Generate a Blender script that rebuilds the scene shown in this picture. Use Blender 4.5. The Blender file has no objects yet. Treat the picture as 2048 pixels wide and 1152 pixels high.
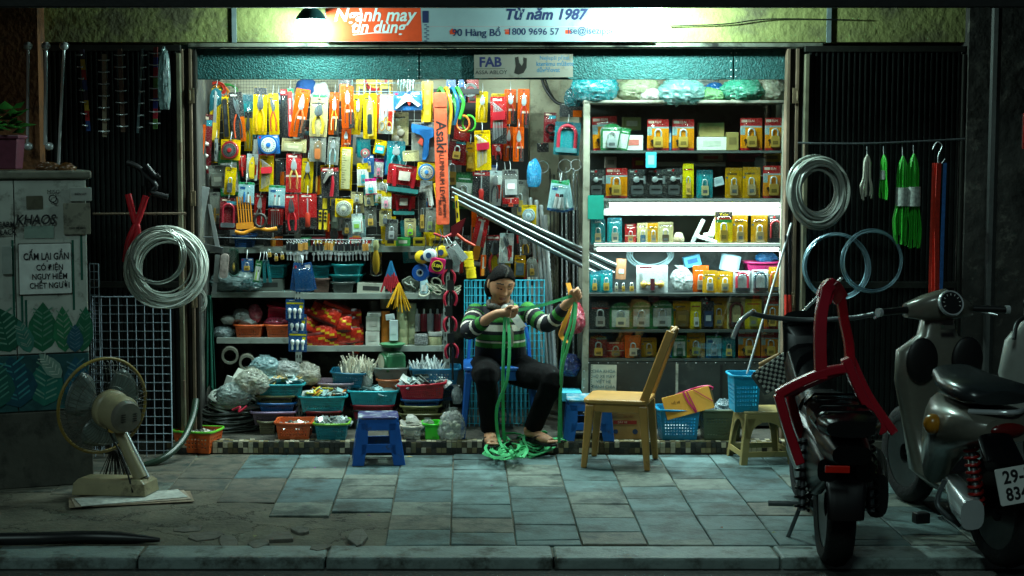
import bpy, bmesh, math, random
from mathutils import Vector, Matrix, Euler, noise
SC=bpy.context.scene
COL=SC.collection
R=math.radians
# ---------------------------------------------------------------- camera, world, sun, exposure
F=3280.0;CX=927.0;CZ=1.81;PIT=R(4.966)
cam_d=bpy.data.cameras.new('camera');cam=bpy.data.objects.new('camera', cam_d);COL.objects.link(cam)
cam_d.sensor_width=36.0;cam_d.lens=F / 2048 * 36.0;cam_d.shift_x=(1024 - CX) / 2048
cam_d.clip_start=0.1;cam_d.clip_end=500
cam.location=(0,0, CZ);cam.rotation_euler=(R(90) - PIT, 0,0)
SC.camera=cam
world=bpy.data.worlds.new('World');SC.world=world;world.use_nodes=True
wn=world.node_tree.nodes;wl=world.node_tree.links
sky=wn.new('ShaderNodeTexSky');sky.sky_type = 'NISHITA';sky.sun_disc=False
SUN_EL, SUN_ROT=R(39), R(197)
sky.sun_elevation=SUN_EL;sky.sun_rotation=SUN_ROT
wl.new(sky.outputs[0], wn['Background'].inputs[0]); wn['Background'].inputs[1].default_value=0.0022
sd=bpy.data.lights.new('street_glow','SUN');sd.energy=0.27;sd.angle=R(12);sd.color=(0.66,1.0,0.94)
so=bpy.data.objects.new('street_glow', sd);COL.objects.link(so)
_d=Vector((math.sin(SUN_ROT) * math.cos(SUN_EL), math.cos(SUN_ROT) * math.cos(SUN_EL), math.sin(SUN_EL)))
so.rotation_euler=_d.to_track_quat('Z','Y').to_euler();so.location=(-3,-4,8)
vs=SC.view_settings;SC.display_settings.display_device = 'sRGB'
vs.view_transform = 'Standard';vs.look = 'None';vs.exposure=0.7;vs.gamma=1.0;vs.use_curve_mapping=False
cy=SC.cycles
cy.use_denoising=True;cy.max_bounces=8;cy.diffuse_bounces=3;cy.glossy_bounces=3
cy.transmission_bounces=6;cy.transparent_max_bounces=24;cy.sample_clamp_indirect=6.0
cy.caustics_reflective=False;cy.caustics_refractive=False
# ---------------------------------------------------------------- helpers
def P(px, py, Y):
 u=(px - CX) / F;v=(576 - py) / F
 d=Vector((u, math.cos(PIT) + v * math.sin(PIT),-math.sin(PIT) + v * math.cos(PIT)))
 return Vector((0,0, CZ)) + d * (Y / d.y)
def on_ground(px, py, z=0.0):
 d=P(px, py, 1.0) - Vector((0,0, CZ))
 return Vector((0,0, CZ)) + d * ((z - CZ) / d.z)
def on_plane(px, py, o, n):
 d=P(px, py, 1.0) - Vector((0,0, CZ));n=Vector(n)
 return Vector((0,0, CZ)) + d * ((Vector(o) - Vector((0,0, CZ))).dot(n) / d.dot(n))
def X(px, Y): return (px - CX) * Y / F
def ZZ(py, Y): return P(CX, py, Y).z
def S(n, Y): return n * Y / F
def lin(h):
 o=[]
 for i in (0,2,4):
  c=int(h[i:i + 2],16) / 255
  o.append(c / 12.92 if c <= 0.04045 else ((c + 0.055) / 1.055) ** 2.4)
 return (o[0], o[1], o[2],1)
_mats = {}
def mat(h, rough=0.5, metal=0.0, var=0.15, scale=30.0, bump=0.0, spec=0.5, sub=0.0, coat=0.0, bscale=None, dirt=None, dscale=6.0, damt=0.5):
 """procedural principled material: base colour broken up by noise, optional dirt patches and bump"""
 h=h or '2b2b2b';k=(h, rough, metal, var, scale, bump, spec, sub, coat, bscale, dirt, dscale, damt)
 if k in _mats: return _mats[k]
 m=bpy.data.materials.new('surface_' + h);m.use_nodes=True
 nt=m.node_tree;n=nt.nodes;l=nt.links;b=n['Principled BSDF']
 b.inputs['Roughness'].default_value=rough;b.inputs['Metallic'].default_value=metal
 b.inputs['Specular IOR Level'].default_value=spec
 if coat: b.inputs['Coat Weight'].default_value=coat;b.inputs['Coat Roughness'].default_value=0.1
 if sub:
  b.inputs['Subsurface Weight'].default_value=sub;b.inputs['Subsurface Radius'].default_value=(0.01,0.004,0.002)
 c=lin(h)
 tc=n.new('ShaderNodeTexCoord')
 if var > 0:
  nz=n.new('ShaderNodeTexNoise');nz.inputs['Scale'].default_value=scale;nz.inputs['Detail'].default_value=5
  l.new(tc.outputs['Object'], nz.inputs['Vector'])
  rp=n.new('ShaderNodeMapRange');rp.inputs[1].default_value=0.3;rp.inputs[2].default_value=0.7
  rp.inputs[3].default_value=1 - var;rp.inputs[4].default_value=1 + var * 0.6
  l.new(nz.outputs[0], rp.inputs[0])
  mx=n.new('ShaderNodeVectorMath');mx.operation = 'SCALE';mx.inputs[0].default_value=c[:3]
  l.new(rp.outputs[0], mx.inputs['Scale']);out=mx.outputs[0]
  if dirt:
   d2=n.new('ShaderNodeTexNoise');d2.inputs['Scale'].default_value=dscale;d2.inputs['Detail'].default_value=8;d2.inputs['Roughness'].default_value=0.7
   l.new(tc.outputs['Object'], d2.inputs['Vector'])
   r2=n.new('ShaderNodeMapRange');r2.inputs[1].default_value=0.62 - damt * 0.25;r2.inputs[2].default_value=0.72 - damt * 0.15
   l.new(d2.outputs[0], r2.inputs[0])
   mm=n.new('ShaderNodeMixRGB');l.new(r2.outputs[0], mm.inputs[0]);l.new(out, mm.inputs[1]);mm.inputs[2].default_value=lin(dirt)
   out=mm.outputs[0]
  l.new(out, b.inputs['Base Color'])
 else:
  b.inputs['Base Color'].default_value=c
 if bump:
  bz=n.new('ShaderNodeTexNoise');bz.inputs['Scale'].default_value=bscale or scale * 2;bz.inputs['Detail'].default_value=6
  l.new(tc.outputs['Object'], bz.inputs['Vector'])
  bp=n.new('ShaderNodeBump');bp.inputs['Strength'].default_value=bump;bp.inputs['Distance'].default_value=0.01
  l.new(bz.outputs[0], bp.inputs['Height']);l.new(bp.outputs[0], b.inputs['Normal'])
 _mats[k]=m; return m
def printed(h):
 """coloured card covered in rows of fine print"""
 k=('p', h)
 if k in _mats: return _mats[k]
 m=mat(h, 0.3,0,0.1,61).copy(); _mats[k]=m;nt=m.node_tree;n=nt.nodes;l=nt.links;b=n['Principled BSDF']
 src=b.inputs['Base Color'].links[0].from_socket;c=lin(h);lum = .3 * c[0] + .6 * c[1] + .1 * c[2]
 tc=n.new('ShaderNodeTexCoord');mp=n.new('ShaderNodeMapping');mp.inputs['Scale'].default_value=(95,1,300);l.new(tc.outputs['Object'], mp.inputs[0])
 z=n.new('ShaderNodeTexNoise');z.inputs['Scale'].default_value=1;z.inputs['Detail'].default_value=1;l.new(mp.outputs[0], z.inputs['Vector'])
 r=n.new('ShaderNodeMapRange');r.inputs[1].default_value = .56;r.inputs[2].default_value = .60;r.inputs[4].default_value = .38 if lum > .25 else .3;l.new(z.outputs[0], r.inputs[0])
 x=n.new('ShaderNodeMixRGB');l.new(r.outputs[0], x.inputs[0]);l.new(src, x.inputs[1]);x.inputs[2].default_value=(.02,.025,.03,1) if lum > .25 else (.55,.52,.45,1);hs=n.new('ShaderNodeHueSaturation');hs.inputs['Saturation'].default_value=1.12;hs.inputs['Value'].default_value = .9;l.new(x.outputs[0], hs.inputs['Color']);l.new(hs.outputs[0], b.inputs['Base Color']); return m
def emit(h, s):
 k=('e', h, s)
 if k in _mats: return _mats[k]
 m=bpy.data.materials.new('glow');m.use_nodes=True;nt=m.node_tree
 b=nt.nodes['Principled BSDF'];b.inputs['Base Color'].default_value=lin(h)
 b.inputs['Emission Color'].default_value=lin(h);b.inputs['Emission Strength'].default_value=s
 _mats[k]=m; return m
def clear(h='ffffff', a=0.12, rough=0.12):
 """thin clear plastic or glass: mostly see-through with a glossy skin"""
 k=('c', h, a, rough)
 if k in _mats: return _mats[k]
 m=bpy.data.materials.new('clear_film');m.use_nodes=True;nt=m.node_tree;n=nt.nodes;l=nt.links
 n.remove(n['Principled BSDF']);o=n['Material Output']
 t=n.new('ShaderNodeBsdfTransparent');t.inputs[0].default_value=lin(h)
 g=n.new('ShaderNodeBsdfGlossy');g.inputs['Roughness'].default_value=rough
 fr=n.new('ShaderNodeLayerWeight');fr.inputs[0].default_value=0.25
 mr=n.new('ShaderNodeMapRange');mr.inputs[3].default_value=a * 0.4;mr.inputs[4].default_value=min(1, a * 4)
 l.new(fr.outputs['Fresnel'], mr.inputs[0])
 mx=n.new('ShaderNodeMixShader');l.new(mr.outputs[0], mx.inputs[0]);l.new(t.outputs[0], mx.inputs[1]);l.new(g.outputs[0], mx.inputs[2])
 l.new(mx.outputs[0], o.inputs[0]); _mats[k]=m; return m
def poly_bag(h, opac=0.5, rough=0.25):
 """crinkled polythene: see-through, milky and shiny at once"""
 k=('b', h, opac, rough)
 if k in _mats: return _mats[k]
 m=bpy.data.materials.new('polythene');m.use_nodes=True;nt=m.node_tree;n=nt.nodes;l=nt.links
 b=n['Principled BSDF'];o=n['Material Output']
 b.inputs['Base Color'].default_value=lin(h);b.inputs['Roughness'].default_value=rough;b.inputs['Specular IOR Level'].default_value=1;b.inputs['Coat Weight'].default_value = .8;b.inputs['Coat Roughness'].default_value = .08
 tc=n.new('ShaderNodeTexCoord');v=n.new('ShaderNodeTexVoronoi');v.inputs['Scale'].default_value=26
 nz=n.new('ShaderNodeTexNoise');nz.inputs['Scale'].default_value=9;nz.inputs['Detail'].default_value=4;nz.inputs['Distortion'].default_value=2.5
 l.new(tc.outputs['Object'], nz.inputs['Vector']);l.new(nz.outputs['Color'], v.inputs['Vector'])
 bp=n.new('ShaderNodeBump');bp.inputs['Strength'].default_value=0.6;bp.inputs['Distance'].default_value=0.03
 l.new(v.outputs['Distance'], bp.inputs['Height']);l.new(bp.outputs[0], b.inputs['Normal'])
 t=n.new('ShaderNodeBsdfTransparent');t.inputs[0].default_value=tuple(0.4 + 0.6 * x for x in lin(h)[:3]) + (1,)
 mr=n.new('ShaderNodeMapRange');mr.inputs[1].default_value=0.3;mr.inputs[2].default_value=0.7;mr.inputs[3].default_value=opac * 0.7;mr.inputs[4].default_value=min(1, opac * 1.4)
 l.new(nz.outputs[0], mr.inputs[0])
 mx=n.new('ShaderNodeMixShader');l.new(mr.outputs[0], mx.inputs[0]);l.new(t.outputs[0], mx.inputs[1]);l.new(b.outputs[0], mx.inputs[2])
 l.new(mx.outputs[0], o.inputs[0]); _mats[k]=m; return m
class B:
 def __init__(s): s.v=[];s.f=[];s.m=[];s.c=0
 def add(s, vs, fs):
  k=len(s.v);s.v += [tuple(p) for p in vs]
  for f in fs: s.f.append(tuple(i + k for i in f));s.m.append(s.c)
  return s
 def mi(s, i): s.c=i; return s
 def box(s, c, d, rot=None):
  c=Vector(c);h=Vector(d) / 2
  vs=[Vector((x * h.x, y * h.y, z * h.z)) for x in (-1,1) for y in (-1,1) for z in (-1,1)]
  if rot is not None:
   e=Euler(rot).to_matrix();vs=[e @ q for q in vs]
  return s.add([c + q for q in vs],[(0,1,3,2),(4,6,7,5),(0,4,5,1),(2,3,7,6),(0,2,6,4),(1,5,7,3)])
 def box2(s, a, b): return s.box([(a[i] + b[i]) / 2 for i in range(3)],[abs(b[i] - a[i]) for i in range(3)])
 def quad(s, *p): return s.add(p, [tuple(range(len(p)))])
 def prism(s, poly, y0, y1):
  n=len(poly)
  if sum(poly[i][0] * poly[(i + 1) % n][1] - poly[(i + 1) % n][0] * poly[i][1] for i in range(n)) < 0: poly=poly[::-1]
  vs=[(x, y0, z) for x, z in poly] + [(x, y1, z) for x, z in poly]
  return s.add(vs, [tuple(range(n)), tuple(range(2 * n - 1, n - 1,-1))] + [(i + n, (i + 1) % n + n, (i + 1) % n, i) for i in range(n)])
 def rrect(s, x0, z0, x1, z1, r, y0, y1, k=3): return s.prism(rr(x0, z0, x1, z1, r, k), y0, y1)
 def disc(s, x, z, r, y0, y1, n=20): return s.prism([(x + r * math.cos(2 * math.pi * i / n), z + r * math.sin(2 * math.pi * i / n)) for i in range(n)], y0, y1)
 def tube(s, pts, r, n=8, closed=False, sy=1.0, up=None):
  pts=[Vector(p) for p in pts];N=len(pts)
  rs=r if isinstance(r, (list, tuple)) else [r] * N
  T=[]
  for i in range(N):
   a=pts[(i - 1) % N] if (closed or i > 0) else pts[0]
   b=pts[(i + 1) % N] if (closed or i < N - 1) else pts[-1]
   t=b - a;T.append(t.normalized() if t.length > 1e-9 else Vector((0,0,1)))
  u=Vector(up) if up else (Vector((0,1,0)) if abs(T[0].y) < 0.9 else Vector((1,0,0)))
  vs=[]
  for i in range(N):
   u=(u - T[i] * u.dot(T[i]))
   u=u.normalized() if u.length > 1e-6 else T[i].orthogonal().normalized()
   w=T[i].cross(u)
   for k in range(n):
    a=2 * math.pi * k / n
    vs.append(pts[i] + (u * math.cos(a) * sy + w * math.sin(a)) * rs[i])
  fs=[]
  for i in range(N if closed else N - 1):
   for k in range(n):
    a, b2=i * n + k, i * n + (k + 1) % n;j=((i + 1) % N) * n
    fs.append((a, j + k, j + (k + 1) % n, b2))
  if not closed: fs += [tuple(range(n)), tuple((N - 1) * n + k for k in range(n - 1,-1,-1))]
  return s.add(vs, fs)
 def ribbon(s, pts, w, side, th=0.002):
  """flat strap along pts, width along the side vectors"""
  vs=[];N=len(pts)
  for i, p in enumerate(pts):
   p=Vector(p);sv=Vector(side[i] if isinstance(side, list) else side).normalized() * w / 2
   t=(Vector(pts[min(i + 1, N - 1)]) - Vector(pts[max(i - 1,0)]));nn=t.cross(sv)
   nn=nn.normalized() * th / 2 if nn.length > 1e-9 else Vector((0,0, th / 2))
   vs += [p - sv - nn, p + sv - nn, p + sv + nn, p - sv + nn]
  fs=[]
  for i in range(N - 1):
   a=i * 4;b=a + 4
   for k in range(4): fs.append((a + k, a + (k + 1) % 4, b + (k + 1) % 4, b + k))
  fs += [(3,2,1,0), tuple((N - 1) * 4 + k for k in range(4))]
  return s.add(vs, fs)
 def lathe(s, prof, n=24, c=(0,0,0), M=None, cap=True):
  c=Vector(c);vs=[]
  for r, z in prof:
   for k in range(n):
    a=2 * math.pi * k / n;q=Vector((r * math.cos(a), r * math.sin(a), z))
    vs.append(c + (M @ q if M else q))
  fs=[]
  for i in range(len(prof) - 1):
   for k in range(n): fs.append((i * n + k, i * n + (k + 1) % n, (i + 1) * n + (k + 1) % n, (i + 1) * n + k))
  if cap: fs += [tuple(range(n - 1,-1,-1)), tuple((len(prof) - 1) * n + k for k in range(n))]
  return s.add(vs, fs)
 def ball(s, c, r, nu=12, nv=8, M=None):
  c=Vector(c);r=r if isinstance(r, (list, tuple)) else (r, r, r);vs=[];fs=[]
  for j in range(1, nv):
   t=math.pi * j / nv
   for i in range(nu):
    p=2 * math.pi * i / nu;q=Vector((r[0] * math.sin(t) * math.cos(p), r[1] * math.sin(t) * math.sin(p), r[2] * math.cos(t)))
    vs.append(c + (M @ q if M else q))
  tq=Vector((0,0, r[2])); vs += [c + (M @ tq if M else tq), c - (M @ tq if M else tq)]
  for j in range(nv - 2):
   for i in range(nu): fs.append((j * nu + i, (j + 1) * nu + i, (j + 1) * nu + (i + 1) % nu, j * nu + (i + 1) % nu))
  a=(nv - 1) * nu
  for i in range(nu):
   fs.append((a, i, (i + 1) % nu));fs.append((a + 1,(nv - 2) * nu + (i + 1) % nu, (nv - 2) * nu + i))
  return s.add(vs, fs)
 def xf(s, M, start=0):
  for i in range(start, len(s.v)): s.v[i]=tuple(M @ Vector(s.v[i]))
  return s
 def build(s, name, mats, parent=None, smooth=None, bevel=0.0, seg=2, loc=None, rot=None):
  me=bpy.data.meshes.new(name);me.from_pydata(s.v, [], s.f)
  mats=mats if isinstance(mats, (list, tuple)) else [mats]
  for q in mats: me.materials.append(q)
  if len(mats) > 1: me.polygons.foreach_set('material_index', s.m)
  me.update()
  if smooth is not None:
   me.polygons.foreach_set('use_smooth',[True] * len(me.polygons))
   if smooth < 180: me.set_sharp_from_angle(angle=R(smooth))
  o=bpy.data.objects.new(name, me);COL.objects.link(o)
  if parent: o.parent=parent
  if loc is not None: o.location=loc
  if rot is not None: o.rotation_euler=rot
  if bevel:
   bv=o.modifiers.new('bevel','BEVEL');bv.width=bevel;bv.segments=seg;bv.limit_method = 'ANGLE';bv.angle_limit=R(40)
  return o
def rr(x0, z0, x1, z1, r, k=3):
 r=min(r, abs(x1 - x0) / 2.01, abs(z1 - z0) / 2.01);o=[]
 x0, x1=min(x0, x1), max(x0, x1); z0, z1=min(z0, z1), max(z0, z1)
 for cx, cz, a in ((x1 - r, z1 - r, 0),(x0 + r, z1 - r, 90),(x0 + r, z0 + r, 180),(x1 - r, z0 + r, 270)):
  for i in range(k + 1):
   t=R(a + 90 * i / k);o.append((cx + r * math.cos(t), cz + r * math.sin(t)))
 return o
def tag(o, label, cat, group=None, kind=None):
 if label: o['label']=label
 if cat: o['category']=cat
 if group: o['group']=group
 if kind: o['kind']=kind
 return o
def thing(name, label, cat, loc=(0,0,0), rot=(0,0,0), group=None):
 o=bpy.data.objects.new(name, None);COL.objects.link(o);o.location=loc;o.rotation_euler=rot
 o.empty_display_size=0.05
 return tag(o, label, cat, group)
def struct(name, b, m, **k):
 o=b.build(name, m, **k); o['kind'] = 'structure'; return o
def dup(root, loc=None, rot=None, label=None, group=None):
 r=root.copy();COL.objects.link(r)
 if loc is not None: r.location=loc
 if rot is not None: r.rotation_euler=rot
 if label: r['label']=label
 if group: r['group']=group
 def kids(a, b):
  for ch in list(a.children):
   c=ch.copy();COL.objects.link(c);c.parent=b;kids(ch, c)
 kids(root, r); return r
def text(body, size, m, parent, loc, rot=(R(90),0,0), align='CENTER', bold=0.0, shear=0.0, sx=1.0, name='lettering', ext=0.0004, space=1.0):
 cu=bpy.data.curves.new(name, 'FONT');cu.body=body;cu.size=size;cu.align_x=align;cu.align_y = 'CENTER'
 cu.extrude=ext;cu.offset=bold * size;cu.shear=shear;cu.space_character=space;cu.resolution_u=3
 cu.materials.append(m)
 o=bpy.data.objects.new(name, cu);COL.objects.link(o);o.parent=parent;o.location=loc;o.rotation_euler=rot;o.scale=(sx, 1,1)
 return o
def sweep(n, f): return [f(i / (n - 1)) for i in range(n)]
def smoothpath(pts, k=6, closed=False):
 """Catmull-Rom through pts"""
 pts=[Vector(p) for p in pts];N=len(pts);o=[]
 for i in range(N if closed else N - 1):
  if closed: a, b, c, d=pts[i - 1], pts[i], pts[(i + 1) % N], pts[(i + 2) % N]
  else: a, b, c, d=pts[max(i - 1,0)], pts[i], pts[i + 1], pts[min(i + 2, N - 1)]
  for j in range(k):
   t=j / k
   o.append(0.5 * ((2 * b) + (c - a) * t + (2 * a - 5 * b + 4 * c - d) * t * t + (3 * b - a - 3 * c + d) * t ** 3))
 if not closed: o.append(pts[-1])
 return o
STEEL=mat('c2c8c8',0.38,0.55,0.1);DARKSTEEL=mat('5c6264',0.42,0.45,0.2);CHROME=mat('d2d9da',0.2,0.5,0.05)
BRASS=mat('d8ae52',0.32,0.35,0.12);BLACK=mat('0b0b0c',0.45);WHITE=mat('e8eae4',0.45, var=0.08);RUST=mat('6b5a48',0.7,0.3,0.35,12)
BLISTER=clear('fdfefe',0.09,0.07)
# ================================================================ the setting
random.seed(4)
def slate(h, seed):
 m=mat(h, 0.62,0,0.3,9 + seed, 0.35,0.35, dirt='2f3a36', dscale=2.3 + seed, damt=0.6, bscale=55); return m
# road below the kerb
b=B();b.quad((-30,-5,-0.05),(30,-5,-0.05),(30,7.12,-0.05),(-30,7.12,-0.05))
struct('road', b, mat('2a2b27',0.85,0,0.4,7,0.9, dirt='15150f', bscale=40))
# pavement bed: cement, wide enough to run past the frame
PX0=-0.06
b=B(); nx, ny=120,44
def bedz(x, y):
 z=-0.012 + 0.006 * noise.noise((x * 2.2, y * 2.2,3))
 if x < -1.0: z += 0.007
 return z
xs=[-6 + 12 * i / nx for i in range(nx + 1)];ys=[7.16 + (9.72 - 7.16) * j / ny for j in range(ny + 1)]
b.add([(x, y, bedz(x, y)) for y in ys for x in xs],[(j * (nx + 1) + i, j * (nx + 1) + i + 1,(j + 1) * (nx + 1) + i + 1,(j + 1) * (nx + 1) + i) for j in range(ny) for i in range(nx)])
def cement():
 m=bpy.data.materials.new('cracked_cement');m.use_nodes=True;nt=m.node_tree;n=nt.nodes;l=nt.links;p=n['Principled BSDF']
 tc=n.new('ShaderNodeTexCoord')
 a=n.new('ShaderNodeTexNoise');a.inputs['Scale'].default_value=3;a.inputs['Detail'].default_value=10;a.inputs['Roughness'].default_value=0.7;l.new(tc.outputs['Object'], a.inputs['Vector'])
 r=n.new('ShaderNodeValToRGB');r.color_ramp.elements[0].position=0.3;r.color_ramp.elements[0].color=lin('38372d');r.color_ramp.elements[1].position=0.7;r.color_ramp.elements[1].color=lin('716d5c');l.new(a.outputs[0], r.inputs[0])
 ad=n.new('ShaderNodeVectorMath');ad.operation = 'ADD';sc=n.new('ShaderNodeVectorMath');sc.operation = 'SCALE';sc.inputs['Scale'].default_value=0.55
 l.new(a.outputs['Color'], sc.inputs[0]);l.new(sc.outputs[0], ad.inputs[0]);l.new(tc.outputs['Object'], ad.inputs[1])
 v=n.new('ShaderNodeTexVoronoi');v.feature = 'DISTANCE_TO_EDGE';v.inputs['Scale'].default_value=2.3;l.new(ad.outputs[0], v.inputs['Vector'])
 mr=n.new('ShaderNodeMapRange');mr.inputs[1].default_value=0.0;mr.inputs[2].default_value=0.009;l.new(v.outputs['Distance'], mr.inputs[0])
 mx=n.new('ShaderNodeMixRGB');l.new(mr.outputs[0], mx.inputs[0]);mx.inputs[1].default_value=lin('1c1b16');l.new(r.outputs[0], mx.inputs[2]);l.new(mx.outputs[0], p.inputs['Base Color'])
 g=n.new('ShaderNodeTexNoise');g.inputs['Scale'].default_value=45;g.inputs['Detail'].default_value=8;l.new(tc.outputs['Object'], g.inputs['Vector'])
 sm=n.new('ShaderNodeMath');sm.operation = 'MULTIPLY_ADD';sm.inputs[1].default_value=0.35;l.new(g.outputs[0], sm.inputs[0]);l.new(mr.outputs[0], sm.inputs[2])
 bp=n.new('ShaderNodeBump');bp.inputs['Distance'].default_value=0.02;bp.inputs['Strength'].default_value=0.9;l.new(sm.outputs[0], bp.inputs['Height']);l.new(bp.outputs[0], p.inputs['Normal'])
 p.inputs['Roughness'].default_value=0.8; return m
CEM=cement()
struct('pavement_bed', b, CEM)
# slate paving tiles, one sheet
SL=[slate('627b7b',0), slate('59706f',1), slate('717a70',2), slate('4d6668',3), slate('6a685c',4), slate('5a584e',5)]
b=B()
for i in range(-9,14):
 x0=PX0 + 0.3 * i;off=random.choice((0,0.0,0.05,0.1,0.15,0.2));y=7.33 - off
 while y < 9.50:
  ya=max(y, 7.335);yb=min(y + 0.3,9.52);xm=x0 + 0.15;ym=(ya + yb) / 2
  y += 0.3
  if yb - ya < 0.03: continue
  # left part of the pavement is patched cement
  lim=-0.45 if ym < 7.95 else (-0.95 if ym < 8.25 else (-1.15 if ym < 8.5 else -2.5))
  if xm < lim: continue
  g=0.0034;b.mi(random.choice((4,4,5,5,2) if xm < -1.1 - .25 * (ym - 8.7) else ((0,0,1,1,0,3,1,2,2) if ym > 8.1 else (2,1,2,4,1))))
  zz=[random.uniform(-0.0035,0.0025) for _ in range(4)];t=random.uniform(-0.002,0.002)
  c=[(x0 + g, ya + g),(x0 + 0.3 - g, ya + g),(x0 + 0.3 - g, yb - g),(x0 + g, yb - g)]
  c=[(px + random.uniform(-1,1) * 0.0015, py + random.uniform(-1,1) * 0.0015) for px, py in c]
  e=0.004; cxm, cym=xm, ym
  inn=[(px + (e if px < cxm else -e), py + (e if py < cym else -e)) for px, py in c]
  vs=[(c[k][0], c[k][1],-0.02) for k in range(4)] + [(c[k][0], c[k][1], zz[k] - 0.003 + t) for k in range(4)] + [(inn[k][0], inn[k][1], zz[k] + t) for k in range(4)]
  fs=[(8,9,10,11)] + [(k, (k + 1) % 4,(k + 1) % 4 + 4, k + 4) for k in range(4)] + [(k + 4,(k + 1) % 4 + 4,(k + 1) % 4 + 8, k + 8) for k in range(4)]
  b.add(vs, fs)
struct('pavement_tiles', b, SL)
# kerb stones
b=B();x=-6.0
for L in (0.9,1.0,1.0,1.0,0.66,0.83,0.31 + 0.7,1.0,1.0,1.0,1.0,1.0,1.0):
 b.box2((x + 0.004,7.10,-0.16),(x + L - 0.004,7.325, random.uniform(-0.003,0.003))); x += L
struct('kerb', b, mat('7d8c88',0.6,0,0.25,8,0.4, dirt='3c3f38', bscale=50), bevel=0.012, seg=3)
# broken slabs and rubble around the hole in the pavement
for k, (px, py, w, h, a) in enumerate(((560,1073,70,16,5),(410,1072,74,22,-8),(455,1085,42,22,12),(520,1088,46,18,-15),(375,1058,60,12,20),(600,1060,40,14,30),(715,1075,40,34,3),(640,1095,44,12,-4))):
 g=on_ground(px, py);n=7;q=[]
 for i in range(n):
  t=2 * math.pi * i / n + random.uniform(-0.3,0.3);rr_=random.uniform(0.75,1.1)
  q.append((math.cos(t) * S(w, g.y) / 2 * rr_, math.sin(t) * 0.085 * rr_ * h / 16))
 b=B();b.add([(x, y, -0.02) for x, y in q] + [(x, y, 0.0 + random.uniform(0,0.010)) for x, y in q],[tuple(range(n, 2 * n))] + [(i, (i + 1) % n, (i + 1) % n + n, i + n) for i in range(n)])
 o=b.build('broken_paving_slab', mat('66635a',0.8,0,0.3,14,0.6), bevel=0.004, loc=(g.x, g.y, 0), rot=(R(random.uniform(-4,4)), R(random.uniform(-4,4)), R(a)))
 tag(o, ('broken slab at the back left of the cracked hole by the kerb','flat broken slab at the left of the cracked hole','tilted broken piece standing in the middle of the cracked hole','curved pale shard in the cracked hole','thin broken sliver at the far edge of the cracked hole','small broken piece at the far right corner of the hole','broken slab corner by the second hole near the whole tiles','thin broken strip lying along the kerb')[k] if k not in (0,) else 'largest broken slab right of the cracked hole by the kerb','paving slab','broken pieces of paving by the kerb')
# raised shop floor with mosaic edge
FZ=0.068
b=B();b.box2((-6,9.56,-0.05),(6,11.2, FZ))
struct('shop_floor', b, mat('4d4b42',0.75,0,0.35,6,0.5, dirt='23231c', bscale=50))
b=B();mm=[mat('8a7f5a',0.5,0,0.2,40), mat('2a2a24',0.5,0,0.2,40), mat('b3ab92',0.5,0,0.2,40), mat('51452c',0.5,0,0.2,40)]
x=-1.75
while x < 2.3:
 for j in range(2):
  if random.random() < 0.86: b.mi(random.choice((0,1,1,2,3)));b.box2((x + 0.0015,9.552,0.004 + j * 0.031),(x + 0.0285,9.562,0.033 + j * 0.031))
 for j in range(3):
  if random.random() < 0.8: b.mi(random.choice((2,2,0,0,1)));b.box2((x + 0.0015,9.563 + j * 0.03, FZ - 0.002),(x + 0.0285,9.59 + j * 0.03, FZ + 0.003))
 x += 0.03
struct('step_edge_tiles', b, mm)
# building: facade band, side piers, interior shell, awning
YF=9.66
PLASTER=mat('84894f',0.85,0,0.3,5,0.9, dirt='5c5a40', dscale=2.6, damt=0.55, bscale=28)
b=B()
zl, zt=ZZ(84, YF),3.4
b.mi(0).box2((-3.2, YF, zl),(4.2, YF + 0.25, zt))                 # plaster band over the opening
b.mi(1).box2((-3.6,9.50,-0.05),(X(83,9.5),9.80, zt))                   # orange-brown pier at the left
b.mi(2).box2((X(1925,9.62),9.58,-0.05),(X(1945,9.62) + 1.6,9.95, zt))     # dark pier at the right
b.mi(3).box2((-3.2, YF + 0.14,0.0),(X(352,9.8), YF + 0.2, zl - 0.003))    # wall behind the shutters
b.mi(3).box2((X(1640,9.8), YF + 0.14,0.0),(4.0, YF + 0.2, zl - 0.003))
house=thing('shop_building','old street house with yellow green plaster over an open hardware shop','building',(0,9.7,0))
b.build('facade_wall',[PLASTER, mat('7a4c28',0.85,0,0.3,6,0.7, dirt='33241a', dscale=3, bscale=30), mat('2f2d29',0.9,0,0.45,8,0.8, dirt='55534b', dscale=9, damt=0.3), BLACK], house, loc=(0,-9.7,0))
# interior shell of the shop
xl, xr=X(398,9.9), X(1600,9.9)
CREAM=mat('cfcbb0',0.8,0,0.15,5,0.4, dirt='77705a', dscale=4, damt=0.25)
GREYW=mat('3a3b36',0.85,0,0.35,5,0.5, dirt='6a6a5c', dscale=4, damt=0.4)
b=B();YB=10.86
b.mi(0).box2((xl - 0.02, YB, ZZ(420, YB)),(xr, YB + 0.1,2.75))
b.mi(1).box2((xl - 0.02, YB, FZ - 0.01),(xr, YB + 0.1, ZZ(420, YB) - 0.002))
b.mi(1).box2((xl - 0.12, YF + 0.262,0),(xl, YB - 0.002,2.75));b.mi(1).box2((xr, YF + 0.262,0),(xr + 0.1, YB + 0.1,2.75))
b.mi(0).box2((xl, YF + 0.262,2.62),(xr, YB - 0.002,2.745))
b.build('interior_wall',[CREAM, GREYW], house, loc=(0,-9.7,0))
# column of bare plaster between goods wall and cabinet
b=B();b.box2((X(1060,10.7),10.72, FZ),(X(1118,10.7), YB - 0.002,2.6))
b.build('interior_pier', mat('a7a48b',0.85,0,0.3,4,0.8, dirt='4a4030', dscale=3, damt=0.5), house, loc=(0,-9.7,0))
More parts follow.
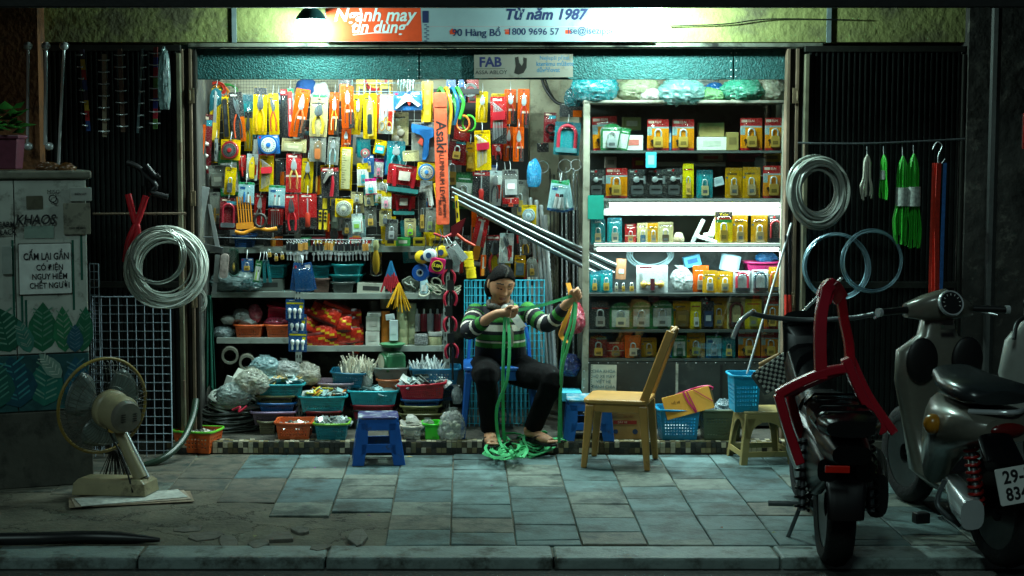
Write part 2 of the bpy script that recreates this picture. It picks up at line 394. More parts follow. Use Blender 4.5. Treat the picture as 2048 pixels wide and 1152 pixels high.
# dark awning beam across the top
aw=thing('awning','black awning edge running across the top of the shop front','awning',(0,8.9,2.7))
b=B();zA=ZZ(16,8.85)
b.box2((-4.5,8.80, zA),(4.5,8.86, zA + 0.22))
b.build('front_beam', mat('0d0e0d',0.7,0,0.4,12,0.4), aw, loc=(0,-8.9,-2.7), bevel=0.006)
b=B();b.quad((-4.5,8.86, zA + 0.2),(4.5,8.86, zA + 0.2),(4.5, YF - 0.005, zA + 0.34),(-4.5, YF - 0.005, zA + 0.34))
b.add([(x, y, z + 0.012) for x, y, z in b.v[:4]],[(3,2,1,0)])
b.build('roof_sheet', mat('1b1d1c',0.7,0.2,0.3,9), aw, loc=(0,-8.9,-2.7))
b=B()
for x in (-3.2,-1.6,0.2,1.9,3.5): b.tube([(x, 8.87, zA + 0.17),(x, YF - 0.02, zA + 0.31)],0.014)
b.build('roof_rib', DARKSTEEL, aw, loc=(0,-8.9,-2.7))
# roller shutter box: hammered teal metal sheet
YL=9.74
lint=thing('shutter_box','hammered teal metal box of the rolled up shutter over the opening','shutter box',(0, YL, 2.2))
hm=mat('225453',0.42,0.4,0.35,60,1.0, bscale=110, dirt='20403f', dscale=3, damt=.3)
b=B(); lx0, lx1=X(398, YL), X(1566, YL)
zb, ztp=ZZ(159, YL), ZZ(97, YL)
for a, c in ((398,838),(840,1462),(1464,1566)):
 b.box2((X(a, YL) + 0.006, YL + .021, zb),(X(c, YL) + .012, YL + 0.026, ztp));b.box2((X(a, YL) + 0.001, YL, zb),(X(c, YL) - 0.001, YL + 0.02, ztp))  # rear strip added unseen behind the seams to block leaking lamp light
b.build('front_sheet', hm, lint, loc=(0,-YL, -2.2), bevel=0.003)
b=B();b.box2((lx0, YL - 0.05, ztp + 0.002),(lx1, YL + 0.03, zl - 0.004));b.build('top_rail', mat('16262a',0.5,0.5,0.3), lint, loc=(0,-YL, -2.2), bevel=0.004)
b=B()
for px in (818,836,842,1458,1468):
 for py in (106,122,140,153): b.ball((X(px, YL), YL - 0.001, ZZ(py, YL)),0.004,8,6)
b.build('rivets', STEEL, lint, loc=(0,-YL, -2.2))
# bent flashing under the facade band
b=B();Yq=9.635
b.box2((X(380, Yq), Yq, ZZ(94, Yq)),(X(1640, Yq), YF - 0.003, ZZ(86, Yq)))
o=b.build('flashing_strip', mat('7c7f72',0.6,0.5,0.4,7,0.5, dirt='1d1c18', dscale=5), bevel=0.004);tag(o, 'dirty metal flashing strip running along under the plaster band','metal strip')
# guide posts either side of the opening
def post(x0, x1, label, flip):
 t=thing('door_post', label, 'door post',(X((x0 + x1) / 2,9.68),9.68,0))
 ox=t.location.x;b=B();za=ZZ(98,9.68)
 w=S(x1 - x0,9.68)
 for k in range(4):
  xx=-w / 2 + w * k / 4;b.mi(k % 2).box2((xx + 0.002,-0.03 + 0.02 * (k % 2),0.07),(xx + w / 4 - 0.004,0.05, za))
 b.build('channel',[RUST, mat('26241f',0.7,0.4,0.3,12)], t, bevel=0.003)
 for z in (0.9,1.5,2.1):
  b=B();b.box((0 if flip else w * .2,-0.037, z),(w * 0.35,0.01,0.09));b.tube([(w * .1,-0.042, z - .03),(w * .1,-0.042, z + .03)],0.006);b.build('hinge_plate', mat('74644d',0.6,0.5,0.3,20), t, bevel=0.002)
post(366,398,'rusty guide post at the left edge of the shop opening', False)
post(1567,1602,'rusty guide post at the right edge of the shop opening', True)
# folding shutter doors of dark ribbed sheet
def shutter(x0, x1, ytop, label, edge, n):
 Yd=9.62;w=S(x1 - x0, Yd);H=ZZ(ytop, Yd) - 0.03
 t=thing('shutter_door', label, 'shutter door',(X((x0 + x1) / 2, Yd), Yd, 0.03))
 pts=[]
 for i in range(n):
  xa=-w / 2 + 0.02 + (w - 0.04) * i / n;d=(w - 0.04) / n
  pts += [(xa, 0.02),(xa + d * 0.30,0.02),(xa + d * 0.38,-0.004),(xa + d * 0.62,-0.004),(xa + d * 0.70,0.02)]
 pts.append((w / 2 - 0.02,0.02));b=B();vs=[(x, y, 0.04) for x, y in pts] + [(x, y, H - 0.03) for x, y in pts];m=len(pts)
 b.add(vs, [(i, i + 1, m + i + 1, m + i) for i in range(m - 1)])
 b.build('ribbed_sheet', mat('1c211f',0.5,0.55,0.35,9,0.2, dirt='0c0c0b', dscale=3), t)
 b=B();fr=mat('23241f',0.55,0.5,0.3)
 b.box2((-w / 2,-0.012,0),(w / 2,0.03,0.045));b.box2((-w / 2,-0.012, H - 0.035),(w / 2,0.03, H))
 b.box2((-w / 2,-0.012, H * 0.40),(w / 2,0.005, H * 0.40 + 0.04))
 b.build('cross_rail', fr, t, bevel=0.003)
 for s in (-1,1):
  b=B();wd=0.026 if s == edge else 0.018
  b.box((s * (w / 2 - wd / 2),0.0, H / 2),(wd, 0.045, H - 0.094));b.build('edge_post', mat('77745f',0.5,0.5,0.3,14) if s == edge else fr, t, bevel=0.004)
 for z in (0.35,1.05,1.75):
  b=B();b.tube([(edge * (w / 2 - 0.002),-0.03, z - 0.05),(edge * (w / 2 - 0.002),-0.03, z + 0.05)],0.008);b.build('hinge', RUST, t)
 return t
shutter(42,366,90,'dark ribbed shutter door folded open behind the painted cabinet',1,30)
shutter(1604,1922,92,'dark ribbed shutter door folded open behind the scooters', -1,28)
# right side: far dark wall with red box
b=B();b.box2((3.55,9.2,-0.05),(6.2,9.5,3.4));o=b.build('neighbour_wall', mat('222120',0.95,0,0.5,14,0.8, dirt='4a4844', dscale=14, damt=0.4));tag(o, 'dark flaking wall of the neighbouring house at the far right','wall')
b=B();b.tube([(X(1985,9.4),9.42,0),(X(1985,9.4),9.42,2.7)],0.03);o=b.build('drain_pipe', mat('2b2d2c',0.5,0,0.3), smooth=40);tag(o, 'dark drain pipe running down the wall at the far right','pipe')
p=P(2047,262,9.2)
t=thing('wall_sign','red framed sign just showing at the right edge of the wall','sign',(p.x + 0.05,9.19, p.z))
b=B();b.rrect(-0.06,-0.1,0.12,0.1,0.01,-0.012,0.008);b.build('panel', mat('3a1512',0.5), t)
b=B()
for x0, z0, x1, z1 in ((-0.06,-0.1,-0.05,0.1),(-0.049,0.09,0.12,0.1),(-0.049,-0.1,0.12,-0.09)): b.box2((x0,-0.018, z0),(x1,-0.0125, z1))
b.build('frame', mat('b01f18',0.4), t)
# ---------------------------------------------------------------- lamps
def tube_lamp(px0, px1, py, Y, watts, label, emitS, parent_z=None, size=None, z=None, aim=None, col=(0.78,1.0,0.95), out=0):
 x0, x1=X(px0, Y), X(px1, Y);zz=ZZ(py, Y) if z is None else z
 t=thing('tube_lamp', label, 'tube lamp',((x0 + x1) / 2, Y, zz));L=(x1 - x0)
 b=B();b.tube([(-L / 2 + 0.02,0,0),(L / 2 - 0.02,0,0)],0.0125,12);b.build('glass_tube', emit('eafffb', emitS), t, smooth=40)
 for s in (-1,1):
  b=B();b.tube([(s * L / 2,0,0),(s * (L / 2 - 0.02),0,0)],0.014,12);b.build('end_cap', WHITE, t, smooth=40)
 b=B();b.box((0,0.0,0.026),(L, 0.03,0.02));b.build('batten', WHITE, t, bevel=0.002)
 if watts:
  ld=bpy.data.lights.new('tube_light','AREA');ld.shape = 'RECTANGLE';ld.size=L;ld.size_y=0.04;ld.energy=watts;ld.color=col;ld.spread=R(170)
  lo=bpy.data.objects.new('tube_light', ld);COL.objects.link(lo);lo.parent=t;lo.location=(0,0,-0.016)
  if aim: lo.rotation_euler=aim
 if out:
  ld=ld.copy();ld.energy=out;lo=bpy.data.objects.new('tube_light', ld);COL.objects.link(lo);lo.parent=t;lo.location=(0,-.02,-0.016);lo.rotation_euler=(R(-50),0,0)
 return t
tube_lamp(440,960,0,9.85,22,'cool tube lamp behind the shutter box over the goods wall',3, z=2.31, aim=(R(48),0,0), out=26)
tube_lamp(990,1500,0,9.82,8,'cool tube lamp behind the shutter box over the glass cabinet',3, z=2.31, aim=(R(30),0,0), out=30)
def pendant(px, py, Y, watts, label, rad=0.09):
 p=P(px, py, Y);t=thing('pendant_lamp', label, 'lamp', p)
 b=B();b.lathe([(0.012,0.09),(0.022,0.085),(0.028,0.06),(0.05,0.045),(rad * 0.9,0.01),(rad, -0.01),(rad - 0.003,-0.01),(rad * 0.88,0.008),(0.046,0.042),(0.02,0.055)],28, cap=False);b.build('shade', mat('4f8f92',0.35,0.3), t, smooth=40)
 b=B();b.ball((0,0,-0.005),(0.026,0.026,0.034),14,10);b.build('bulb', emit('f4fff8',45), t, smooth=180)
 b=B();b.tube(smoothpath([(0,0,0.09),(0.01,0.02,0.15),(0.0,0.08,0.2),(0,0.14,0.24)]),0.005);b.build('cord', BLACK, t, smooth=40)
 ld=bpy.data.lights.new('bulb_light','POINT');ld.energy=watts;ld.shadow_soft_size=0.03;ld.color=(0.66,1.0,0.92)
 lo=bpy.data.objects.new('bulb_light', ld);COL.objects.link(lo);lo.parent=t;lo.location=(0,0,-0.05)
pendant(622,36,9.45,25,'shaded hanging lamp glowing beside the orange sign')
pendant(1318,8,9.32,78,'bright hanging lamp half hidden by the awning beside the address sign',0.08)
# ================================================================ packaged goods: tool shapes on printed cards
# every tool maker takes (W, H, c1, c2) in metres on a card hanging from z=0 down to -H and returns [(part name, builder, materials, smooth angle, [sub parts])]
TY=-0.014
def lt(b, pts, r, sy=0.7, n=8): b.tube(smoothpath([(x, TY + dy, z) for x, z, dy in pts],4), r if not isinstance(r, (list, tuple)) else [r[0] + (r[1] - r[0]) * i / (len(pts) * 4 - 4) for i in range(len(pts) * 4 - 3)], n, sy=sy)
def U(W, H): return lambda u, w, d=0: ((u - 0.5) * W, -w * H, d)
def t_pliers(W, H, c1, c2=None, jaw=0.30, spread=0.24, steel=None):
 q=U(W, H);b=B();st=steel or STEEL
 for s in (-1,1):
  b.prism([(s * 0.004 * W, -0.10 * H),(s * 0.05 * W, -0.11 * H),(s * 0.19 * W, -0.27 * H),(s * 0.20 * W, -0.37 * H),(s * 0.08 * W, -0.43 * H),(s * 0.004 * W, -0.42 * H)], TY - 0.006, TY + 0.006)
 b.disc(0,-0.37 * H, 0.075 * W, TY - 0.010, TY - 0.006,14)
 o=[('jaws', b, st, 40)]
 for s in (-1,1):
  g=B();lt(g, [(s * 0.08 * W, -0.42 * H, 0),(s * 0.22 * W, -0.56 * H, 0),(s * spread * W, -0.72 * H, 0),(s * 0.22 * W, -0.90 * H, 0)],[0.075 * W, 0.055 * W]);o.append(('handle', g, mat(c1,0.4),60))
  if c2:
   g2=B();lt(g2,[(s * 0.21 * W, -0.60 * H, -0.006),(s * (spread + .01) * W, -0.74 * H, -0.006),(s * 0.22 * W, -0.88 * H, -0.006)],0.03 * W);o.append(('grip_inlay', g2, mat(c2,0.5),60))
 return o
def t_snips(W, H, c1, c2=None):
 b=B()
 for s in (-1,1):
  b.prism([(s * 0.02 * W, -0.09 * H),(s * 0.15 * W, -0.20 * H),(s * 0.24 * W, -0.38 * H),(s * 0.12 * W, -0.50 * H),(s * 0.0 * W, -0.46 * H)], TY - 0.005 + 0.003 * s, TY + 0.002 + 0.003 * s)
 b.disc(0,-0.41 * H, 0.1 * W, TY - 0.012, TY - 0.006,14)
 o=[('blades', b, DARKSTEEL, 40)]
 for s in (-1,1):
  g=B();lt(g, [(s * 0.12 * W, -0.47 * H, 0),(s * 0.26 * W, -0.62 * H, 0),(s * 0.27 * W, -0.78 * H, 0),(s * 0.20 * W, -0.93 * H, 0)],[0.07 * W, 0.085 * W]);o.append(('handle', g, mat(c1,0.4),60))
 return o
def t_pruner(W, H, c1, c2=None):
 b=B();b.prism([(-0.05 * W, -0.44 * H),(0.12 * W, -0.40 * H),(-0.02 * W, -0.20 * H),(-0.22 * W, -0.08 * H),(-0.24 * W, -0.22 * H)], TY - 0.006, TY + 0.004)
 b.prism([(0.04 * W, -0.42 * H),(0.2 * W, -0.36 * H),(0.1 * W, -0.2 * H),(-0.02 * W, -0.13 * H),(0.06 * W, -0.26 * H)], TY - 0.002, TY + 0.008);b.disc(0.05 * W, -0.42 * H, 0.07 * W, TY - 0.011, TY, 12)
 o=[('blades', b, DARKSTEEL, 40)]
 for s, k in ((-1,0.30),(1,0.24)):
  g=B();lt(g, [(s * 0.05 * W, -0.44 * H, 0),(s * k * 0.8 * W, -0.58 * H, 0),(s * k * W, -0.74 * H, 0),(s * k * 0.9 * W, -0.92 * H, 0)],[0.06 * W, 0.06 * W]);o.append(('handle', g, mat(c1 if s < 0 or not c2 else c2,0.4),60))
 return o
def t_scissors(W, H, c1, c2=None):
 b=B()
 for s in (-1,1): b.prism([(s * 0.01 * W, -0.10 * H),(s * 0.08 * W, -0.32 * H),(s * 0.07 * W, -0.58 * H),(-s * 0.02 * W, -0.56 * H)], TY - 0.004 + s * 0.002, TY + s * 0.002)
 b.disc(0,-0.52 * H, 0.05 * W, TY - 0.009, TY - 0.003,10);o=[('blades', b, STEEL, 40)]
 for s in (-1,1):
  g=B(); cx, cz=s * 0.24 * W, -0.80 * H
  g.tube([(cx + 0.17 * W * math.cos(a), TY, cz + 0.12 * H * math.sin(a)) for a in sweep(17, lambda t: 2 * math.pi * t)][:-1],0.04 * W, 6, True);lt(g, [(s * 0.04 * W, -0.56 * H, 0),(s * 0.12 * W, -0.66 * H, 0),(s * 0.14 * W, -0.72 * H, 0)],0.04 * W)
  o.append(('handle', g, mat(c1,0.4),60))
 return o
def t_cutter(W, H, c1, c2='2b2b2b'):
 b=B();b.prism([(-0.20 * W, -0.30 * H),(0.0,-0.12 * H),(0.16 * W, -0.10 * H),(0.26 * W, -0.30 * H),(0.28 * W, -0.92 * H),(-0.1 * W, -0.94 * H),(-0.22 * W, -0.60 * H)], TY - 0.008, TY + 0.006)
 g=B();g.rrect(-0.14 * W, -0.88 * H, 0.2 * W, -0.45 * H, 0.08 * W, TY - 0.011, TY - 0.0085);k=B();k.prism([(-0.05 * W, -0.04 * H),(0.1 * W, -0.12 * H),(-0.05 * W, -0.16 * H)], TY - 0.001, TY + 0.001);k.disc(0.04 * W, -0.34 * H, 0.06 * W, TY - 0.011, TY - 0.008)
 return [('body', b, mat(c1,0.4),40),('grip', g, mat(c2,0.5),40),('blade', k, STEEL, 40)]
def t_slide(W, H, c1, c2='1d1d1d'):
 b=B();b.rrect(-0.34 * W, -0.96 * H, 0.34 * W, -0.06 * H, 0.15 * W, TY - 0.007, TY + 0.007)
 g=B();g.rrect(-0.16 * W, -0.66 * H, 0.16 * W, -0.20 * H, 0.05 * W, TY - 0.0095, TY - 0.0075);k=B();k.rrect(-0.10 * W, -0.52 * H, 0.12 * W, -0.40 * H, 0.03 * W, TY - 0.014, TY - 0.0097)
 return [('body', b, mat(c1,0.4),40),('blade_track', g, mat(c2,0.5),40),('slider', k, mat(c1,0.4),40)]
def t_driver(W, H, c1, c2=None, n=1, ang=0):
 o=[]
 for i in range(n):
  u=0 if n == 1 else (-0.28 + 0.56 * i / (n - 1)) * W;fl=i % 2 == 1 and n > 2
  zz=(lambda w: -w * H) if not fl else (lambda w: -(1 - w) * H - 0.05 * H)
  r=min(0.085 * W if n > 1 else 0.16 * W, 0.018);g=B();g.lathe([(r * .5, zz(0.93)),(r, zz(0.9)),(r * .8, zz(0.75)),(r, zz(0.6)),(r * .6, zz(0.52))],10,(u, TY, 0));o.append(('handle', g, mat(c1 if i % 2 == 0 or not c2 else c2,0.35),60))
  k=B();k.lathe([(r * .25, zz(0.52)),(r * .22, zz(0.12))],8,(u, TY, 0));o.append(('shaft', k, STEEL, 60))
 return o
def t_hexset(W, H, c1, c2=None, n=7):
 k=B()
 for i in range(n):
  u=(-0.30 + 0.56 * i / (n - 1)) * W;r=0.026 * W * (1 - 0.06 * i)
  k.tube(smoothpath([(u - 0.05 * W, TY, -(0.93 - 0.02 * i) * H),(u, TY, -0.40 * H),(u + 0.02 * W, TY, -(0.15 + 0.025 * i) * H),(u - 0.10 * W, TY, -(0.115 + 0.025 * i) * H),(u - 0.22 * W, TY, -(0.14 + 0.027 * i) * H)],3), r, 6)
 b=B();b.prism([(-0.40 * W, -0.33 * H),(0.40 * W, -0.30 * H),(0.42 * W, -0.40 * H),(0.36 * W, -0.48 * H),(-0.38 * W, -0.50 * H)], TY - 0.014, TY + 0.006)
 return [('hex_keys', k, STEEL, 60),('holder', b, mat(c1,0.35),40)]
def t_reel(W, H, c1, c2='d8d8d0', z=-0.52):
 R0=0.44 * W;cz=z * H;b=B();M=Matrix.Rotation(R(90),3,'X')
 b.lathe([(R0,-0.012),(R0,0.010),(R0 * 0.93,0.014),(R0 * .80,0.012)],28,(0, TY, cz), M)
 d=B();d.lathe([(R0 * .78,0.010),(R0 * .76,0.0155),(R0 * .3,0.016)],28,(0, TY, cz), M)
 h=B();h.lathe([(R0 * .26,0.012),(R0 * .24,0.021),(R0 * .08,0.022)],20,(0, TY, cz), M)
 tk=B()
 for i in range(18):
  a=2 * math.pi * i / 18;tk.box((R0 * .6 * math.cos(a), TY - 0.0165, cz + R0 * .6 * math.sin(a)),(0.003,0.001,0.010),(0,-a + R(90),0))
 return [('case', b, mat(c1,0.3),40),('dial', d, mat(c2,0.3),40),('hub', h, mat(c1,0.35),40),('tick_marks', tk, BLACK, None)]
def t_tape(W, H, c1, c2='e0c020'):
 b=B();b.rrect(-0.42 * W, -0.92 * H, 0.42 * W, -0.12 * H, 0.2 * W, TY - 0.02, TY + 0.01,5);d=B();d.disc(0,-0.50 * H, 0.27 * W, TY - 0.023, TY - 0.0205,22);e=B();e.disc(0,-0.5 * H, 0.2 * W, TY - 0.0245, TY - 0.0235,18)
 return [('case', b, mat(c1,0.35),40),('badge', d, mat(c2,0.4),40),('badge_centre', e, mat('1a1a1a',0.4),40)]
def t_padlock(W, H, c1='c9a044', c2=None, bw=0.44, z0=0.90, bh=0.34, sh=0.26, steel=None, x=0, round_=False):
 bm=BRASS if c1 == 'c9a044' else (STEEL if c1 == 'steel' else mat(c1,0.35,0.2))
 w=bw * W;zb=-z0 * H;zt=zb + bh * H;ox=x * W
 b=B()
 if round_: b.disc(ox, (zb + zt) / 2, w * 0.5, TY - 0.012, TY + 0.008,22)
 else: b.rrect(ox - w / 2, zb, ox + w / 2, zt, 0.06 * W, TY - 0.012, TY + 0.008)
 s=B();r=w * 0.33;s.tube([(ox - r, TY, zt - 0.02 * H),(ox - r, TY, zt + sh * H * .5)] + [(ox - r * math.cos(a), TY, zt + sh * H * .5 + r * math.sin(a)) for a in sweep(9, lambda t: math.pi * t)][1:-1] + [(ox + r, TY, zt + sh * H * .5),(ox + r, TY, zt - 0.02 * H)], max(w * 0.09,0.0028),8)
 g=B();g.rrect(ox - w * .3, zb + bh * H * .22, ox + w * .3, zb + bh * H * .55,0.02 * W, TY - 0.0135, TY - 0.0125)
 o=[('body', b, bm, 40),('shackle', s, CHROME, 60),('engraved_plate', g, mat('8d7436' if c1 == 'c9a044' else '6c7272',0.5,0.5),40)]
 if c2:
  k=B()
  for i, (kx, kz) in enumerate(((-0.28,0.80),(-0.20,0.86))): k.disc(kx * W, -(kz - .1) * H, 0.075 * W, TY - 0.004 - i * .003, TY - 0.002 - i * .003,12);k.box((kx * W, TY - 0.003 - i * .003,-kz * H),(0.04 * W, 0.002,0.13 * H))
  o.append(('keys', k, mat(c2,0.4,0.6),40))
 return o
def t_ulock(W, H, c1, c2='5f7a80'):
 b=B();r=0.33 * W;zc=-0.36 * H
 b.tube([(-r, TY, -0.80 * H)] + [(-r * math.cos(a), TY, zc + r * math.sin(a)) for a in sweep(11, lambda t: math.pi * t)] + [(r, TY, -0.80 * H)],0.07 * W, 8)
 g=B();g.rrect(-0.42 * W, -0.92 * H, 0.42 * W, -0.78 * H, 0.04 * W, TY - 0.016, TY + 0.01)
 return [('shackle', b, mat(c1,0.35),60),('crossbar', g, mat(c2,0.35,0.4),40)]
def t_coil(W, H, c1, c2=None):
 b=B();rng=random.Random(int(W * 9999));pts=[]
 for i in range(100):
  t=i / 99;a=t * 2 * math.pi * 5;r=0.33 * W + 0.06 * W * math.sin(t * 40);pts.append((r * math.cos(a), TY - 0.012 + 0.02 * t, -0.55 * H + r * math.sin(a)))
 b.tube(pts, 0.028 * W, 6);g=B();g.box((0.1 * W, TY, -0.83 * H),(0.34 * W, 0.02,0.09 * H))
 return [('cable_coil', b, mat(c1,0.3),60),('lock_barrel', g, mat(c2 or '1a1a1a',0.35),40)]
def t_gluegun(W, H, c1, c2='d83a2a'):
 b=B();b.prism([(-0.42 * W, -0.88 * H),(-0.38 * W, -0.92 * H),(-0.02 * W, -0.52 * H),(0.16 * W, -0.56 * H),(0.38 * W, -0.84 * H),(0.46 * W, -0.72 * H),(0.24 * W, -0.44 * H),(0.06 * W, -0.14 * H),(-0.06 * W, -0.10 * H),(-0.3 * W, -0.62 * H)], TY - 0.014, TY + 0.008)
 g=B();g.prism([(0.0,-0.55 * H),(0.14 * W, -0.57 * H),(0.06 * W, -0.74 * H)], TY - 0.008, TY + 0.004)
 return [('body', b, mat(c1,0.35),40),('trigger', g, mat(c2,0.4),40)]
def t_bigglue(W, H, c1, c2='d8513f'):
 b=B();b.prism([(-0.48 * W, -0.14 * H),(-0.46 * W, -0.04 * H),(0.40 * W, -0.14 * H),(0.46 * W, -0.20 * H),(0.45 * W, -0.36 * H),(0.28 * W, -0.42 * H),(0.24 * W, -0.82 * H),(0.12 * W, -0.95 * H),(0.0,-0.94 * H),(-0.02 * W, -0.84 * H),(0.06 * W, -0.42 * H),(-0.10 * W, -0.32 * H),(-0.44 * W, -0.26 * H)], TY - 0.02, TY + 0.012)
 g=B();g.prism([(-0.22 * W, -0.52 * H),(-0.08 * W, -0.38 * H),(0.02 * W, -0.44 * H),(-0.02 * W, -0.60 * H)], TY - 0.012, TY + 0.006)
 return [('body', b, mat(c1,0.35),40),('trigger', g, mat(c2,0.4),40)]
def t_level(W, H, c1, c2='b8d84a'):
 b=B();b.rrect(-0.33 * W, -0.96 * H, 0.33 * W, -0.04 * H, 0.05 * W, TY - 0.012, TY + 0.008);o=[('body', b, mat(c1,0.35),40)]
 for z in (0.27,0.5,0.74):
  g=B();g.rrect(-0.16 * W, -(z + .06) * H, 0.16 * W, -(z - .06) * H, 0.04 * W, TY - 0.0145, TY - 0.0125);o.append(('vial', g, mat(c2,0.2),40))
 return o
def t_ruler(W, H, c1, c2='6d6a58'):
 b=B();b.box((0, TY, -0.5 * H),(0.7 * W, 0.004,0.92 * H));k=B()
 for i in range(16): k.box((-0.2 * W + (0 if i % 4 else 0.05 * W), TY - 0.0026,-(0.08 + 0.84 * i / 15) * H),((0.22 if i % 4 else 0.36) * W, 0.001,0.004))
 return [('scale_bar', b, mat(c1,0.35),40),('tick_marks', k, mat(c2,0.5), None)]
def t_tubes(W, H, c1, c2='e8d24a', n=3):
 o=[]
 for i in range(n):
  z=-(0.50 + 0.40 * i / max(1, n - 1)) * H if n > 1 else -0.6 * H
  g=B();g.tube([(-0.30 * W, TY, z + .006),(-0.1 * W, TY, z),(0.22 * W, TY, z - .004)],[0.016,0.017,0.010],10, sy=0.7);o.append(('glue_tube', g, mat('e9e4d8',0.3),60))
  k=B();k.tube([(-0.44 * W, TY, z + .01),(-0.30 * W, TY, z + .006)],[0.005,0.010],8);o.append(('cap', k, mat(c2,0.35),60))
 return o
def t_epoxy(W, H, c1, c2='c8322e'):
 o=[]
 for i, x in enumerate((-0.10,0.14)):
  g=B();g.tube([(x * W, TY, -0.88 * H),(x * W, TY, -0.52 * H)],[0.09 * W, 0.07 * W],10, sy=0.6);o.append(('glue_tube', g, mat('d9dedd' if i else c1,0.3),60))
  k=B();k.tube([(x * W, TY, -0.52 * H),(x * W, TY, -0.42 * H)],0.045 * W, 8);o.append(('cap', k, mat('1a1a1a' if i else c2,0.35),60))
 return o
def t_bulbs(W, H, c1, c2=None):
 o=[]
 for i in range(3):
  for j in range(1):
   g=B();x=(-0.28 + 0.28 * i) * W;g.lathe([(0.055 * W, -0.90 * H),(0.06 * W, -0.76 * H),(0.05 * W, -0.70 * H),(0.11 * W, -0.58 * H),(0.105 * W, -0.47 * H),(0.05 * W, -0.42 * H)],12,(x, TY + 0.004,0));o.append(('night_light_bulb', g, mat('dfe6e4',0.2),60))
 return o
def t_saw(W, H, c1, c2='d8d8d8'):
 b=B();b.prism([(-0.10 * W, -0.06 * H),(0.12 * W, -0.10 * H),(0.18 * W, -0.70 * H),(-0.16 * W, -0.70 * H)], TY - 0.001, TY + 0.001);g=B();g.rrect(-0.26 * W, -0.96 * H, 0.28 * W, -0.64 * H, 0.14 * W, TY - 0.009, TY + 0.009)
 return [('blade', b, STEEL, 40),('handle', g, mat(c1,0.4),40)]
def t_hammer(W, H, c1, c2='c02028'):
 b=B();b.prism([(-0.40 * W, -0.44 * H),(-0.10 * W, -0.10 * H),(0.20 * W, -0.10 * H),(0.22 * W, -0.22 * H),(-0.02 * W, -0.26 * H),(-0.34 * W, -0.52 * H)], TY - 0.012, TY + 0.012);g=B();lt(g, [(0.1 * W, -0.18 * H, 0),(0.16 * W, -0.5 * H, 0),(0.06 * W, -0.94 * H, 0)],[0.07 * W, 0.11 * W])
 return [('head', b, mat('c9c5b8',0.3,0.6),40),('handle', g, mat(c2,0.4),60)]
def t_grips(W, H, c1, c2=None):
 o=[]
 for x in (-0.22,0.22):
  g=B();g.rrect((x - .12) * W, -0.94 * H, (x + .12) * W, -0.42 * H, 0.04 * W, TY - 0.012, TY + 0.008);o.append(('grip', g, mat(c1,0.4),40))
  k=B()
  for j in range(3): k.box((x * W, TY - 0.013,-(0.5 + j * .1) * H),(0.2 * W, 0.002,0.014),(0, R(-25),0))
  o.append(('ridges', k, mat('1c1c1c',0.5), None))
 g=B();g.rrect(-0.06 * W, -0.38 * H, 0.28 * W, -0.06 * H, 0.04 * W, TY - 0.01, TY + 0.006);o.append(('clamp_head', g, mat(c1,0.4),40))
 return o
def t_discs(W, H, c1, c2=None):
 o=[];M=Matrix.Rotation(R(90),3,'X')
 for x, z, r in ((0.06,0.62,0.24),(-0.22,0.82,0.24),(0.10,0.86,0.14),(-0.06,0.46,0.13)):
  g=B();g.lathe([(r * W, -0.004),(r * W, 0.004),(r * .85 * W, 0.009),(r * .2 * W, 0.010)],20,(x * W, TY, -z * H), M);o.append(('disc', g, mat(c1,0.5),50))
 return o
def t_knobs(W, H, c1, c2='5a1a28'):
 o=[];M=Matrix.Rotation(R(90),3,'Y')
 for s in (-1,1):
  g=B();g.lathe([(0.02 * W, 0.06 * W),(0.06 * W, 0.09 * W),(0.04 * W, 0.13 * W),(0.05 * W, 0.18 * W),(0.105 * W, 0.24 * W),(0.11 * W, 0.30 * W),(0.06 * W, 0.37 * W)],16,(0, TY, -0.70 * H), M if s > 0 else Matrix.Rotation(R(-90),3,'Y'));o.append(('door_knob', g, BRASS, 60))
 g=B();g.box((0, TY - 0.004,-0.70 * H),(0.12 * W, 0.03,0.42 * H));o.append(('latch_box', g, mat(c2,0.4),40))
 return o
def t_block(W, H, c1, c2='e8e4d4'):
 b=B();b.rrect(-0.36 * W, -0.90 * H, 0.36 * W, -0.35 * H, 0.05 * W, TY - 0.016, TY + 0.008);g=B();g.box((0, TY - 0.017,-0.60 * H),(0.44 * W, 0.001,0.2 * H))
 return [('body', b, mat(c1,0.4, var=0.25),40),('label_patch', g, mat(c2,0.5), None)]
def t_machine(W, H, c1='steel', c2=None):
 """rim lock: dark case, chrome cylinder, knob"""
 b=B();b.rrect(-0.36 * W, -0.88 * H, 0.30 * W, -0.56 * H, 0.1 * W, TY - 0.014, TY + 0.008);g=B();M=Matrix.Rotation(R(90),3,'X')
 g.lathe([(0.17 * W, -0.004),(0.16 * W, 0.014),(0.07 * W, 0.018)],18,(-0.08 * W, TY, -0.36 * H), M);g.box((0.2 * W, TY, -0.34 * H),(0.24 * W, 0.01,0.05 * H));k=B();k.box((-0.03 * W, TY - 0.0155,-0.70 * H),(0.46 * W, 0.002,0.04 * H))
 return [('case', b, mat('9aa2a2',0.3,0.8),40),('cylinder', g, CHROME, 40),('bolt', k, BLACK, None)]
def t_clamp(W, H, c1, c2='3f8f88'):
 b=B()
 for s in (-1,1): b.box((s * 0.30 * W, TY, -0.40 * H),(0.10 * W, 0.014,0.66 * H),(0, R(6 * s),0))
 g=B();g.rrect(-0.46 * W, -0.90 * H, 0.46 * W, -0.76 * H, 0.02 * W, TY - 0.016, TY + 0.01);k=B();k.box((0, TY, -0.36 * H),(0.34 * W, 0.004,0.3 * H))
 return [('arms', b, mat(c1,0.35),40),('edge_bar', g, mat(c2,0.3,0.3),40),('inner_label', k, mat('d8c8b8',0.5),40)]
def t_combo(W, H, c1, c2=None): return t_padlock(W, H, c1, None, 0.34,0.84,0.36,0.22)
def t_none(W, H, c1, c2=None): return []
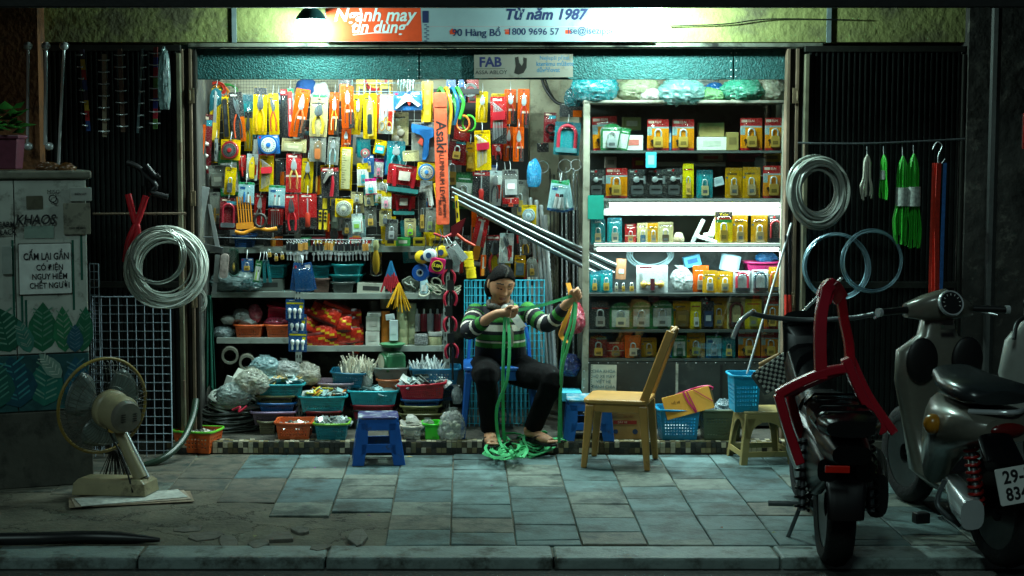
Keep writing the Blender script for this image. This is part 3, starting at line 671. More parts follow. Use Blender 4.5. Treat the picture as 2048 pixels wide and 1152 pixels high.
def t_rods(W, H, c1, c2=None):
 k=B()
 for i in range(5): x=(-0.25 + 0.12 * i) * W;k.tube([(x, TY, -0.12 * H),(x + 0.03 * W, TY, -(0.94 - .08 * i) * H)],0.035 * W * (1 - .08 * i),6)
 return [('rods', k, mat(c1,0.3,0.7) if c1 != 'steel' else STEEL, 60)]
TOOLS = {k[2:]: v for k, v in list(globals().items()) if k.startswith('t_')}
NICE = {'pliers': 'pliers','snips': 'snips','padlock': 'padlock'}
# card layouts: list of (x0, w0, x1, w1, colour) patches in card fractions
def bands(*bs):
 o=[];w=0
 for f, c in bs: o.append((0, w, 1, w + f, c)); w += f
 return o
LAY = {
 'orange': ('e2622c',[(0.06,0.03,0.94,0.10,'c84e1e'),(0.55,0.62,1,1,'2a2b2c'),(0.3,0.56,0.9,0.62,'efe6d8')]),
 'yellow': ('e8c232',[(0.05,0.03,0.95,0.09,'c9a11f'),(0.1,0.10,0.5,0.13,'2a2a2a')]),
 'yellowb': ('e8c232',[(0,0.0,1,0.16,'23282c'),(0,0.86,1,1,'d9b22c')]),
 'dark': ('24292c',[(0,0.0,1,0.12,'101314'),(0.1,0.04,0.6,0.08,'b8b8b0'),(0.6,0.5,1,1,'d8682e')]),
 'darkr': ('23262a',[(0.0,0.0,1,0.13,'8a1c22'),(0.1,0.04,0.7,0.09,'d8d0c8')]),
 'red': ('b8252a',[(0.0,0.0,1,0.12,'8e1a20'),(0.0,0.55,1,0.60,'e8ddd0'),(0.15,0.04,0.7,0.09,'efe6d8')]),
 'redx': ('b8252a',[(0.0,0.66,1,1,'1c1f22'),(0.15,0.04,0.7,0.09,'efe6d8')]),
 'white': ('d9dfd8',[(0.0,0.0,1,0.13,'b9c8c8'),(0.62,0.40,0.9,0.8,'c9453a')]),
 'pale': ('a9ccd0',[(0.0,0.0,1,0.10,'2f8a5a'),(0,0.92,1,1,'1d4f80'),(0.1,0.2,0.42,0.32,'2a5f90')]),
 'beige': ('c9bd90',[(0.0,0.0,1,0.12,'a8a07c'),(0.1,0.13,0.8,0.18,'4a4638')]),
 'teal': ('1f7f88',[(0.0,0.0,1,0.14,'165a66'),(0.1,0.2,0.3,0.9,'2fa0a4')]),
 'blue': ('1d62a0',[(0.0,0.0,1,0.14,'164c82'),(0.62,0.06,0.92,0.16,'d8d8dc'),(0.06,0.06,0.16,0.16,'c22f3c')]),
 'grey': ('8b8d84',[(0.0,0.0,1,0.14,'6b6e68'),(0.2,0.04,0.7,0.10,'38393a')]),
 'maroon': ('7a1f28',[(0.0,0.0,1,0.14,'4c1218'),(0.4,0.10,0.95,0.2,'2f8fa0'),(0.12,0.04,0.6,0.09,'d8c8b0')]),
 'mini': ('e6e6dc',[(0.0,0.0,1,0.26,'e0c040'),(0,0.94,1,1,'d8b838')]),
 'minip': ('e6e6dc',[(0.0,0.0,1,0.18,'b83a74'),(0,0.93,1,1,'c02858')]),
 'green': ('1f6b3c',[(0.0,0.0,1,0.05,'17552f'),(0.10,0.28,0.9,0.92,'d0d4cc'),(0.2,0.16,0.8,0.19,'dfe8df')]),
 'eln': ('b0282c',[(0.05,0.05,0.32,0.13,'e9dccb'),(0,0.28,1,0.93,'d98a2a'),(0,0.24,1,0.29,'9ab0b0'),(0,0.30,0.22,0.52,'8fa8aa'),(0.0,0.93,1,1,'a02226')]),
 'golden': ('c79320',[(0.0,0.0,1,0.10,'a87a18'),(0.12,0.18,0.7,0.24,'6a4a10'),(0.04,0.30,0.16,0.36,'3f6a8a')]),
 'brightyel': ('e3cc28',[(0.05,0.05,0.95,0.13,'f0e060'),(0.1,0.15,0.9,0.19,'b03020'),(0.0,0.9,1,1,'c8b020')]),
 'blackr': ('1b1d1f',[(0.0,0.0,1,0.14,'2f3336'),(0.36,0.04,0.5,0.11,'b8262c'),(0.1,0.05,0.3,0.10,'c8ccc8'),(0.84,0.24,0.96,0.5,'7c8486')]),
 'lockwh': ('b9c0bd',[(0.0,0.0,1,0.16,'d9dcd8'),(0.1,0.04,0.5,0.12,'53242a'),(0.1,0.3,0.2,0.9,'8f9694')]),
 'pink': ('b9487a',[(0,0.3,1,0.7,'e9dfe2')]),
 'bulbs': ('164f8a',[(0.04,0.16,0.96,0.24,'e0d04a'),(0.2,0.06,0.5,0.09,'e8e8e0'),(0.74,0.3,0.92,0.44,'e8d83a')]),
 'alarmdk': ('2d3437',[(0.05,0.05,0.95,0.16,'8f9692'),(0.1,0.26,0.9,0.30,'9a2a2a')]),
 'yale': ('e6c51e',[(0.0,0.0,1,0.18,'201d18'),(0.0,0.18,1,0.24,'b02a22'),(0.04,0.24,0.96,0.33,'2a7a3a')]),
 'clearbox': ('5b5f5c',[(0.1,0.05,0.9,0.2,'22262a')]),
}
def make_pack(loc, W, H, tilt, lay, tool, c1, c2, label, cat='tool pack', name=None, group=None, blister=True, turn=0.0, lean=0.0, shape='rect', txt=None, free=False, hook=True):
 kind=name or 'packaged_' + tool
 kind=kind.replace('_knobs','_door_lock');t=thing(kind, label, cat, loc, (R(lean), R(tilt), R(turn)), group)
 if not free:
  base, pat=LAY[lay];cols=[base];b=B()
  if shape == 'dome':
   poly=[(-W / 2,-H),(W / 2,-H)] + [(W / 2 * math.cos(a),-W * .42 + W * .42 * math.sin(a)) for a in sweep(11, lambda q: math.pi * q)]
   b.prism(poly, -0.001,0.001)
  elif shape == 'leaf':
   b.prism([(-W / 2,-H),(W / 2,-H),(W / 2,-.3 * H),(W * .34,-.06 * H),(0,0),(-W * .34,-.04 * H),(-W / 2,-.3 * H)],-0.001,0.001)
  else: b.rrect(-W / 2,-H, W / 2,0, min(0.006, W * .08),-0.001,0.001)
  for k, (x0, w0, x1, w1, c) in enumerate(pat):
   if c not in cols: cols.append(c)
   e=0.004 if shape == 'rect' else 0.04
   xa, xb=(-0.5 + max(x0, e)) * W, (-0.5 + min(x1,1 - e)) * W
   za, zb=-min(w1,1 - .003) * H, -max(w0,.003) * H
   if shape == 'dome' and w1 < 0.2: continue
   y=-0.0013 - 0.0002 * k
   b.mi(cols.index(c)).quad((xa, y, za),(xb, y, za),(xb, y, zb),(xa, y, zb))
  if H > 0.06 and hook:
   cols.append('0d0d0d');b.mi(len(cols) - 1);y=-0.0035;b.quad((-.1 * W, y, -.035 * H - .004),(.1 * W, y, -.035 * H - .004),(.1 * W, y, -.035 * H),(-.1 * W, y, -.035 * H))
  b.build('card',[printed(c) if c != '0d0d0d' else BLACK for c in cols], t)
  if hook and random.random() < 0.5:
   b=B();b.tube(smoothpath([(0,-0.002,-.03 * H),(0,-0.012,-0.002),(0.002,0.0,0.03),(0,0.012,0.05)],4),0.0016,6);b.build('wire_hook', STEEL, t, smooth=60)
 for part in TOOLS[tool](W, H, c1, c2):
  part[1].build(part[0], part[2], t, smooth=part[3])
 if blister and not free:
  b=B(); x0, x1, z0, z1, d=-0.44 * W, 0.44 * W, -0.965 * H, -0.13 * H if H > .08 else -.1 * H, min(0.034,0.30 * W)
  e=min(0.012,.14 * W);vs=[]
  for y, k in ((-0.0025,0),(-d * .8, e * .35),(-d, e)): vs += [(x, y, z) for x, z in rr(x0 + k, z0 + k, x1 - k, z1 - k, e, 2)]
  n=len(vs) // 3
  b.add(vs, [(j * n + i, j * n + (i + 1) % n, (j + 1) * n + (i + 1) % n, (j + 1) * n + i) for j in range(2) for i in range(n)] + [tuple(range(2 * n, 3 * n))])
  b.build('clear_blister', BLISTER, t, smooth=50)
 if txt:
  s, size, z, col=txt;text(s, size * W, mat(col, 0.5, var=0), t, (0,-0.0042, z * H))
 return t
REG = {'A': (370,90,4.432), 'B': (660,90,4.432), 'C': (370,330,4.432), 'D': (660,330,4.432), 'E': (940,90,4.432), 'F': (900,330,4.267), 'G': (400,560,3.113), 'H': (660,560,3.113), 'I': (1160,150,3.971), 'J': (1160,400,3.6), 'K': (1140,640,3.6), 'L': (1560,60,2.303), 'M': (0,0,3.2), 'N': (0,330,3.2), 'O': (0,690,2.493), 'Q': (900,500,2.504), 'R': (1480,540,1.882)}
def rx(r, x, y): a, b, s=REG[r]; return a + x / s, b + y / s
def pack(r, x0, y0, x1, y1, Y, tilt, lay, tool, c1, c2, label, **k):
 (ax, ay),(bx, by)=rx(r, x0, y0), rx(r, x1, y1)
 w, h=bx - ax, by - ay;t=R(abs(tilt));
 if tilt and h > w:                       # undo the growth of the outline's box by the tilt
  w2=max(w * 0.45, w - h * math.sin(t));h2=(h - w2 * math.sin(t)) / math.cos(t)
 else: w2, h2=w, h
 cx=(ax + bx) / 2 + math.sin(R(tilt)) * h2 / 2;top=(ay + by) / 2 - math.cos(t) * h2 / 2
 k.setdefault('turn', random.uniform(-9,9));k.setdefault('lean', random.uniform(-2,3));k.setdefault('group','packs hung on the goods wall')
 return make_pack(P(cx, top, Y), S(w2, Y) * .95, S(h2, Y) * .98, tilt + random.uniform(-2.5,2.5), lay, tool, c1, c2, label, **k)
# ================================================================ the wall of hanging goods
random.seed(11)
YG=10.42
# wire grid the goods hang from
def wire_grid(name, label, cat, px0, py0, px1, py1, Y, nx, nz, r, m, rot=(0,0,0), cr=None):
 w, h=S(px1 - px0, Y), S(py1 - py0, Y);t=thing(name, label, cat, P((px0 + px1) / 2, py1, Y), rot);b=B()
 for i in range(nx + 1): x=-w / 2 + w * i / nx;b.tube([(x, 0,0),(x, 0, h)], r * (1.6 if i in (0, nx) else 1),6)
 for j in range(nz + 1): z=h * j / nz;b.tube([(-w / 2,-r, z),(w / 2,-r, z)], r * (1.6 if j in (0, nz) else 1),6)
 b.build('wires', m, t, smooth=60); return t
wire_grid('wire_grid','thin wire grid fixed high on the cream wall behind the goods','wire grid',402,140,700,212,10.7,52,12,0.0011, mat('5e625c',0.5,0.6))
wire_grid('wire_grid','tall wire grid panel the tool packs hang from','wire grid',425,190,880,470, YG, 18,11,0.0022, mat('8e9692',0.4,0.7))
wire_grid('wire_grid','pale blue wire grid at the top right of the goods wall','wire grid',705,150,850,200,10.5,6,3,0.003, mat('9fbcc0',0.4,0.5))
b=B();b.box2((X(380,10.5),10.50, ZZ(520,10.5)),(X(1056,10.5),10.52, ZZ(205,10.5)))  # added sheet, its dark colour makes the gaps between packs read dark
o=b.build('dark_gap_sheet', mat('1d1d1a',0.8,0,0.4,9), bevel=0.004);tag(o, 'added dark sheet that darkens the gaps behind the crowded tool packs','board')
# (region, box, depth, tilt, card layout, tool, colours, label)
W1, W2, W3=10.16,10.24,10.32
ROWS=[
 # ---- top row
 ('A',215,370,330,870,10.28,2,'yellow','saw','e8c232', None, 'long yellow saw card with a rounded teal top at the far left of the wall', dict(shape='leaf', name='packaged_saw')),
 ('A',322,458,388,835,10.24,-1,'yellow','slide','23262a','3a3d40','narrow yellow card with a black bar tool beside the teal topped saw card'),
 ('A',385,415,525,865, W1,-2,'dark','pruner','d8562a','17323a','dark card with an orange and teal pruner in the top row'),
 ('A',522,590,602,945,10.3,1,'yellowb','snips','8a8a58', None, 'yellow pack with grey snips half hidden behind the aviation shears'),
 ('A',598,372,735,800, W1,1,'yellowb','snips','e0a828', None, 'black topped card with big shears that have thick yellow handles'),
 ('A',733,428,842,800,10.2,-2,'yellow','pruner','b8302c', None, 'yellow card with curved secateurs that have thin red handles'),
 ('A',806,426,850,800,10.30,0,'blue','none','1d4f90', None, 'narrow dark blue card strip showing white upright lettering', dict(blister=False, name='tool_card')),
 ('A',836,390,908,828,10.22,1,'darkr','rods','4a5052', None, 'dark red topped card with a yellow hexagon and dark tool'),
 ('A',902,385,962,832,10.26,0,'pale','slide','c8352e','d8dadb','pale blue card with a red strip left of the riveter'),
 ('A',930,382,1118,832,10.12,7,'orange','pliers','e0703a','2f4a3c','big tilted orange card with a dark green hand riveter'),
 ('A',1086,460,1276,822,10.15,4,'beige','snips','d9b92e', None, 'beige card with a dark crimper that has yellow handles'),
 ('B', -8,420,88,800,10.18,1,'orange','pliers','e0a030','e8d8a0','pale orange card with bright steel locking pliers and amber handles'),
 ('B',86,362,208,742,10.14,1,'orange','pliers','e0602a','222426','tall orange card with combination pliers in the middle of the top row'),
 ('B',200,440,296,800,10.20,2,'yellow','pliers','d8a828','222222','yellow card with black jawed pliers beside the folding saw knife'),
 ('B',290,428,425,838,10.13,-1,'yellow','cutter','ead060','24363a','yellow card with a big knife that has a dark teal rubber grip'),
 ('B',435,448,580,792,10.17,1,'white','scissors','c9a038', None, 'white card with gold handled scissors and red oriental characters', dict(txt=('剪刀',0.22,-0.45,'c23a2c'))),
 ('B',552,415,820,580,10.11,1,'blue','gluegun','c8d6d4','d8402f','wide blue card with a pale grey glue gun and red trigger', dict(lean=0)),
 ('B',808,322,915,702,10.14,1,'yellow','level','eab62a','a8c84e','yellow card with a yellow torpedo level and three vials'),
 ('B',530,592,702,895,10.22,3,'beige','discs','9c9480', None, 'olive card with four round grey discs under the blue glue gun card'),
 ('B',705,680,942,1042,10.13,2,'grey','bigglue','2a6fb0','d8533e','grey card with a large blue heat glue gun beside the orange level bag', dict(lean=0)),
 ('B',640,935,792,1030,10.10,-2,'beige','none','', None, 'small framed sheet of six pale stickers below the large blue glue gun', dict(blister=True, name='sticker_pack', hook=False)),
 # ---- second row
 ('A',118,610,252,1148,10.22,4,'maroon','tubes','e8d24a', None, 'long maroon card of yellow glue tubes behind the orange one', dict(name='packaged_glue')),
 ('A',55,700,190,1130,10.10,3,'orange','tubes','e8d24a', None, 'orange and blue card of three glue tubes hanging at the left post', dict(name='packaged_glue', txt=('P6000',0.26,-0.2,'1d4a8c'))),
 ('A',255,822,298,1042,10.18,2,'clearbox','slide','9aa2a0','4a5052','slim steel tool hanging under the yellow saw card'),
 ('A',312,838,498,1022,10.12,2,'yellow','reel','9c242a','5a5e5e','yellow card with a round red cased measuring reel'),
 ('A',640,798,842,968,10.10,-2,'blue','reel','1d5a9a','d3d8d2','blue card with a round silver protractor dial and red centre'),
 ('A',598,812,652,1010,10.19,2,'grey','rods','steel', None, 'slim steel punch hanging left of the silver dial'),
 ('A',850,830,1084,952,10.15,2,'beige','block','c8bf96','e0d8b0','wide pale pack with two blocks under the riveter card', dict(hook=False)),
 ('A',1100,822,1256,1040,10.14,1,'grey','cutter','7e6a50','c06a34','grey card with a small knife under the crimper card'),
 ('A',1256,812,1376,1068,10.13,3,'grey','pliers','b9c4c4','3aa0a8','grey and teal card with all steel pliers below the locking pliers'),
 ('B',86,740,190,972,10.2,4,'orange','pliers','d8602a','242628','short orange card with small pliers below the tall orange pliers card'),
 ('B',228,815,362,1000,10.22,-1,'teal','none','', None, 'pale teal card behind the red dial scale', dict(name='tool_card')),
 ('B',258,882,362,1032,10.12,3,'red','reel','a82c34','cfd2c4','small red framed dial gauge hanging below the yellow knife card', dict(free=True, name='dial_gauge')),
 ('B',368,832,514,985,10.16,12,'yellow','block','2a8f9a','bfe0e0','tilted yellow card with a teal hole saw'),
 ('B',488,848,672,1152,10.15,3,'teal','pliers','35a0a8','9fb8b8','deep teal card with a pale tool under the disc pack'),
 ('D',475,-110,560,92,10.20,0,'blue','slide','2a78b0','d8e0e0','blue card edge left of the teal tool card'),
 # ---- third row
 ('C',470,-90,548,122,10.20,-2,'redx','driver','c8302a', None, 'small red card with a stubby red screwdriver'),
 ('C',540,-100,656,142,10.16,2,'white','cutter','e8c428','e8c428','white card with a yellow teardrop tool with one hole'),
 ('C',655,-85,790,242,10.13,1,'yellow','hexset','c02a34', None, 'yellow card with a fan of hex keys in a red holder left of the clippers'),
 ('C',786,-60,892,182,10.18,-2,'dark','rods','5a7078', None, 'dark card of steel spanners beside the hex keys'),
 ('C',890,-100,1036,250,10.14,1,'red','pliers','d8b060','a8302c','red card with steel cutters that have cream handles', dict()),
 ('C',1032,-60,1146,252,10.17,1,'yellow','pliers','222426','d8b030','yellow card with black and yellow long nose pliers'),
 ('C',1142,-80,1204,272,10.21,0,'dark','driver','b88a3a', None, 'narrow dark card with an amber handled awl'),
 ('C',1200,18,1378,302,10.12,-3,'darkr','hammer','','c02434','dark blister with a bent white nozzle tool on a red handle'),
 ('C',345,18,462,272,10.12,3,'yellow','padlock','50585a', None, 'yellow card with a small drill chuck below the red reel'),
 ('C',205,0,376,212,10.17,-2,'grey','block','75776c','9c9c8c','clear bag of grey hardware left of the chuck card'),
 ('C',466,150,620,358,10.11,2,'pale','epoxy','2f7fc0','2f7fc0','pale blue card with blue plastic plugs in the third row', dict(name='packaged_plugs')),
 ('C',738,180,894,382,10.12,1,'pale','epoxy','d0d4d0','c8322e','pale blue card with two glue tubes left of the red snips', dict(name='packaged_glue')),
 ('C',592,250,726,582,10.16,5,'red','pliers','8c8c88','5a5c5a','red card with large grey shears below the hex key card'),
 ('C',728,385,878,608,10.19,2,'redx','rods','steel', None, 'red and black pack of steel drill rods'),
 ('C',876,258,1006,610,10.13,-1,'redx','snips','d0202c', None, 'red and black card with glossy red handled snips'),
 ('C',1004,252,1182,582,10.15,-2,'redx','driver','d8432e','30383a','wide dark card with a set of red screwdrivers in the third row', dict()),
 ('C',1174,262,1292,598,10.17,1,'dark','grips','e0c22a', None, 'black card with two yellow ribbed clamps'),
 ('C',1288,300,1378,592,10.22,1,'clearbox','block','50564a','7c8070','dark clear pack of small parts right of the yellow clamps'),
 ('C',300,290,466,582,10.12,2,'maroon','ulock','b02a3a','70767a','maroon and grey card with a small red shackle lock on the left'),
 ('C',214,238,330,532,10.16,-3,'grey','knobs','c9a044','8a6a30','grey blister with a brown knob beside the maroon lock card'),
 ('C', -6,-10,132,312,10.12,10,'blue','ruler','dfe6e2','7e9aa0','long blue and white card leaning at the far left of the wall', dict(free=False)),
 # ---- locks and small cards, lower right of the wall
 ('D',85,-160,208,232,10.15,1,'yellow','ruler','c8c08c','8a8258','yellow edged clear pack of rulers and templates'),
 ('D',232,-20,342,200,10.14,1,'mini','combo','2a98a0', None, 'white card with a teal combination padlock'),
 ('D',294,-90,392,82,10.17,0,'blue','padlock','c9a044', None, 'dark blue card with a small brass lock above the teal padlock cards'),
 ('D',388,-60,480,122,10.18,2,'minip','combo','d87a94', None, 'white card with a pale pink round padlock high in the lock cluster'),
 ('D',305,118,414,266,10.10,-1,'minip','padlock','22a0a8', None, 'pink edged white card with a turquoise bag shaped padlock'),
 ('D',408,128,522,240,10.19,2,'mini','combo','9aa0a0', None, 'white card with a small grey padlock behind the red clamps'),
 ('D',180,238,292,342,10.16,4,'beige','combo','b8bcb4', None, 'clear topped card with a pearl coloured padlock'),
 ('D',214,338,304,432,10.19,-3,'beige','combo','6a7070', None, 'small beige card with a dark padlock left of the black dial lock'),
 ('D',298,262,392,368,10.12,-4,'beige','combo','4a5458', None, 'beige card with a dark grey lock under the turquoise padlock'),
 ('D',398,222,484,345,10.15,5,'mini','combo','9cb83a', None, 'white card with a lime green padlock'),
 ('D',448,236,548,402,10.11,3,'mini','combo','dc8aa0', None, 'white and yellow card with a rose pink combination padlock'),
 ('D',428,402,548,548,10.13,3,'beige','combo','5a6468', None, 'pale yellow card with a dark steel combination lock'),
 ('D',40,300,208,468,10.10,2,'yellow','reel','b8b89c','dcded2','yellow card with a round white tape reel above the brass padlock'),
 ('D',108,472,192,622,10.13,0,'clearbox','padlock','c9a044', None, 'clear pack with a long shackled brass padlock under the tape reel'),
 ('D',184,428,302,614,10.09,-4,'white','block','b8d8c8','8cc04a','white box with a green window standing out from the lock cluster', dict(blister=False, name='boxed_lock')),
 ('D',300,372,424,558,10.14,-5,'grey','padlock','c9a044', None, 'rounded clear pack with a square brass padlock'),
 ('D',488,478,608,674,10.12,1,'clearbox','padlock','steel', None, 'clear pack with a square silver padlock at the foot of the wall'),
 ('D',654,474,764,640,10.14,1,'beige','padlock','8cc83a', None, 'pale card with a lime green padlock at the foot of the wall'),
 ('D',500,0,812,272,10.13,6,'redx','clamp','b81e2a','4a9a98','large red pack with a tilted teal edged bar and oriental characters', dict(txt=('恒龙',0.16,-0.3,'e8d8c8'))),
 ('D',548,250,764,462,10.16,-1,'redx','clamp','b81e2a','4a9a98','lower red pack with a level teal edged bar and oriental characters', dict(txt=('恒龙',0.18,-0.3,'e8d8c8'))),
 ('D',768,-20,944,142,10.11,4,'yellow','reel','3a7ab0','d8d8c8','tilted blue and yellow card with a round silver door viewer'),
 ('D',842,168,934,374,10.14,-8,'white','ruler','d9dcd4','8a8c86','white steel ruler hanging at a slant left of the yellow cutter', dict(free=True, name='steel_ruler', cat='ruler')),
 ('D',900,138,1004,412,10.09,-9,'yellow','slide','e8cc2a','232323','yellow snap off cutter hanging at a slant over the orange bag', dict(free=True, name='utility_knife', cat='cutter')),
 ('D',772,240,852,602,10.17,1,'clearbox','padlock','c9a044','c9a044','long clear strip with two brass padlocks one above the other'),
 ('D',842,375,948,602,10.12,2,'grey','padlock','8aa06a', None, 'green topped clear pack with a padlock beside the orange level bag'),
 ('D',1098,246,1172,588,10.12,-5,'yellow','slide','e6c828','20262a','long yellow cutter hanging below the end of the steel tubes', dict(free=True, name='utility_knife', cat='cutter')),
 # ---- right of the orange level bag
 ('E',55,412,165,688,10.22,0,'yellow','pliers','d8b858', None, 'small yellow card with tiny mini pliers right of the hose loops'),
 ('E',175,428,330,700,10.28,2,'yellow','none','', None, 'yellow card showing behind the red hex key pack', dict(name='tool_card')),
 ('E',178,456,336,884,10.15,-1,'redx','hexset','b82430', None, 'tall red pack with a fan of steel hex keys'),
 ('E',298,392,412,705,10.21,1,'orange','pliers','c8342a','2a2c2e','orange card with long nose pliers behind the red hex key pack'),
 ('E',410,388,532,742,10.18,2,'orange','pliers','c8342a','2a2c2e','orange card with red handled combination pliers at the right end of the row'),
 ('E',380,728,482,1036,10.17,0,'orange','pliers','d05030','2a2c2e','lower orange card with pliers below the two upper orange ones'),
 ('E',296,722,392,1032,10.22,1,'orange','pliers','c8342a','3a3c3e','lower orange card half covered by its right neighbour'),
 ('E',192,880,300,1028,10.24,0,'redx','pliers','b02c28', None, 'dark red pliers pack under the red hex key pack'),
 ('E',34,752,200,1118,10.12,-3,'yellow','hexset','b02038', None, 'teal topped yellow pouch with hex keys in a dark red holder'),
 ('B',1040,830,1220,1038,10.2,6,'maroon','padlock','c9a044', None, 'fanned maroon cards with a small brass lock under the hose coils'),
 ('B',1195,860,1290,1125,10.24,2,'golden','block','a8862c','c8a848','amber packs stacked behind the teal topped pouch'),
 ('F',185,55,346,342,10.2,1,'darkr','driver','c8302a','9aa0a0','dark card with thick red screwdriver handles under the yellow pouch'),
 ('F',332,48,452,352,10.22,1,'white','pliers','5a5e60', None, 'white card with slim dark tweezers beside the clear lock case'),
 ('F',440,38,586,282,10.13,0,'clearbox','block','a8acaa','d8dcd8','boxy clear case with a silver lock body'),
 ('F',445,280,590,362,10.2,1,'redx','driver','d8482a', None, 'orange handled tools showing below the clear lock case'),
 ('F',600,338,742,515,10.18,3,'yellow','reel','8aa8b0','c8d8d8','half blue half yellow card with a silver ring by the steel tubes'),
 ('F',414,580,550,845,10.3,2,'white','pruner','c8ccc8','b02838','white card with pale secateurs above the seated woman'),
 ('F',545,768,650,962,10.25,2,'golden','block','5a6a70','6a7a80','yellow and red card with a grey sander just right of the woman'),
 ('F',650,786,752,962,10.27,-4,'grey','padlock','c9a044', None, 'grey dome topped card with a brass padlock right of the woman', dict(shape='dome')),
 ('F',580,598,705,778,10.32,-6,'clearbox','pliers','d8a828', None, 'clear pack with amber handled pliers under the steel tubes'),
 ('F',160,440,345,842,10.26,10,'redx','saw','e08a28', None, 'red and black saw pack with an amber handle left of the woman'),
 ('F',250,766,312,955,10.2,4,'orange','saw','e89030', None, 'small orange card with an amber saw handle above the wire basket panel'),
 ('E',640,596,772,870,10.2,3,'maroon','coil','17191a', None, 'maroon card with a coiled black cable lock'),
 ('E',742,680,990,985,10.12,2,'teal','ulock','b82a3e','5fa0a8','teal blister with a big red shackle bicycle lock'),
 ('E',590,868,700,952,10.26,-2,'blackr','none','', None, 'black card edge with a bar pattern below the coiled cable lock', dict(name='lock_card')),
 ('E',790,520,1000,640,10.26,0,'dark','none','', None, 'black box with a pale emblem under the teal bag', dict(name='lock_box', blister=False, hook=False)),
]
for r in ROWS:
 k=dict(r[12]) if len(r) > 12 else {}
 if r[9] == 'driver' and r[8].startswith('x'): pass
 pack(*r[:12], **k)
# extra half hidden packs deeper on the wall
fill=[(455,300,'green','combo','8a9a88','dark green lock card deep between the red reel and the dial'),(560,345,'blackr','machine','','black card with a chrome lock deep behind the third row'),(742,330,'teal','cutter','2a8a90','teal card half hidden behind the dial gauge'),
 (800,330,'redx','pliers','a02a2a','dark red pliers card half hidden behind the disc pack'),(690,400,'grey','padlock','steel','grey lock card half hidden by the tape reel'),(860,250,'maroon','coil','2a2a2a','maroon card half hidden behind the orange level bag'),
 (640,190,'pale','slide','d0d8d8','pale card high behind the tilted riveter card'),(770,190,'orange','pliers','c05a2a','orange card high behind the scissors card'),(500,190,'teal','none','','wide teal card high behind the aviation shears'),
 (905,300,'grey','padlock','c9a044','grey card with a lock deep behind the hose coils'),(930,345,'green','padlock','c9a044','green lock card deep under the maroon fan'),(870,420,'yellow','none','','yellow card edge behind the green topped padlock pack'),
 (545,430,'dark','driver','d8902a','dark card with an amber screwdriver deep behind the orange comb'),(610,255,'maroon','rods','707678','maroon card of rods deep behind the wide pale pack'),(720,260,'blue','slide','d8d8d0','blue card deep behind the short orange pliers card'),
 (990,470,'darkr','snips','a8282a','dark red snips pack in the gloom under the steel tubes'),(960,450,'clearbox','slide','9a9a90','dim clear pack in the gloom left of the saw pack'),(1050,430,'redx','driver','d8402a','red screwdriver card in the gloom right of the clear case'),
 (415,250,'yellow','slide','2a2a2a','yellow card deep behind the maroon glue card'),(470,420,'blackr','combo','9aa0a0','black lock card deep behind the plug card'),(530,300,'redx','driver','d8902a','red card deep below the thick handled shears'),(585,320,'pale','cutter','d8c040','pale card deep under the yellow secateurs card'),(650,330,'yellow','rods','8a9090','yellow card deep under the small knife card'),(668,440,'redx','snips','b02028','red card deep behind the yellow ribbed clamps'),(715,430,'pale','padlock','c9a044','pale lock card deep behind the round white tape reel'),(775,420,'yellow','combo','7a8080','yellow lock card deep behind the pale yellow combination card'),(820,440,'teal','padlock','steel','teal lock card deep behind the lower red pack'),(850,360,'white','combo','3a6a9a','white lock card deep behind the silver door viewer'),(925,250,'red','coil','b8b8b0','red coil card deep behind the bright green hose'),(975,330,'blue','driver','d8d8d0','blue card deep behind the teal topped pouch'),(1010,340,'dark','pliers','d85a2a','dark pliers card deep below the orange pliers'),(1040,360,'grey','combo','b8a050','grey card deep left of the bright blue folded bag'),(960,400,'orange','cutter','2a2a2a','orange card deep behind the steel tubes'),(1000,500,'yellow','pliers','2a2a2a','yellow pliers card deep above the head of the woman'),(1065,520,'redx','slide','d8d0c0','red card deep at the right of the domed padlock card'),(925,470,'blackr','driver','c82a2a','black card deep behind the clear tag cards')]
for px, py, lay, tool, c, lab in fill:
 make_pack(P(px, py, 10.37), S(random.uniform(28,42),10.37), S(random.uniform(66,92),10.37), random.uniform(-5,5), lay, tool, c, None, lab, cat='tool pack', group='packs hung on the goods wall', turn=random.uniform(-10,10))
# lettering that is big enough to read
for o in list(COL.objects):
 lb=o.get('label','')
 if 'upright lettering' in lb: text('MEINFA',0.030, mat('e8e8e0',0.5, var=0), o, (0,-0.0045,-0.12),(R(90), R(90),0), bold=0.02)
 if 'rounded teal top' in lb:
  b=B();b.prism([(-0.036,-0.16),(0.0,-0.13),(0.036,-0.10),(0.0375,-0.06),(0.028,-0.022),(0,-0.003),(-0.028,-0.022),(-0.0375,-0.06)],-0.0045,-0.0025);b.build('teal_top', mat('14606a',0.35), o);text('Fuso',0.022, mat('b8d8d8',0.5, var=0), o, (0,-0.0055,-0.06), bold=0.02)
# ---- hanging things that are not cards
def hang(name, label, cat, px, py, Y, rot=(0,0,0), group=None): return thing(name, label, cat, P(px, py, Y), rot, group)
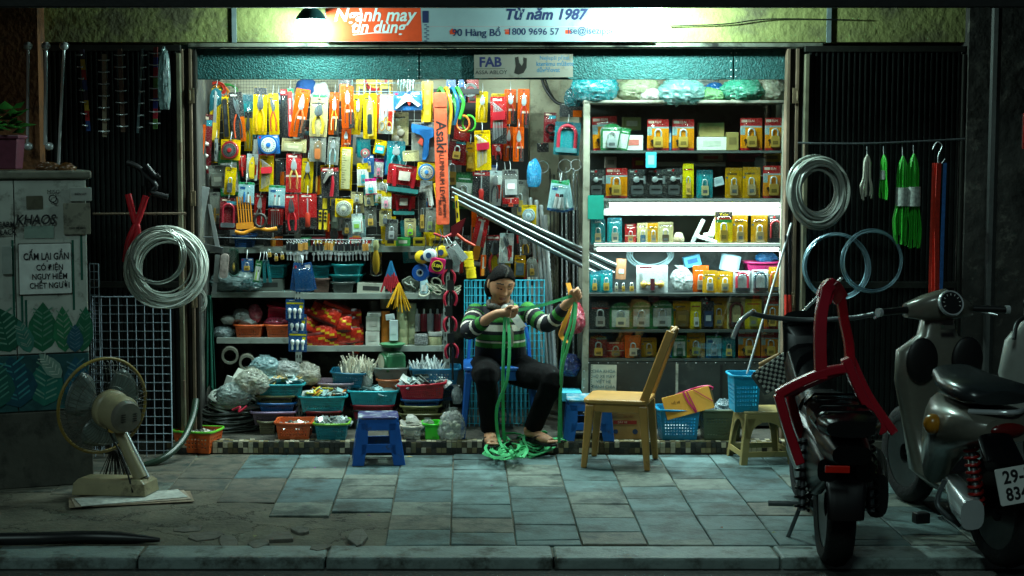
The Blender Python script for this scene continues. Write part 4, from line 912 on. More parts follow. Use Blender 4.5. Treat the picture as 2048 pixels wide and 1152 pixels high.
# orange level bag
t=hang('level_bag','long orange fabric bag of a spirit level hanging down the middle of the wall','tool bag',880,185,10.06,(0, R(-1.2),0))
L=S(263,10.06);w=S(26,10.06);b=B();b.rrect(-w / 2,-L, w / 2,0,0.012,-0.016,0.012);b.build('fabric_bag', mat('d2502a',0.7,0,0.18,14,0.5, bscale=22), t, bevel=0.004)
b=B();b.rrect(-w / 2 - .003,-0.09, w / 2 + .003,-0.004,0.012,-0.021,-0.0165);b.build('flap', mat('b8421f',0.7,0,0.2,14,0.5), t, bevel=0.002)
text('Asaki',0.088, mat('1a1210',0.6, var=0), t, (0.0,-0.0172,-0.27),(R(90), R(90),0), bold=0.02)
text('ALUMINIUM LEVEL',0.042, mat('1a1210',0.6, var=0), t, (0.0,-0.0172,-0.51),(R(90), R(90),0), sx=0.92)
text('32"/800MM',0.026, mat('1a1210',0.6, var=0), t, (0.012,-0.0172,-0.70),(R(90), R(90),0));text('AK-0292',0.026, mat('1a1210',0.6, var=0), t, (-0.016,-0.0172,-0.70),(R(90), R(90),0))
# hose loops on a black bar
b=B();b.box2((X(868,10.2),10.17, ZZ(189,10.2)),(X(958,10.2),10.2, ZZ(178,10.2)));o=b.build('display_bar', BLACK, bevel=0.003);tag(o, 'short black display bar the coloured hoses hang over','bar')
for px, dx, yb, c, nm in ((882,7,252,'3a7a3c','dark green'),(893,5,268,'d8a028','amber'),(905,7,250,'1f5a7a','deep blue'),(915,8,238,'3aa83a','bright green')):
 Y=10.13;b=B();top=180
 pts=[P(px - 2, yb, Y + .02), P(px - 4,(yb + top) / 2, Y + .04), P(px - 8, top + 14, Y + .05), P(px - 1, top - 4, Y), P(px + dx, top + 12, Y - .05), P(px + dx + 4,(yb + top) / 2, Y - .05), P(px + 4, yb, Y - .04)]
 b.tube(smoothpath(pts, 6),0.011,10);o=b.build('hose_loop', mat(c, 0.3), smooth=60);tag(o, nm + ' hose folded over the black display bar','hose','coloured hoses over the display bar')
for px, c, nm, dy in ((926,'e07a2a','orange', -0.03),(938,'4ab83a','lime green',0.0)):
 b=B();p=P(px, 247,10.12 + dy);r=S(15,10.1)
 for k in range(4):
  b.tube([(p.x + r * 0.85 * math.cos(a), p.y + k * .006, p.z + r * (1 + .04 * k) * math.sin(a)) for a in sweep(25, lambda q: 2 * math.pi * q)][:-1],0.006,6, True)
 o=b.build('hose_coil', mat(c, 0.3), smooth=60);tag(o, nm + ' hose coil hanging below the display bar','hose coil','small hose coils')
# coloured cords behind the saw card
for i, (c, px, py, nm) in enumerate((('c83a2a',432,178,'red'),('e08a2a',440,184,'orange'),('3a9a4a',455,182,'green'))):
 b=B();p=P(px, py, 10.5 + 0.02 * i);rng=random.Random(i)
 for k in range(5):
  r=S(16 + rng.uniform(-3,3),10.5); cx, cz=rng.uniform(-.01,.01), rng.uniform(-.01,.01)
  b.tube([(p.x + cx + r * math.cos(a), p.y + 0.005 * k, p.z + cz + r * 0.8 * math.sin(a)) for a in sweep(21, lambda q: 2 * math.pi * q)][:-1],0.004,6, True)
 o=b.build('cord_coil', mat(c, 0.4), smooth=60);tag(o, nm + ' cord coil high at the left behind the saw card','cord coil','coloured cord coils')
# try square, steel strips
t=hang('try_square','silver try square hanging at a slant at the left edge of the wall','try square',412,374,10.02,(0, R(11), R(-8)))
b=B();Ls=S(112,10);b.box((0,0,-Ls / 2),(0.045,0.004, Ls));b.build('blade', STEEL, t, bevel=0.001)
b=B();b.box((0.075,-0.002,-Ls - 0.02),(0.2,0.018,0.04),(0, R(0),0));b.build('stock', mat('9aa0a0',0.3,0.9), t, bevel=0.002)
b=B();b.prism([(0.03,-0.1),(0.05,-0.1),(0.15,-Ls),(0.12,-Ls)],-0.002,0.002);b.build('brace', STEEL, t)
t=hang('steel_strip','long perforated steel strip hanging behind the try square','steel strip',398,356,10.08,(0, R(5), R(20)))
for k in range(3):
 b=B();b.box((0.012 * k - .015,0.012 * k, -S(50,10)),(0.022,0.004, S(95,10)));b.build('strip', DARKSTEEL, t, bevel=0.001)
# orange comb like saw
t=hang('coping_saw','amber plastic curved saw and comb hanging low on the left of the wall','saw',500,392,10.1,(0, R(-4),0))
b=B()
for i in range(6): b.box((-0.08 + 0.016 * i, 0,-0.08),(0.007,0.006,0.16))
b.rrect(-0.1,-0.2,0.01,-0.16,0.01,-0.005,0.005);b.build('comb', mat('dc8a2c',0.25), t)
b=B();b.tube(smoothpath([(-0.11,0,-0.21),(-0.06,0,-0.225),(0.02,0,-0.20),(0.09,0,-0.215),(0.15,0,-0.21)],5),0.012,8, sy=0.5);b.build('frame', mat('e09028',0.25), t, smooth=60)
b=B();b.tube([(0.05 + .035 * math.cos(a),0,-.155 + .04 * math.sin(a)) for a in sweep(17, lambda q: 2 * math.pi * q)][:-1],0.009,8, True);b.build('handle', mat('2a2622',0.4), t, smooth=60)
# dark red pruning shears crossed in front
t=hang('lopping_shears','dark red bolt shears with splayed orange tipped handles hung in front of the wall','shears',912,455,9.98,(0, R(8), R(0)))
b=B();b.prism([(-0.03,0.0),(0.02,0.045),(0.045,0.05),(0.02,-0.05),(-0.02,-0.06)],-0.008,0.008);b.prism([(0.03,0.0),(0.0,0.03),(0.05,0.065),(0.035,-0.04)],-0.004,0.014);b.build('jaws', mat('5a1218',0.35,0.3), t)
for s, c in ((-1,'a01c22'),(1,'c8442a')):
 b=B();b.tube([(0.01 * s, -0.004 * s, -0.04),(0.06 * s, 0,-0.07),(0.13 * s, 0,-0.075 - .02 * s)],[0.012,0.009,0.008],8);b.build('handle', mat(c, 0.4), t, smooth=60)
# measuring tapes and discs hanging low
t=hang('tape_measure','magenta tape measure with a black and yellow badge hanging by a black cord','tape measure',878,516,9.95,(0, R(12),0))
b=B();b.rrect(-0.046,-0.095,0.046,0,0.014,-0.02,0.02,4);b.build('case', mat('b8205a',0.3), t, bevel=0.005)
b=B();b.disc(0,-0.048,0.034,-0.0225,-0.0205,24);b.build('badge', mat('e6d23a',0.4), t);b=B();b.disc(0,-0.048,0.029,-0.024,-0.0227,24);b.build('badge_centre', BLACK, t)
text('5.0M',0.026, mat('e6d23a',0.4, var=0), t, (0,-0.0246,-0.048), bold=0.03)
b=B();b.tube(smoothpath([(0,0,0),(-0.02,0.01,0.06),(-0.01,0.02,0.12),(-.03,.05,.17)]),0.004,6);b.build('wrist_cord', BLACK, t, smooth=60)
for px, py, c, nm, yy in ((847,512,'e0bc28','yellow tape measure left of the white one',10.0),(863,508,'c9d2d6','white and blue tape measure between the yellow ones',9.96),(880,502,'e8cc30','yellow tape measure behind the magenta one',10.04)):
 t=hang('tape_measure', nm, 'tape measure', px, py - 12, yy, (0, R(random.uniform(-15,15)), R(random.uniform(-25,25))), 'tape measures hung under the goods wall')
 b=B();b.lathe([(0.030,-0.024),(0.040,-0.018),(0.040,0.018),(0.030,0.024)],24,(0,0,-0.045), Matrix.Rotation(R(90),3,'X'));b.build('case', mat(c, 0.3), t, smooth=50)
 b=B();b.disc(0,-0.045,0.018,-0.0265,-0.0243,18);b.build('badge', mat('24406a',0.4), t)
 b=B();b.tube(smoothpath([(0,0,-0.006),(0.01,0.01,0.04),(-.004,.03,.09)]),0.003,6);b.build('wrist_cord', BLACK, t, smooth=60)
for px, py, rad, c, lab in ((842,545,0.052,'1b4f9a','big dark blue disc roll hanging beside the grey trowels'),(870,540,0.044,'16265a','navy disc roll hanging behind the magenta tape measure')):
 t=hang('tape_roll', lab, 'roll', px, py, 10.02,(0,0, R(-20)));b=B();M=Matrix.Rotation(R(90),3,'X')
 b.lathe([(rad * .45,-0.02),(rad, -0.02),(rad, 0.02),(rad * .45,0.02)],28,(0,0,0), M, cap=False);b.build('roll', mat(c, 0.3), t, smooth=40);b=B();b.lathe([(rad * .45,-0.018),(rad * .45,0.021),(rad * .3,0.021),(rad * .3,-0.018)],20,(0,0,0), M, cap=False);b.build('core', mat('8a9aa8',0.4), t, smooth=40)
# grey trowel heads
for px, py, a, lab in ((812,556,-28,'grey plastic float hanging on the left of a pair'),(830,560,22,'grey plastic float hanging on the right of a pair')):
 t=hang('plastering_float', lab, 'float', px, py, 9.98,(R(10), R(a), R(14)), 'grey floats hanging low');b=B();b.rrect(-0.035,-0.075,0.035,0.0,0.016,-0.004,0.004);b.build('plate', mat('6e7468',0.4), t);b=B();b.tube(smoothpath([(-0.02,-0.004,-0.02),(-0.012,-0.035,-0.035),(0.012,-0.035,-0.045),(0.02,-0.004,-0.06)]),0.008,8);b.build('handle', mat('565c52',0.4), t, smooth=60)
# bundles of yellow plastic plugs and red/blue testers
t=hang('plug_bundle','fan of yellow plastic ties hanging over the second shelf','tie bundle',798,566,9.98)
for i in range(13):
 b=B();a=R(-26 + 52 * i / 12 + random.uniform(-3,3));l=random.uniform(.13,.19);b.tube([(0,0,0),(math.sin(a) * l, -0.01 - .01 * (i % 3),-math.cos(a) * l)],[0.006,0.004],6);b.build('yellow_tie', mat('d8a020',0.35), t, smooth=60)
t=hang('tester_bundle','bunch of red and blue voltage testers hanging beside the yellow ties','tester bundle',782,522,10.0)
for i in range(9):
 b=B();a=R(-18 + 36 * i / 8);l=random.uniform(.14,.2);b.mi(0).tube([(0,0,0),(math.sin(a) * l * .5,-.01,-math.cos(a) * l * .5)],0.006,6);b.mi(1).tube([(math.sin(a) * l * .5,-.01,-math.cos(a) * l * .5),(math.sin(a) * l, -.01,-math.cos(a) * l)],0.0065,6);b.build('tester',[mat('1f5f86',0.3), mat('b8323c',0.3)], t, smooth=60)
# hanging bulb shaped lamp, green oval pack, small cards under shelf
t=hang('work_lamp','clear pack with an amber lamp hanging at the shelf upright','lamp pack',752,500,10.0)
b=B();b.lathe([(0.012,0),(0.02,-0.04),(0.024,-0.08),(0.018,-0.13),(0.004,-0.15)],16);b.build('lamp_body', mat('d89a28',0.3), t, smooth=60);b=B();b.lathe([(0.014,0.06),(0.020,0.02),(0.013,0)],16);b.build('neck', mat('c9b88a',0.2), t, smooth=60)
b=B();b.rrect(-0.034,-0.16,0.034,0.07,0.02,-0.03,0.028);b.build('clear_pack', clear('eefaf4',0.2,0.15), t, bevel=0.008)
t=hang('oval_pack','dark green oval pack hanging in front of the upper shelf','pack',467,498,10.02,(0, R(-1),0));b=B();b.rrect(-0.027,-0.16,0.027,0,0.027,-0.012,0.012,6);b.build('tray', mat('0f3a30',0.2), t);b=B();b.rrect(-0.033,-0.17,0.033,0.008,0.033,-0.018,0.016,6);b.build('clear_shell', clear('d8f0e8',0.25,0.1), t);b=B();b.ball((0,-0.01,-0.11),(0.010,0.01,0.03));b.build('tool_head', BRASS, t, smooth=180)
pack('C',495,825,612,950,9.99,-2,'blue','padlock','c9a044', None, 'square blue pack with a yellow label and brass lock hanging under the shelf', group='packs hanging from the shelf rail')
for i, (x0, x1, tl) in enumerate(((600,690,8),(680,715,1),(715,765,-6))): pack('C', x0,840, x1,1048,9.98 + .015 * i, tl, 'teal' if i else 'green','epoxy' if i == 0 else 'none','a8d83a','8ac83a',('teal card with lime green plugs hanging under the shelf rail','dark teal card edge next to the lime plug card','pale edged teal card at the right of the fanned three')[i], group='packs hanging from the shelf rail')
t=hang('hinge_pack','clear bag of silver hinges hanging at the left end of the shelf','hinge pack',442,510,9.98,(0, R(5),0))
b=B();b.rrect(-0.035,-0.17,-0.005,0,0.004,-0.004,0.004);b.rrect(-0.038,-0.24,-0.01,-0.175,0.004,-0.004,0.004);b.build('hinge', mat('a9b2b0',0.3,0.7), t);b=B();b.rrect(0.0,-0.14,0.05,0.01,0.02,-0.012,0.008);b.build('pack', mat('b8a8a0',0.3,0,0.5,40), t);b=B();b.rrect(-0.004,-0.15,0.056,0.02,0.025,-0.02,0.014);b.build('clear_shell', BLISTER, t)
# blue fan of cards, stacked blue bulb cards
for i, (px, py, w, h, lab) in enumerate(((603,527,40,56,'fan of blue clip cards with a red heading hanging under the key rail'),)):
 for k in range(4):
  make_pack(P(px + 2, py, 9.97 + .012 * k), S(w - 4,10), S(h, 10),(-4,8,-11,3)[k], 'bulbs' if k else 'blue','none','', None, lab if k == 0 else ('blue clip card second in the fan','blue clip card third in the fan','blue clip card at the back of the fan')[k - 1], cat='card', name='clip_card', group='blue clip cards in a fan')
for i, (py, lab, dx) in enumerate(((598,'blue night light card at the top of the hanging three',0),(628,'blue night light card in the middle of the hanging three',5),(661,'blue night light card at the bottom of the hanging three',6))):
 make_pack(P(590 + dx, py, 9.98 + .02 * (i == 1)), S(37,10), S(43,10), random.uniform(-2,2), 'bulbs','bulbs','', None, lab, cat='bulb pack', name='packaged_bulbs', group='blue night light cards hanging in a string', blister=False)
# key fobs along the rail
b=B();b.tube([P(405,474,10.05), P(560,479,10.05), P(765,480,10.05)],0.004,8);o=b.build('hanging_rail', DARKSTEEL, smooth=60);tag(o, 'thin steel rail the key fobs hang from','rail')
i=0;xs_=[575,581,587,593,598,603,608,613,628,635,642,652,658,664,672,679,685,692,698,705,712,719,727,733]
AMB = {599,598,603,608,613,652,658,664,727,733}
kproto = {}
for px in xs_:
 a=px in AMB;c = 'b8843a' if a else '15171a'
 if a not in kproto:
  t=thing('key_fob','x','key fob', P(px, 481,10.04),(0,0, R(random.uniform(-30,30))), 'key fobs hanging along the rail')
  b=B();b.tube(smoothpath([(0,0,0.004),(0.006,-.002,-0.006),(0,0,-0.016),(-0.006,0.002,-0.006)],3),0.0018,6);b.build('ring', STEEL, t, smooth=60)
  b=B();b.rrect(-0.009,-0.06,0.009,-0.016,0.004,-0.004,0.004);b.build('leather_strap', mat(c, 0.5), t)
  b=B();b.disc(0,-0.078,0.011,-0.002,0.002,12);b.box((0,0.001,-0.104),(0.008,0.002,0.034));b.build('key', STEEL, t); kproto[a]=t
 else: t=dup(kproto[a], P(px, 481 + random.uniform(-1,2),10.04 + random.uniform(-.01,.01)),(0, R(random.uniform(-4,4)), R(random.uniform(-40,40))))
 t['label'] = 'tan leather key fob with a silver key hanging from the thin rail' if a else 'black leather key fob with a silver key hanging from the thin rail'
# small brass padlocks hanging bare
for k, (px, py, lab) in enumerate(((537,500,'bare brass padlock hanging leftmost under the rail'),(551,508,'bare brass padlock hanging in the middle under the rail'),(563,505,'bare brass padlock hanging rightmost under the rail'))):
 make_pack(P(px, py - 10,10.0),0.042,0.08, random.uniform(-12,12), 'grey','padlock','c9a044','b8b8b0', lab, cat='padlock', name='brass_padlock', group='bare brass padlocks under the rail', free=True)
# red and black wire strippers in a column
for k, py in enumerate((528,570,622,676)):
 t=thing('wire_strippers',('topmost of the red and black strippers hanging in a column','second of the red and black strippers hanging in a column','third of the red and black strippers hanging in a column','lowest of the red and black strippers hanging in a column')[k], 'strippers', P(898 + (k % 2) * 3, py, 9.95),(0, R(random.uniform(-6,6)), R(12)), 'red and black strippers hanging in a column')
 b=B();b.rrect(-0.02,-0.04,0.02,0.03,0.01,-0.008,0.008);b.build('head', BLACK, t)
 for s in (-1,1):
  b=B();b.tube(smoothpath([(s * 0.008,0,-0.03),(s * 0.034,-0.004,-0.06),(s * 0.038,-0.004,-0.095),(s * 0.028,0,-0.125)]),0.008,8);b.build('handle', mat('a81e34',0.4), t, smooth=60)
  b=B();b.tube(smoothpath([(s * 0.004,.006,-0.03),(s * 0.02,.006,-0.07),(s * 0.018,.006,-0.12)]),0.007,8);b.build('spring_arm', BLACK, t, smooth=60)
b=B();b.tube([P(903,520,9.97), P(901,600,9.975), P(906,760,9.98)],0.008,6);o=b.build('black_string', BLACK, smooth=60);tag(o, 'black cord the red strippers hang from','cord')
# yellow tape rolls stacked in a column, clear tag cards
for k in range(7):
 t=thing('tape_roll',('lowest','second from the bottom','third from the bottom','middle','third from the top','second from the top','topmost')[k] + ' yellow tape roll in the column left of the woman','tape roll', P(941 - (k < 3) * -2 - k * .9,556 - k * 7.6,10.12),(R(random.uniform(-4,4)), R(random.uniform(-4,4)),0), 'yellow tape rolls in a column')
 b=B();b.lathe([(0.018,0),(0.031,0),(0.031,0.022),(0.018,0.022)],22, cap=False);b.build('tape', mat('e2c422',0.35), t, smooth=40);b=B();b.lathe([(0.0178,0.001),(0.0178,0.021),(0.015,0.021),(0.015,0.001)],18, cap=False);b.build('core', mat('a8905a',0.7), t, smooth=40)
for k, (px, py, a) in enumerate(((912,500,-38),(905,505,-24),(921,515,4))):
 make_pack(P(px - 8, py - 14,9.94 + .01 * k),0.05,0.13, a, 'lockwh','none','', None, ('slanted clear tag card under the dark red shears','second slanted clear tag card under the dark red shears','upright clear tag card under the dark red shears')[k], cat='tag card', name='tag_card', group='clear tag cards')
# blue folded bag and white bag high on the cream wall
for px, py, w, h, c, lab, seed in ((612,176,46,40,'1c4f8c','blue cloth bag hanging high behind the riveter card',3),(640,186,40,44,'cfd4d0','white cloth bag hanging high beside the blue one',5)):
 b=B();b.ball((0,0,0),(S(w / 2,10.6),0.05, S(h / 2,10.6)),28,20);b.v=[tuple(Vector(v) * (1 + 0.22 * noise.noise(Vector(v) * 22 + Vector((seed, 0,0))))) for v in b.v]
 o=b.build('cloth_bag', mat(c, 0.8,0,0.2,20,0.4), smooth=180, loc=P(px, py, 10.58));tag(o, lab, 'bag')
# goods along the very top of the wall, behind the shutter box
for px, w, lay, tool, c, lab in ((690,26,'darkr','block','d87a2a','dark red box pack at the top edge left of the red dish'),(722,20,'yellow','block','c8b030','yellow box pack at the top edge left of the red dish'),(770,30,'golden','block','d8c030','golden pack at the top edge right of the red dish'),(905,24,'blue','tubes','d8d8d0','blue pack at the top edge above the hose loops'),(922,22,'blue','cutter','3a6fb0','deep blue pack at the top edge beside the hose loops'),(940,34,'red','coil','b8c0c0','red pack with a silver wire coil at the top edge')):
 make_pack(P(px, 146,10.6), S(w, 10.6), S(62,10.6), random.uniform(-3,3), lay, tool, c, None, lab, group='packs along the top of the goods wall')
t=thing('red_dish','round red and yellow dish hanging at the top edge of the wall','dish', P(752,158,10.62));b=B();M=Matrix.Rotation(R(90),3,'X')
b.lathe([(0.085,0),(0.08,0.02),(0.06,0.024)],28,(0,0,0), M, cap=False);b.build('rim', mat('b8262a',0.35), t, smooth=50);b=B();b.lathe([(0.0595,0.01),(0.0595,0.02),(0.01,0.022)],24,(0,0,0), M);b.build('face', mat('e0b42a',0.4), t, smooth=50)
t=thing('clear_tube_bundle','bundle of clear plastic tubes standing at the top edge above the blue glue gun card','tube bundle', P(812,185,10.4))
for k in range(6): b=B();b.tube([(-0.05 + .018 * k, .01 * (k % 2),0),(-0.045 + .02 * k, .01 * (k % 2),0.14)],0.008,8);b.build('tube', clear('eef8f8',0.4,0.1), t, smooth=60)
# electric leads and cable down the bare plaster
b=B();b.tube(smoothpath([P(1082,150,10.66), P(1090,175,10.64), P(1106,198,10.62), P(1122,208,10.6), P(1150,205,10.55), P(1168,196,10.5)]),0.011,8);o=b.build('power_cable', BLACK, smooth=60);tag(o, 'thick black cable sagging across the bare plaster','cable')
b=B();b.tube(smoothpath([P(1088,150,10.67), P(1098,180,10.66), P(1112,204,10.64)]),0.006,8);o=b.build('power_cable', BLACK, smooth=60);tag(o, 'thinner black cable beside the thick sagging one','cable')
# ================================================================ shelves, baskets and stock on the left
random.seed(23)
SHELF=mat('9aa39a',0.5,0.3,0.25,8,0.2, dirt='55564c', dscale=5, damt=0.3)
YS=10.22
rack=thing('shelf_rack','grey slotted angle shelf rack standing along the back of the shop','shelf rack',(X(650, YS), YS, FZ))
def shl(x0, x1, y, d=0.4):
 b=B();z=ZZ(y, YS);b.box2((X(x0, YS), YS, z - S(11, YS)),(X(x1, YS), YS + 0.004, z));b.box2((X(x0, YS), YS + 0.005, z - 0.004),(X(x1, YS), YS + d, z - 0.001))
 o=b.build('shelf', SHELF, rack);o.location=-rack.location
for a in ((418,592,495),(594,900,493),(420,590,584),(598,905,587),(430,588,676),(596,890,692)): shl(*a)
for px in (595,893):
 b=B();xx=X(px, YS);b.box2((xx - 0.02, YS - 0.006, FZ),(xx + 0.02, YS - 0.003, ZZ(200, YS)));hl=B()
 z=FZ + 0.02
 o=b.build('upright', SHELF, rack);o.location=-rack.location;b=B()
 while z < ZZ(470, YS):
  b.box((xx - .009, YS - 0.0075, z),(0.007,0.002,0.02));b.box((xx + .009, YS - 0.0075, z),(0.007,0.002,0.02)); z += 0.045
 o=b.build('slot_holes', BLACK, rack);o.location=-rack.location
def basket(name, label, W, D, H, c, loc, rot=(0,0,0), nx=9, nz=3, taper=0.88, group='plastic baskets on the floor', solid=False, rim=None):
 t=thing(name, label, 'basket', loc, rot, group);b=B();m=mat(c, 0.38,0,0.1,20, dirt='2a2a24', damt=0.12)
 zs=[0,0.12] + ([0.12 + 0.66 * (k + 1) / (2 * nz + 1) for k in range(2 * nz + 1)]) + [1.0]
 if solid: zs=[0,.12,.5,1]
 def wall(p0, p1, q0, q1, n):     # bottom edge p0-p1, top edge q0-q1
  p0, p1, q0, q1=map(Vector, (p0, p1, q0, q1));m2=2 * n + 1
  us=[0] + [0.05 + 0.9 * i / m2 for i in range(m2 + 1)] + [1]
  g=[[(p0.lerp(p1, u)).lerp(q0.lerp(q1, u), z) for u in us] for z in zs]
  fs=[];k=len(us)
  for j in range(len(zs) - 1):
   for i in range(k - 1):
    if not solid and 2 <= j - 0 < len(zs) - 2 and (j % 2 == 0) and 1 <= i < k - 2 and i % 2 == 0: continue
    fs.append((j * k + i, j * k + i + 1,(j + 1) * k + i + 1,(j + 1) * k + i))
  b.add([v for r in g for v in r], fs)
 w, d=W / 2, D / 2; w0, d0=w * taper, d * taper
 nd=max(3, int(nx * D / W))
 wall((-w0,-d0,0),(w0,-d0,0),(-w, -d, H),(w, -d, H), nx);wall((w0,-d0,0),(w0, d0,0),(w, -d, H),(w, d, H), nd)
 wall((w0, d0,0),(-w0, d0,0),(w, d, H),(-w, d, H), nx);wall((-w0, d0,0),(-w0,-d0,0),(-w, d, H),(-w, -d, H), nd)
 b.quad((-w0,-d0,0.002),(w0,-d0,0.002),(w0, d0,0.002),(-w0, d0,0.002))
 o=b.build('lattice_sides', m, t);s=o.modifiers.new('thickness','SOLIDIFY');s.thickness=0.003
 b=B();e=0.010;q=[(-w - e, -d - e),(w + e, -d - e),(w + e, d + e),(-w - e, d + e)]
 pts=[]
 for i in range(4):
  a, c2=Vector(q[i]), Vector(q[(i + 1) % 4]);l=(c2 - a).length;k=min(0.03, l * .2) / l
  pts += [tuple(a.lerp(c2, k)) + (H,), tuple(a.lerp(c2,.5)) + (H - .002,), tuple(a.lerp(c2,1 - k)) + (H,)]
 b.tube(smoothpath(pts, 3, True),0.007,6, True);b.build('rim', mat(rim or c, 0.35,0,0.08,20), t, smooth=60)
 return t
def bask(r, x0, y0, x1, y1, Y, c, label, D=0.22, **k):
 (ax, ay),(bx, by)=rx(r, x0, y0), rx(r, x1, y1);rot=(R(k.pop('lean',0)), R(k.pop('tilt',0)), R(k.pop('turn', random.uniform(-4,4))))
 W, H=S(bx - ax, Y) - 0.02, S(by - ay, Y) * 0.97
 p=P((ax + bx) / 2, by, Y);p.y += D / 2
 if k.pop('floor', False): p.z=FZ + 0.003
 return basket('plastic_basket', label, W, D, H, c, p, rot, **k)
def heap(name, label, cat, c, w, d, h, n, kind_, cols, loc, rot=(0,0,0), seed=1, size=0.03, rough=0.3, metal=0.0, opac=None, stuff=True):
 """loose small goods piled together"""
 rng=random.Random(seed);b=B()
 for i in range(n):
  u, v=rng.uniform(-1,1), rng.uniform(-1,1);z=h * (1 - 0.55 * (u * u + v * v)) * rng.uniform(0.15,1.0); x, y=u * w / 2, v * d / 2
  e=Euler((rng.uniform(-.7,.7), rng.uniform(-.7,.7), rng.uniform(0,6.3)));b.mi(rng.randrange(len(cols)));s=size * rng.uniform(.7,1.3)
  if kind_ == 'box': b.box((x, y, z),(s * 1.6, s, s * .5), e)
  elif kind_ == 'stick':
   dv=e.to_matrix() @ Vector((0,0, s * 2));dv.z=abs(dv.z) + s * .5;b.tube([(x, y, z - s * .4), Vector((x, y, z)) + dv],[s * .22, s * .1],6)
  elif kind_ == 'card': b.box((x, y, z),(s * 2.2, s * 1.4,0.003), e)
  elif kind_ == 'pack': b.ball((x, y, z),(s * 1.5, s, s * .35),10,7, e.to_matrix())
  elif kind_ == 'ring':
   M=e.to_matrix();b.tube([Vector((x, y, z)) + M @ Vector((s * math.cos(a), s * math.sin(a),0)) for a in sweep(11, lambda q: 2 * math.pi * q)][:-1], s * .15,5, True)
 ms=[poly_bag(q, opac) if opac else mat(q, rough, metal, 0.2,30) for q in cols]
 o=b.build(name, ms, smooth=50 if kind_ in ('stick','pack','ring') else None, loc=loc, rot=rot); return tag(o, label, cat, kind='stuff' if stuff else None)
def bag(label, px, py, w, h, Y, c, opac=0.55, seed=1, d=None, knot=True, sit=None, rough=0.22, fill=None, cat='plastic bag', group=None, rot=0, crumple=0.3):
 """crumpled plastic bag; px,py is its centre, w,h its size in photo pixels"""
 W, H=S(w, Y) / 2, S(h, Y) / 2;D=d or W * 0.7;p=P(px, py, Y)
 if sit is not None: p.z=sit + H * 0.86
 t=thing('plastic_bag', label, cat, p, (0, R(rot),0), group);b=B(); nu, nv=72,48;vs=[];off=Vector((seed * 3.7, seed * 1.3, seed))
 for j in range(nv + 1):
  th=math.pi * j / nv
  for i in range(nu):
   ph=2 * math.pi * i / nu;n=Vector((math.sin(th) * math.cos(ph), math.sin(th) * math.sin(ph), math.cos(th)))
   a=noise.noise(n * 1.6 + off);k=1 - abs(noise.noise(n * 3.6 + off * 2)) * 2;k2=1 - abs(noise.noise(n * 9 + off)) * 2
   k3=abs(noise.noise(n * 17 + off));r=1 + crumple * (0.55 * a + 0.34 * k + 0.30 * k2 - .16 * k3)
   z=max(n.z * r, -0.86)
   vs.append((n.x * r * W, n.y * r * D, z * H))
 b.add(vs, [(j * nu + i, (j + 1) * nu + i, (j + 1) * nu + (i + 1) % nu, j * nu + (i + 1) % nu) for j in range(nv) for i in range(nu)])
 b.build('film', poly_bag(c, min(.95, opac + .06),.16), t, smooth=60)
 if fill:
  b=B();rng=random.Random(seed)
  for i in range(22): b.mi(i % len(fill)).ball((rng.uniform(-.55,.55) * W, rng.uniform(-.5,.5) * D, rng.uniform(-.75,.35) * H),(W * .25, D * .25, H * .16),8,6, Euler((rng.random() * 3, rng.random() * 3,0)).to_matrix())
  b.build('contents',[mat(q, 0.45,0,0.2,20) for q in fill], t, smooth=60)
 if knot:
  b=B();rng=random.Random(seed + 5)
  for k in range(3): a=rng.uniform(-.8,.8);b.prism([(-0.01,0),(0.01,0),(math.sin(a) * H * .5 + .012, H * .42),(math.sin(a) * H * .5 - .02, H * .45)],-0.002 + .003 * k, 0.001 + .003 * k)
  b.build('tied_top', poly_bag(c, opac, rough), t, loc=(0,0, H * .85))
 return t
CY, TEAL, DTEAL, BLUE, DRED, RED, OLIVE, ORG = '2fb3c0','1f96a0','157680','1c5a94','7a1c28','c02034','6a6a40','cf5a28'
# stack by the cable coils
bask('G',350,905,470,985,9.80,'6f6c52','olive grey basket on the floor at the bottom of the left stack', nx=9, nz=3, floor=True)
bask('G',308,820,592,905,9.84,'5a4c5a','wide dark mauve basket second from the bottom of the left stack', nx=14, nz=3, rim='9a86a8')
bask('G',352,768,592,820,9.85, BLUE, 'dark blue basket in the middle of the left stack', nx=14, nz=2)
bask('G',348,722,596,768,9.87, OLIVE, 'shallow olive basket under the topmost teal one of the left stack', nx=14, nz=1)
bask('G',340,650,645,722,9.86, TEAL, 'long teal basket topping the left stack under clear bags', nx=20, nz=2)
bask('G',462,920,702,1026,9.62, ORG, 'orange basket of hardware in the front row on the floor', nx=9, nz=3, D=0.2, floor=True)
bask('G',704,925,926,1030,9.60, DTEAL, 'teal basket with a lime rim in the front row on the floor', nx=12, nz=4, D=0.2, floor=True, rim='7cb83a')
bask('G',618,868,805,955,9.84,'1f7f8c','teal basket at the bottom of the second stack', nx=10, nz=3)
bask('G',650,818,882,872,9.86, DRED, 'dark red basket under the teal basket of the second stack', nx=12, nz=2)
bask('G',604,725,908,822,9.85, TEAL, 'teal basket with a yellow card on top of the second stack', nx=18, nz=5, turn=4)
bask('G',728,645,960,700,10.0,'8a7684','pale mauve basket under the basket of white wall plugs', nx=14, nz=2)
bask('H', -2,578,215,668,10.0,'145f7a','dark teal basket heaped with white wall plugs', nx=14, nz=4, tilt=3)
bask('H',135,840,405,960,9.98,'3a3a34','dark basket on the floor behind the blue stool', nx=12, nz=4, floor=True)
bask('H',135,778,408,868,9.97,'a02230','red basket under the bright cyan basket', nx=16, nz=4)
bask('H',108,690,428,780,9.96, CY, 'bright cyan basket on top of the stack behind the blue stool', nx=18, nz=4)
bask('H',430,832,708,930,9.92,'5c5c38','olive basket at the bottom of the right stack', nx=16, nz=4)
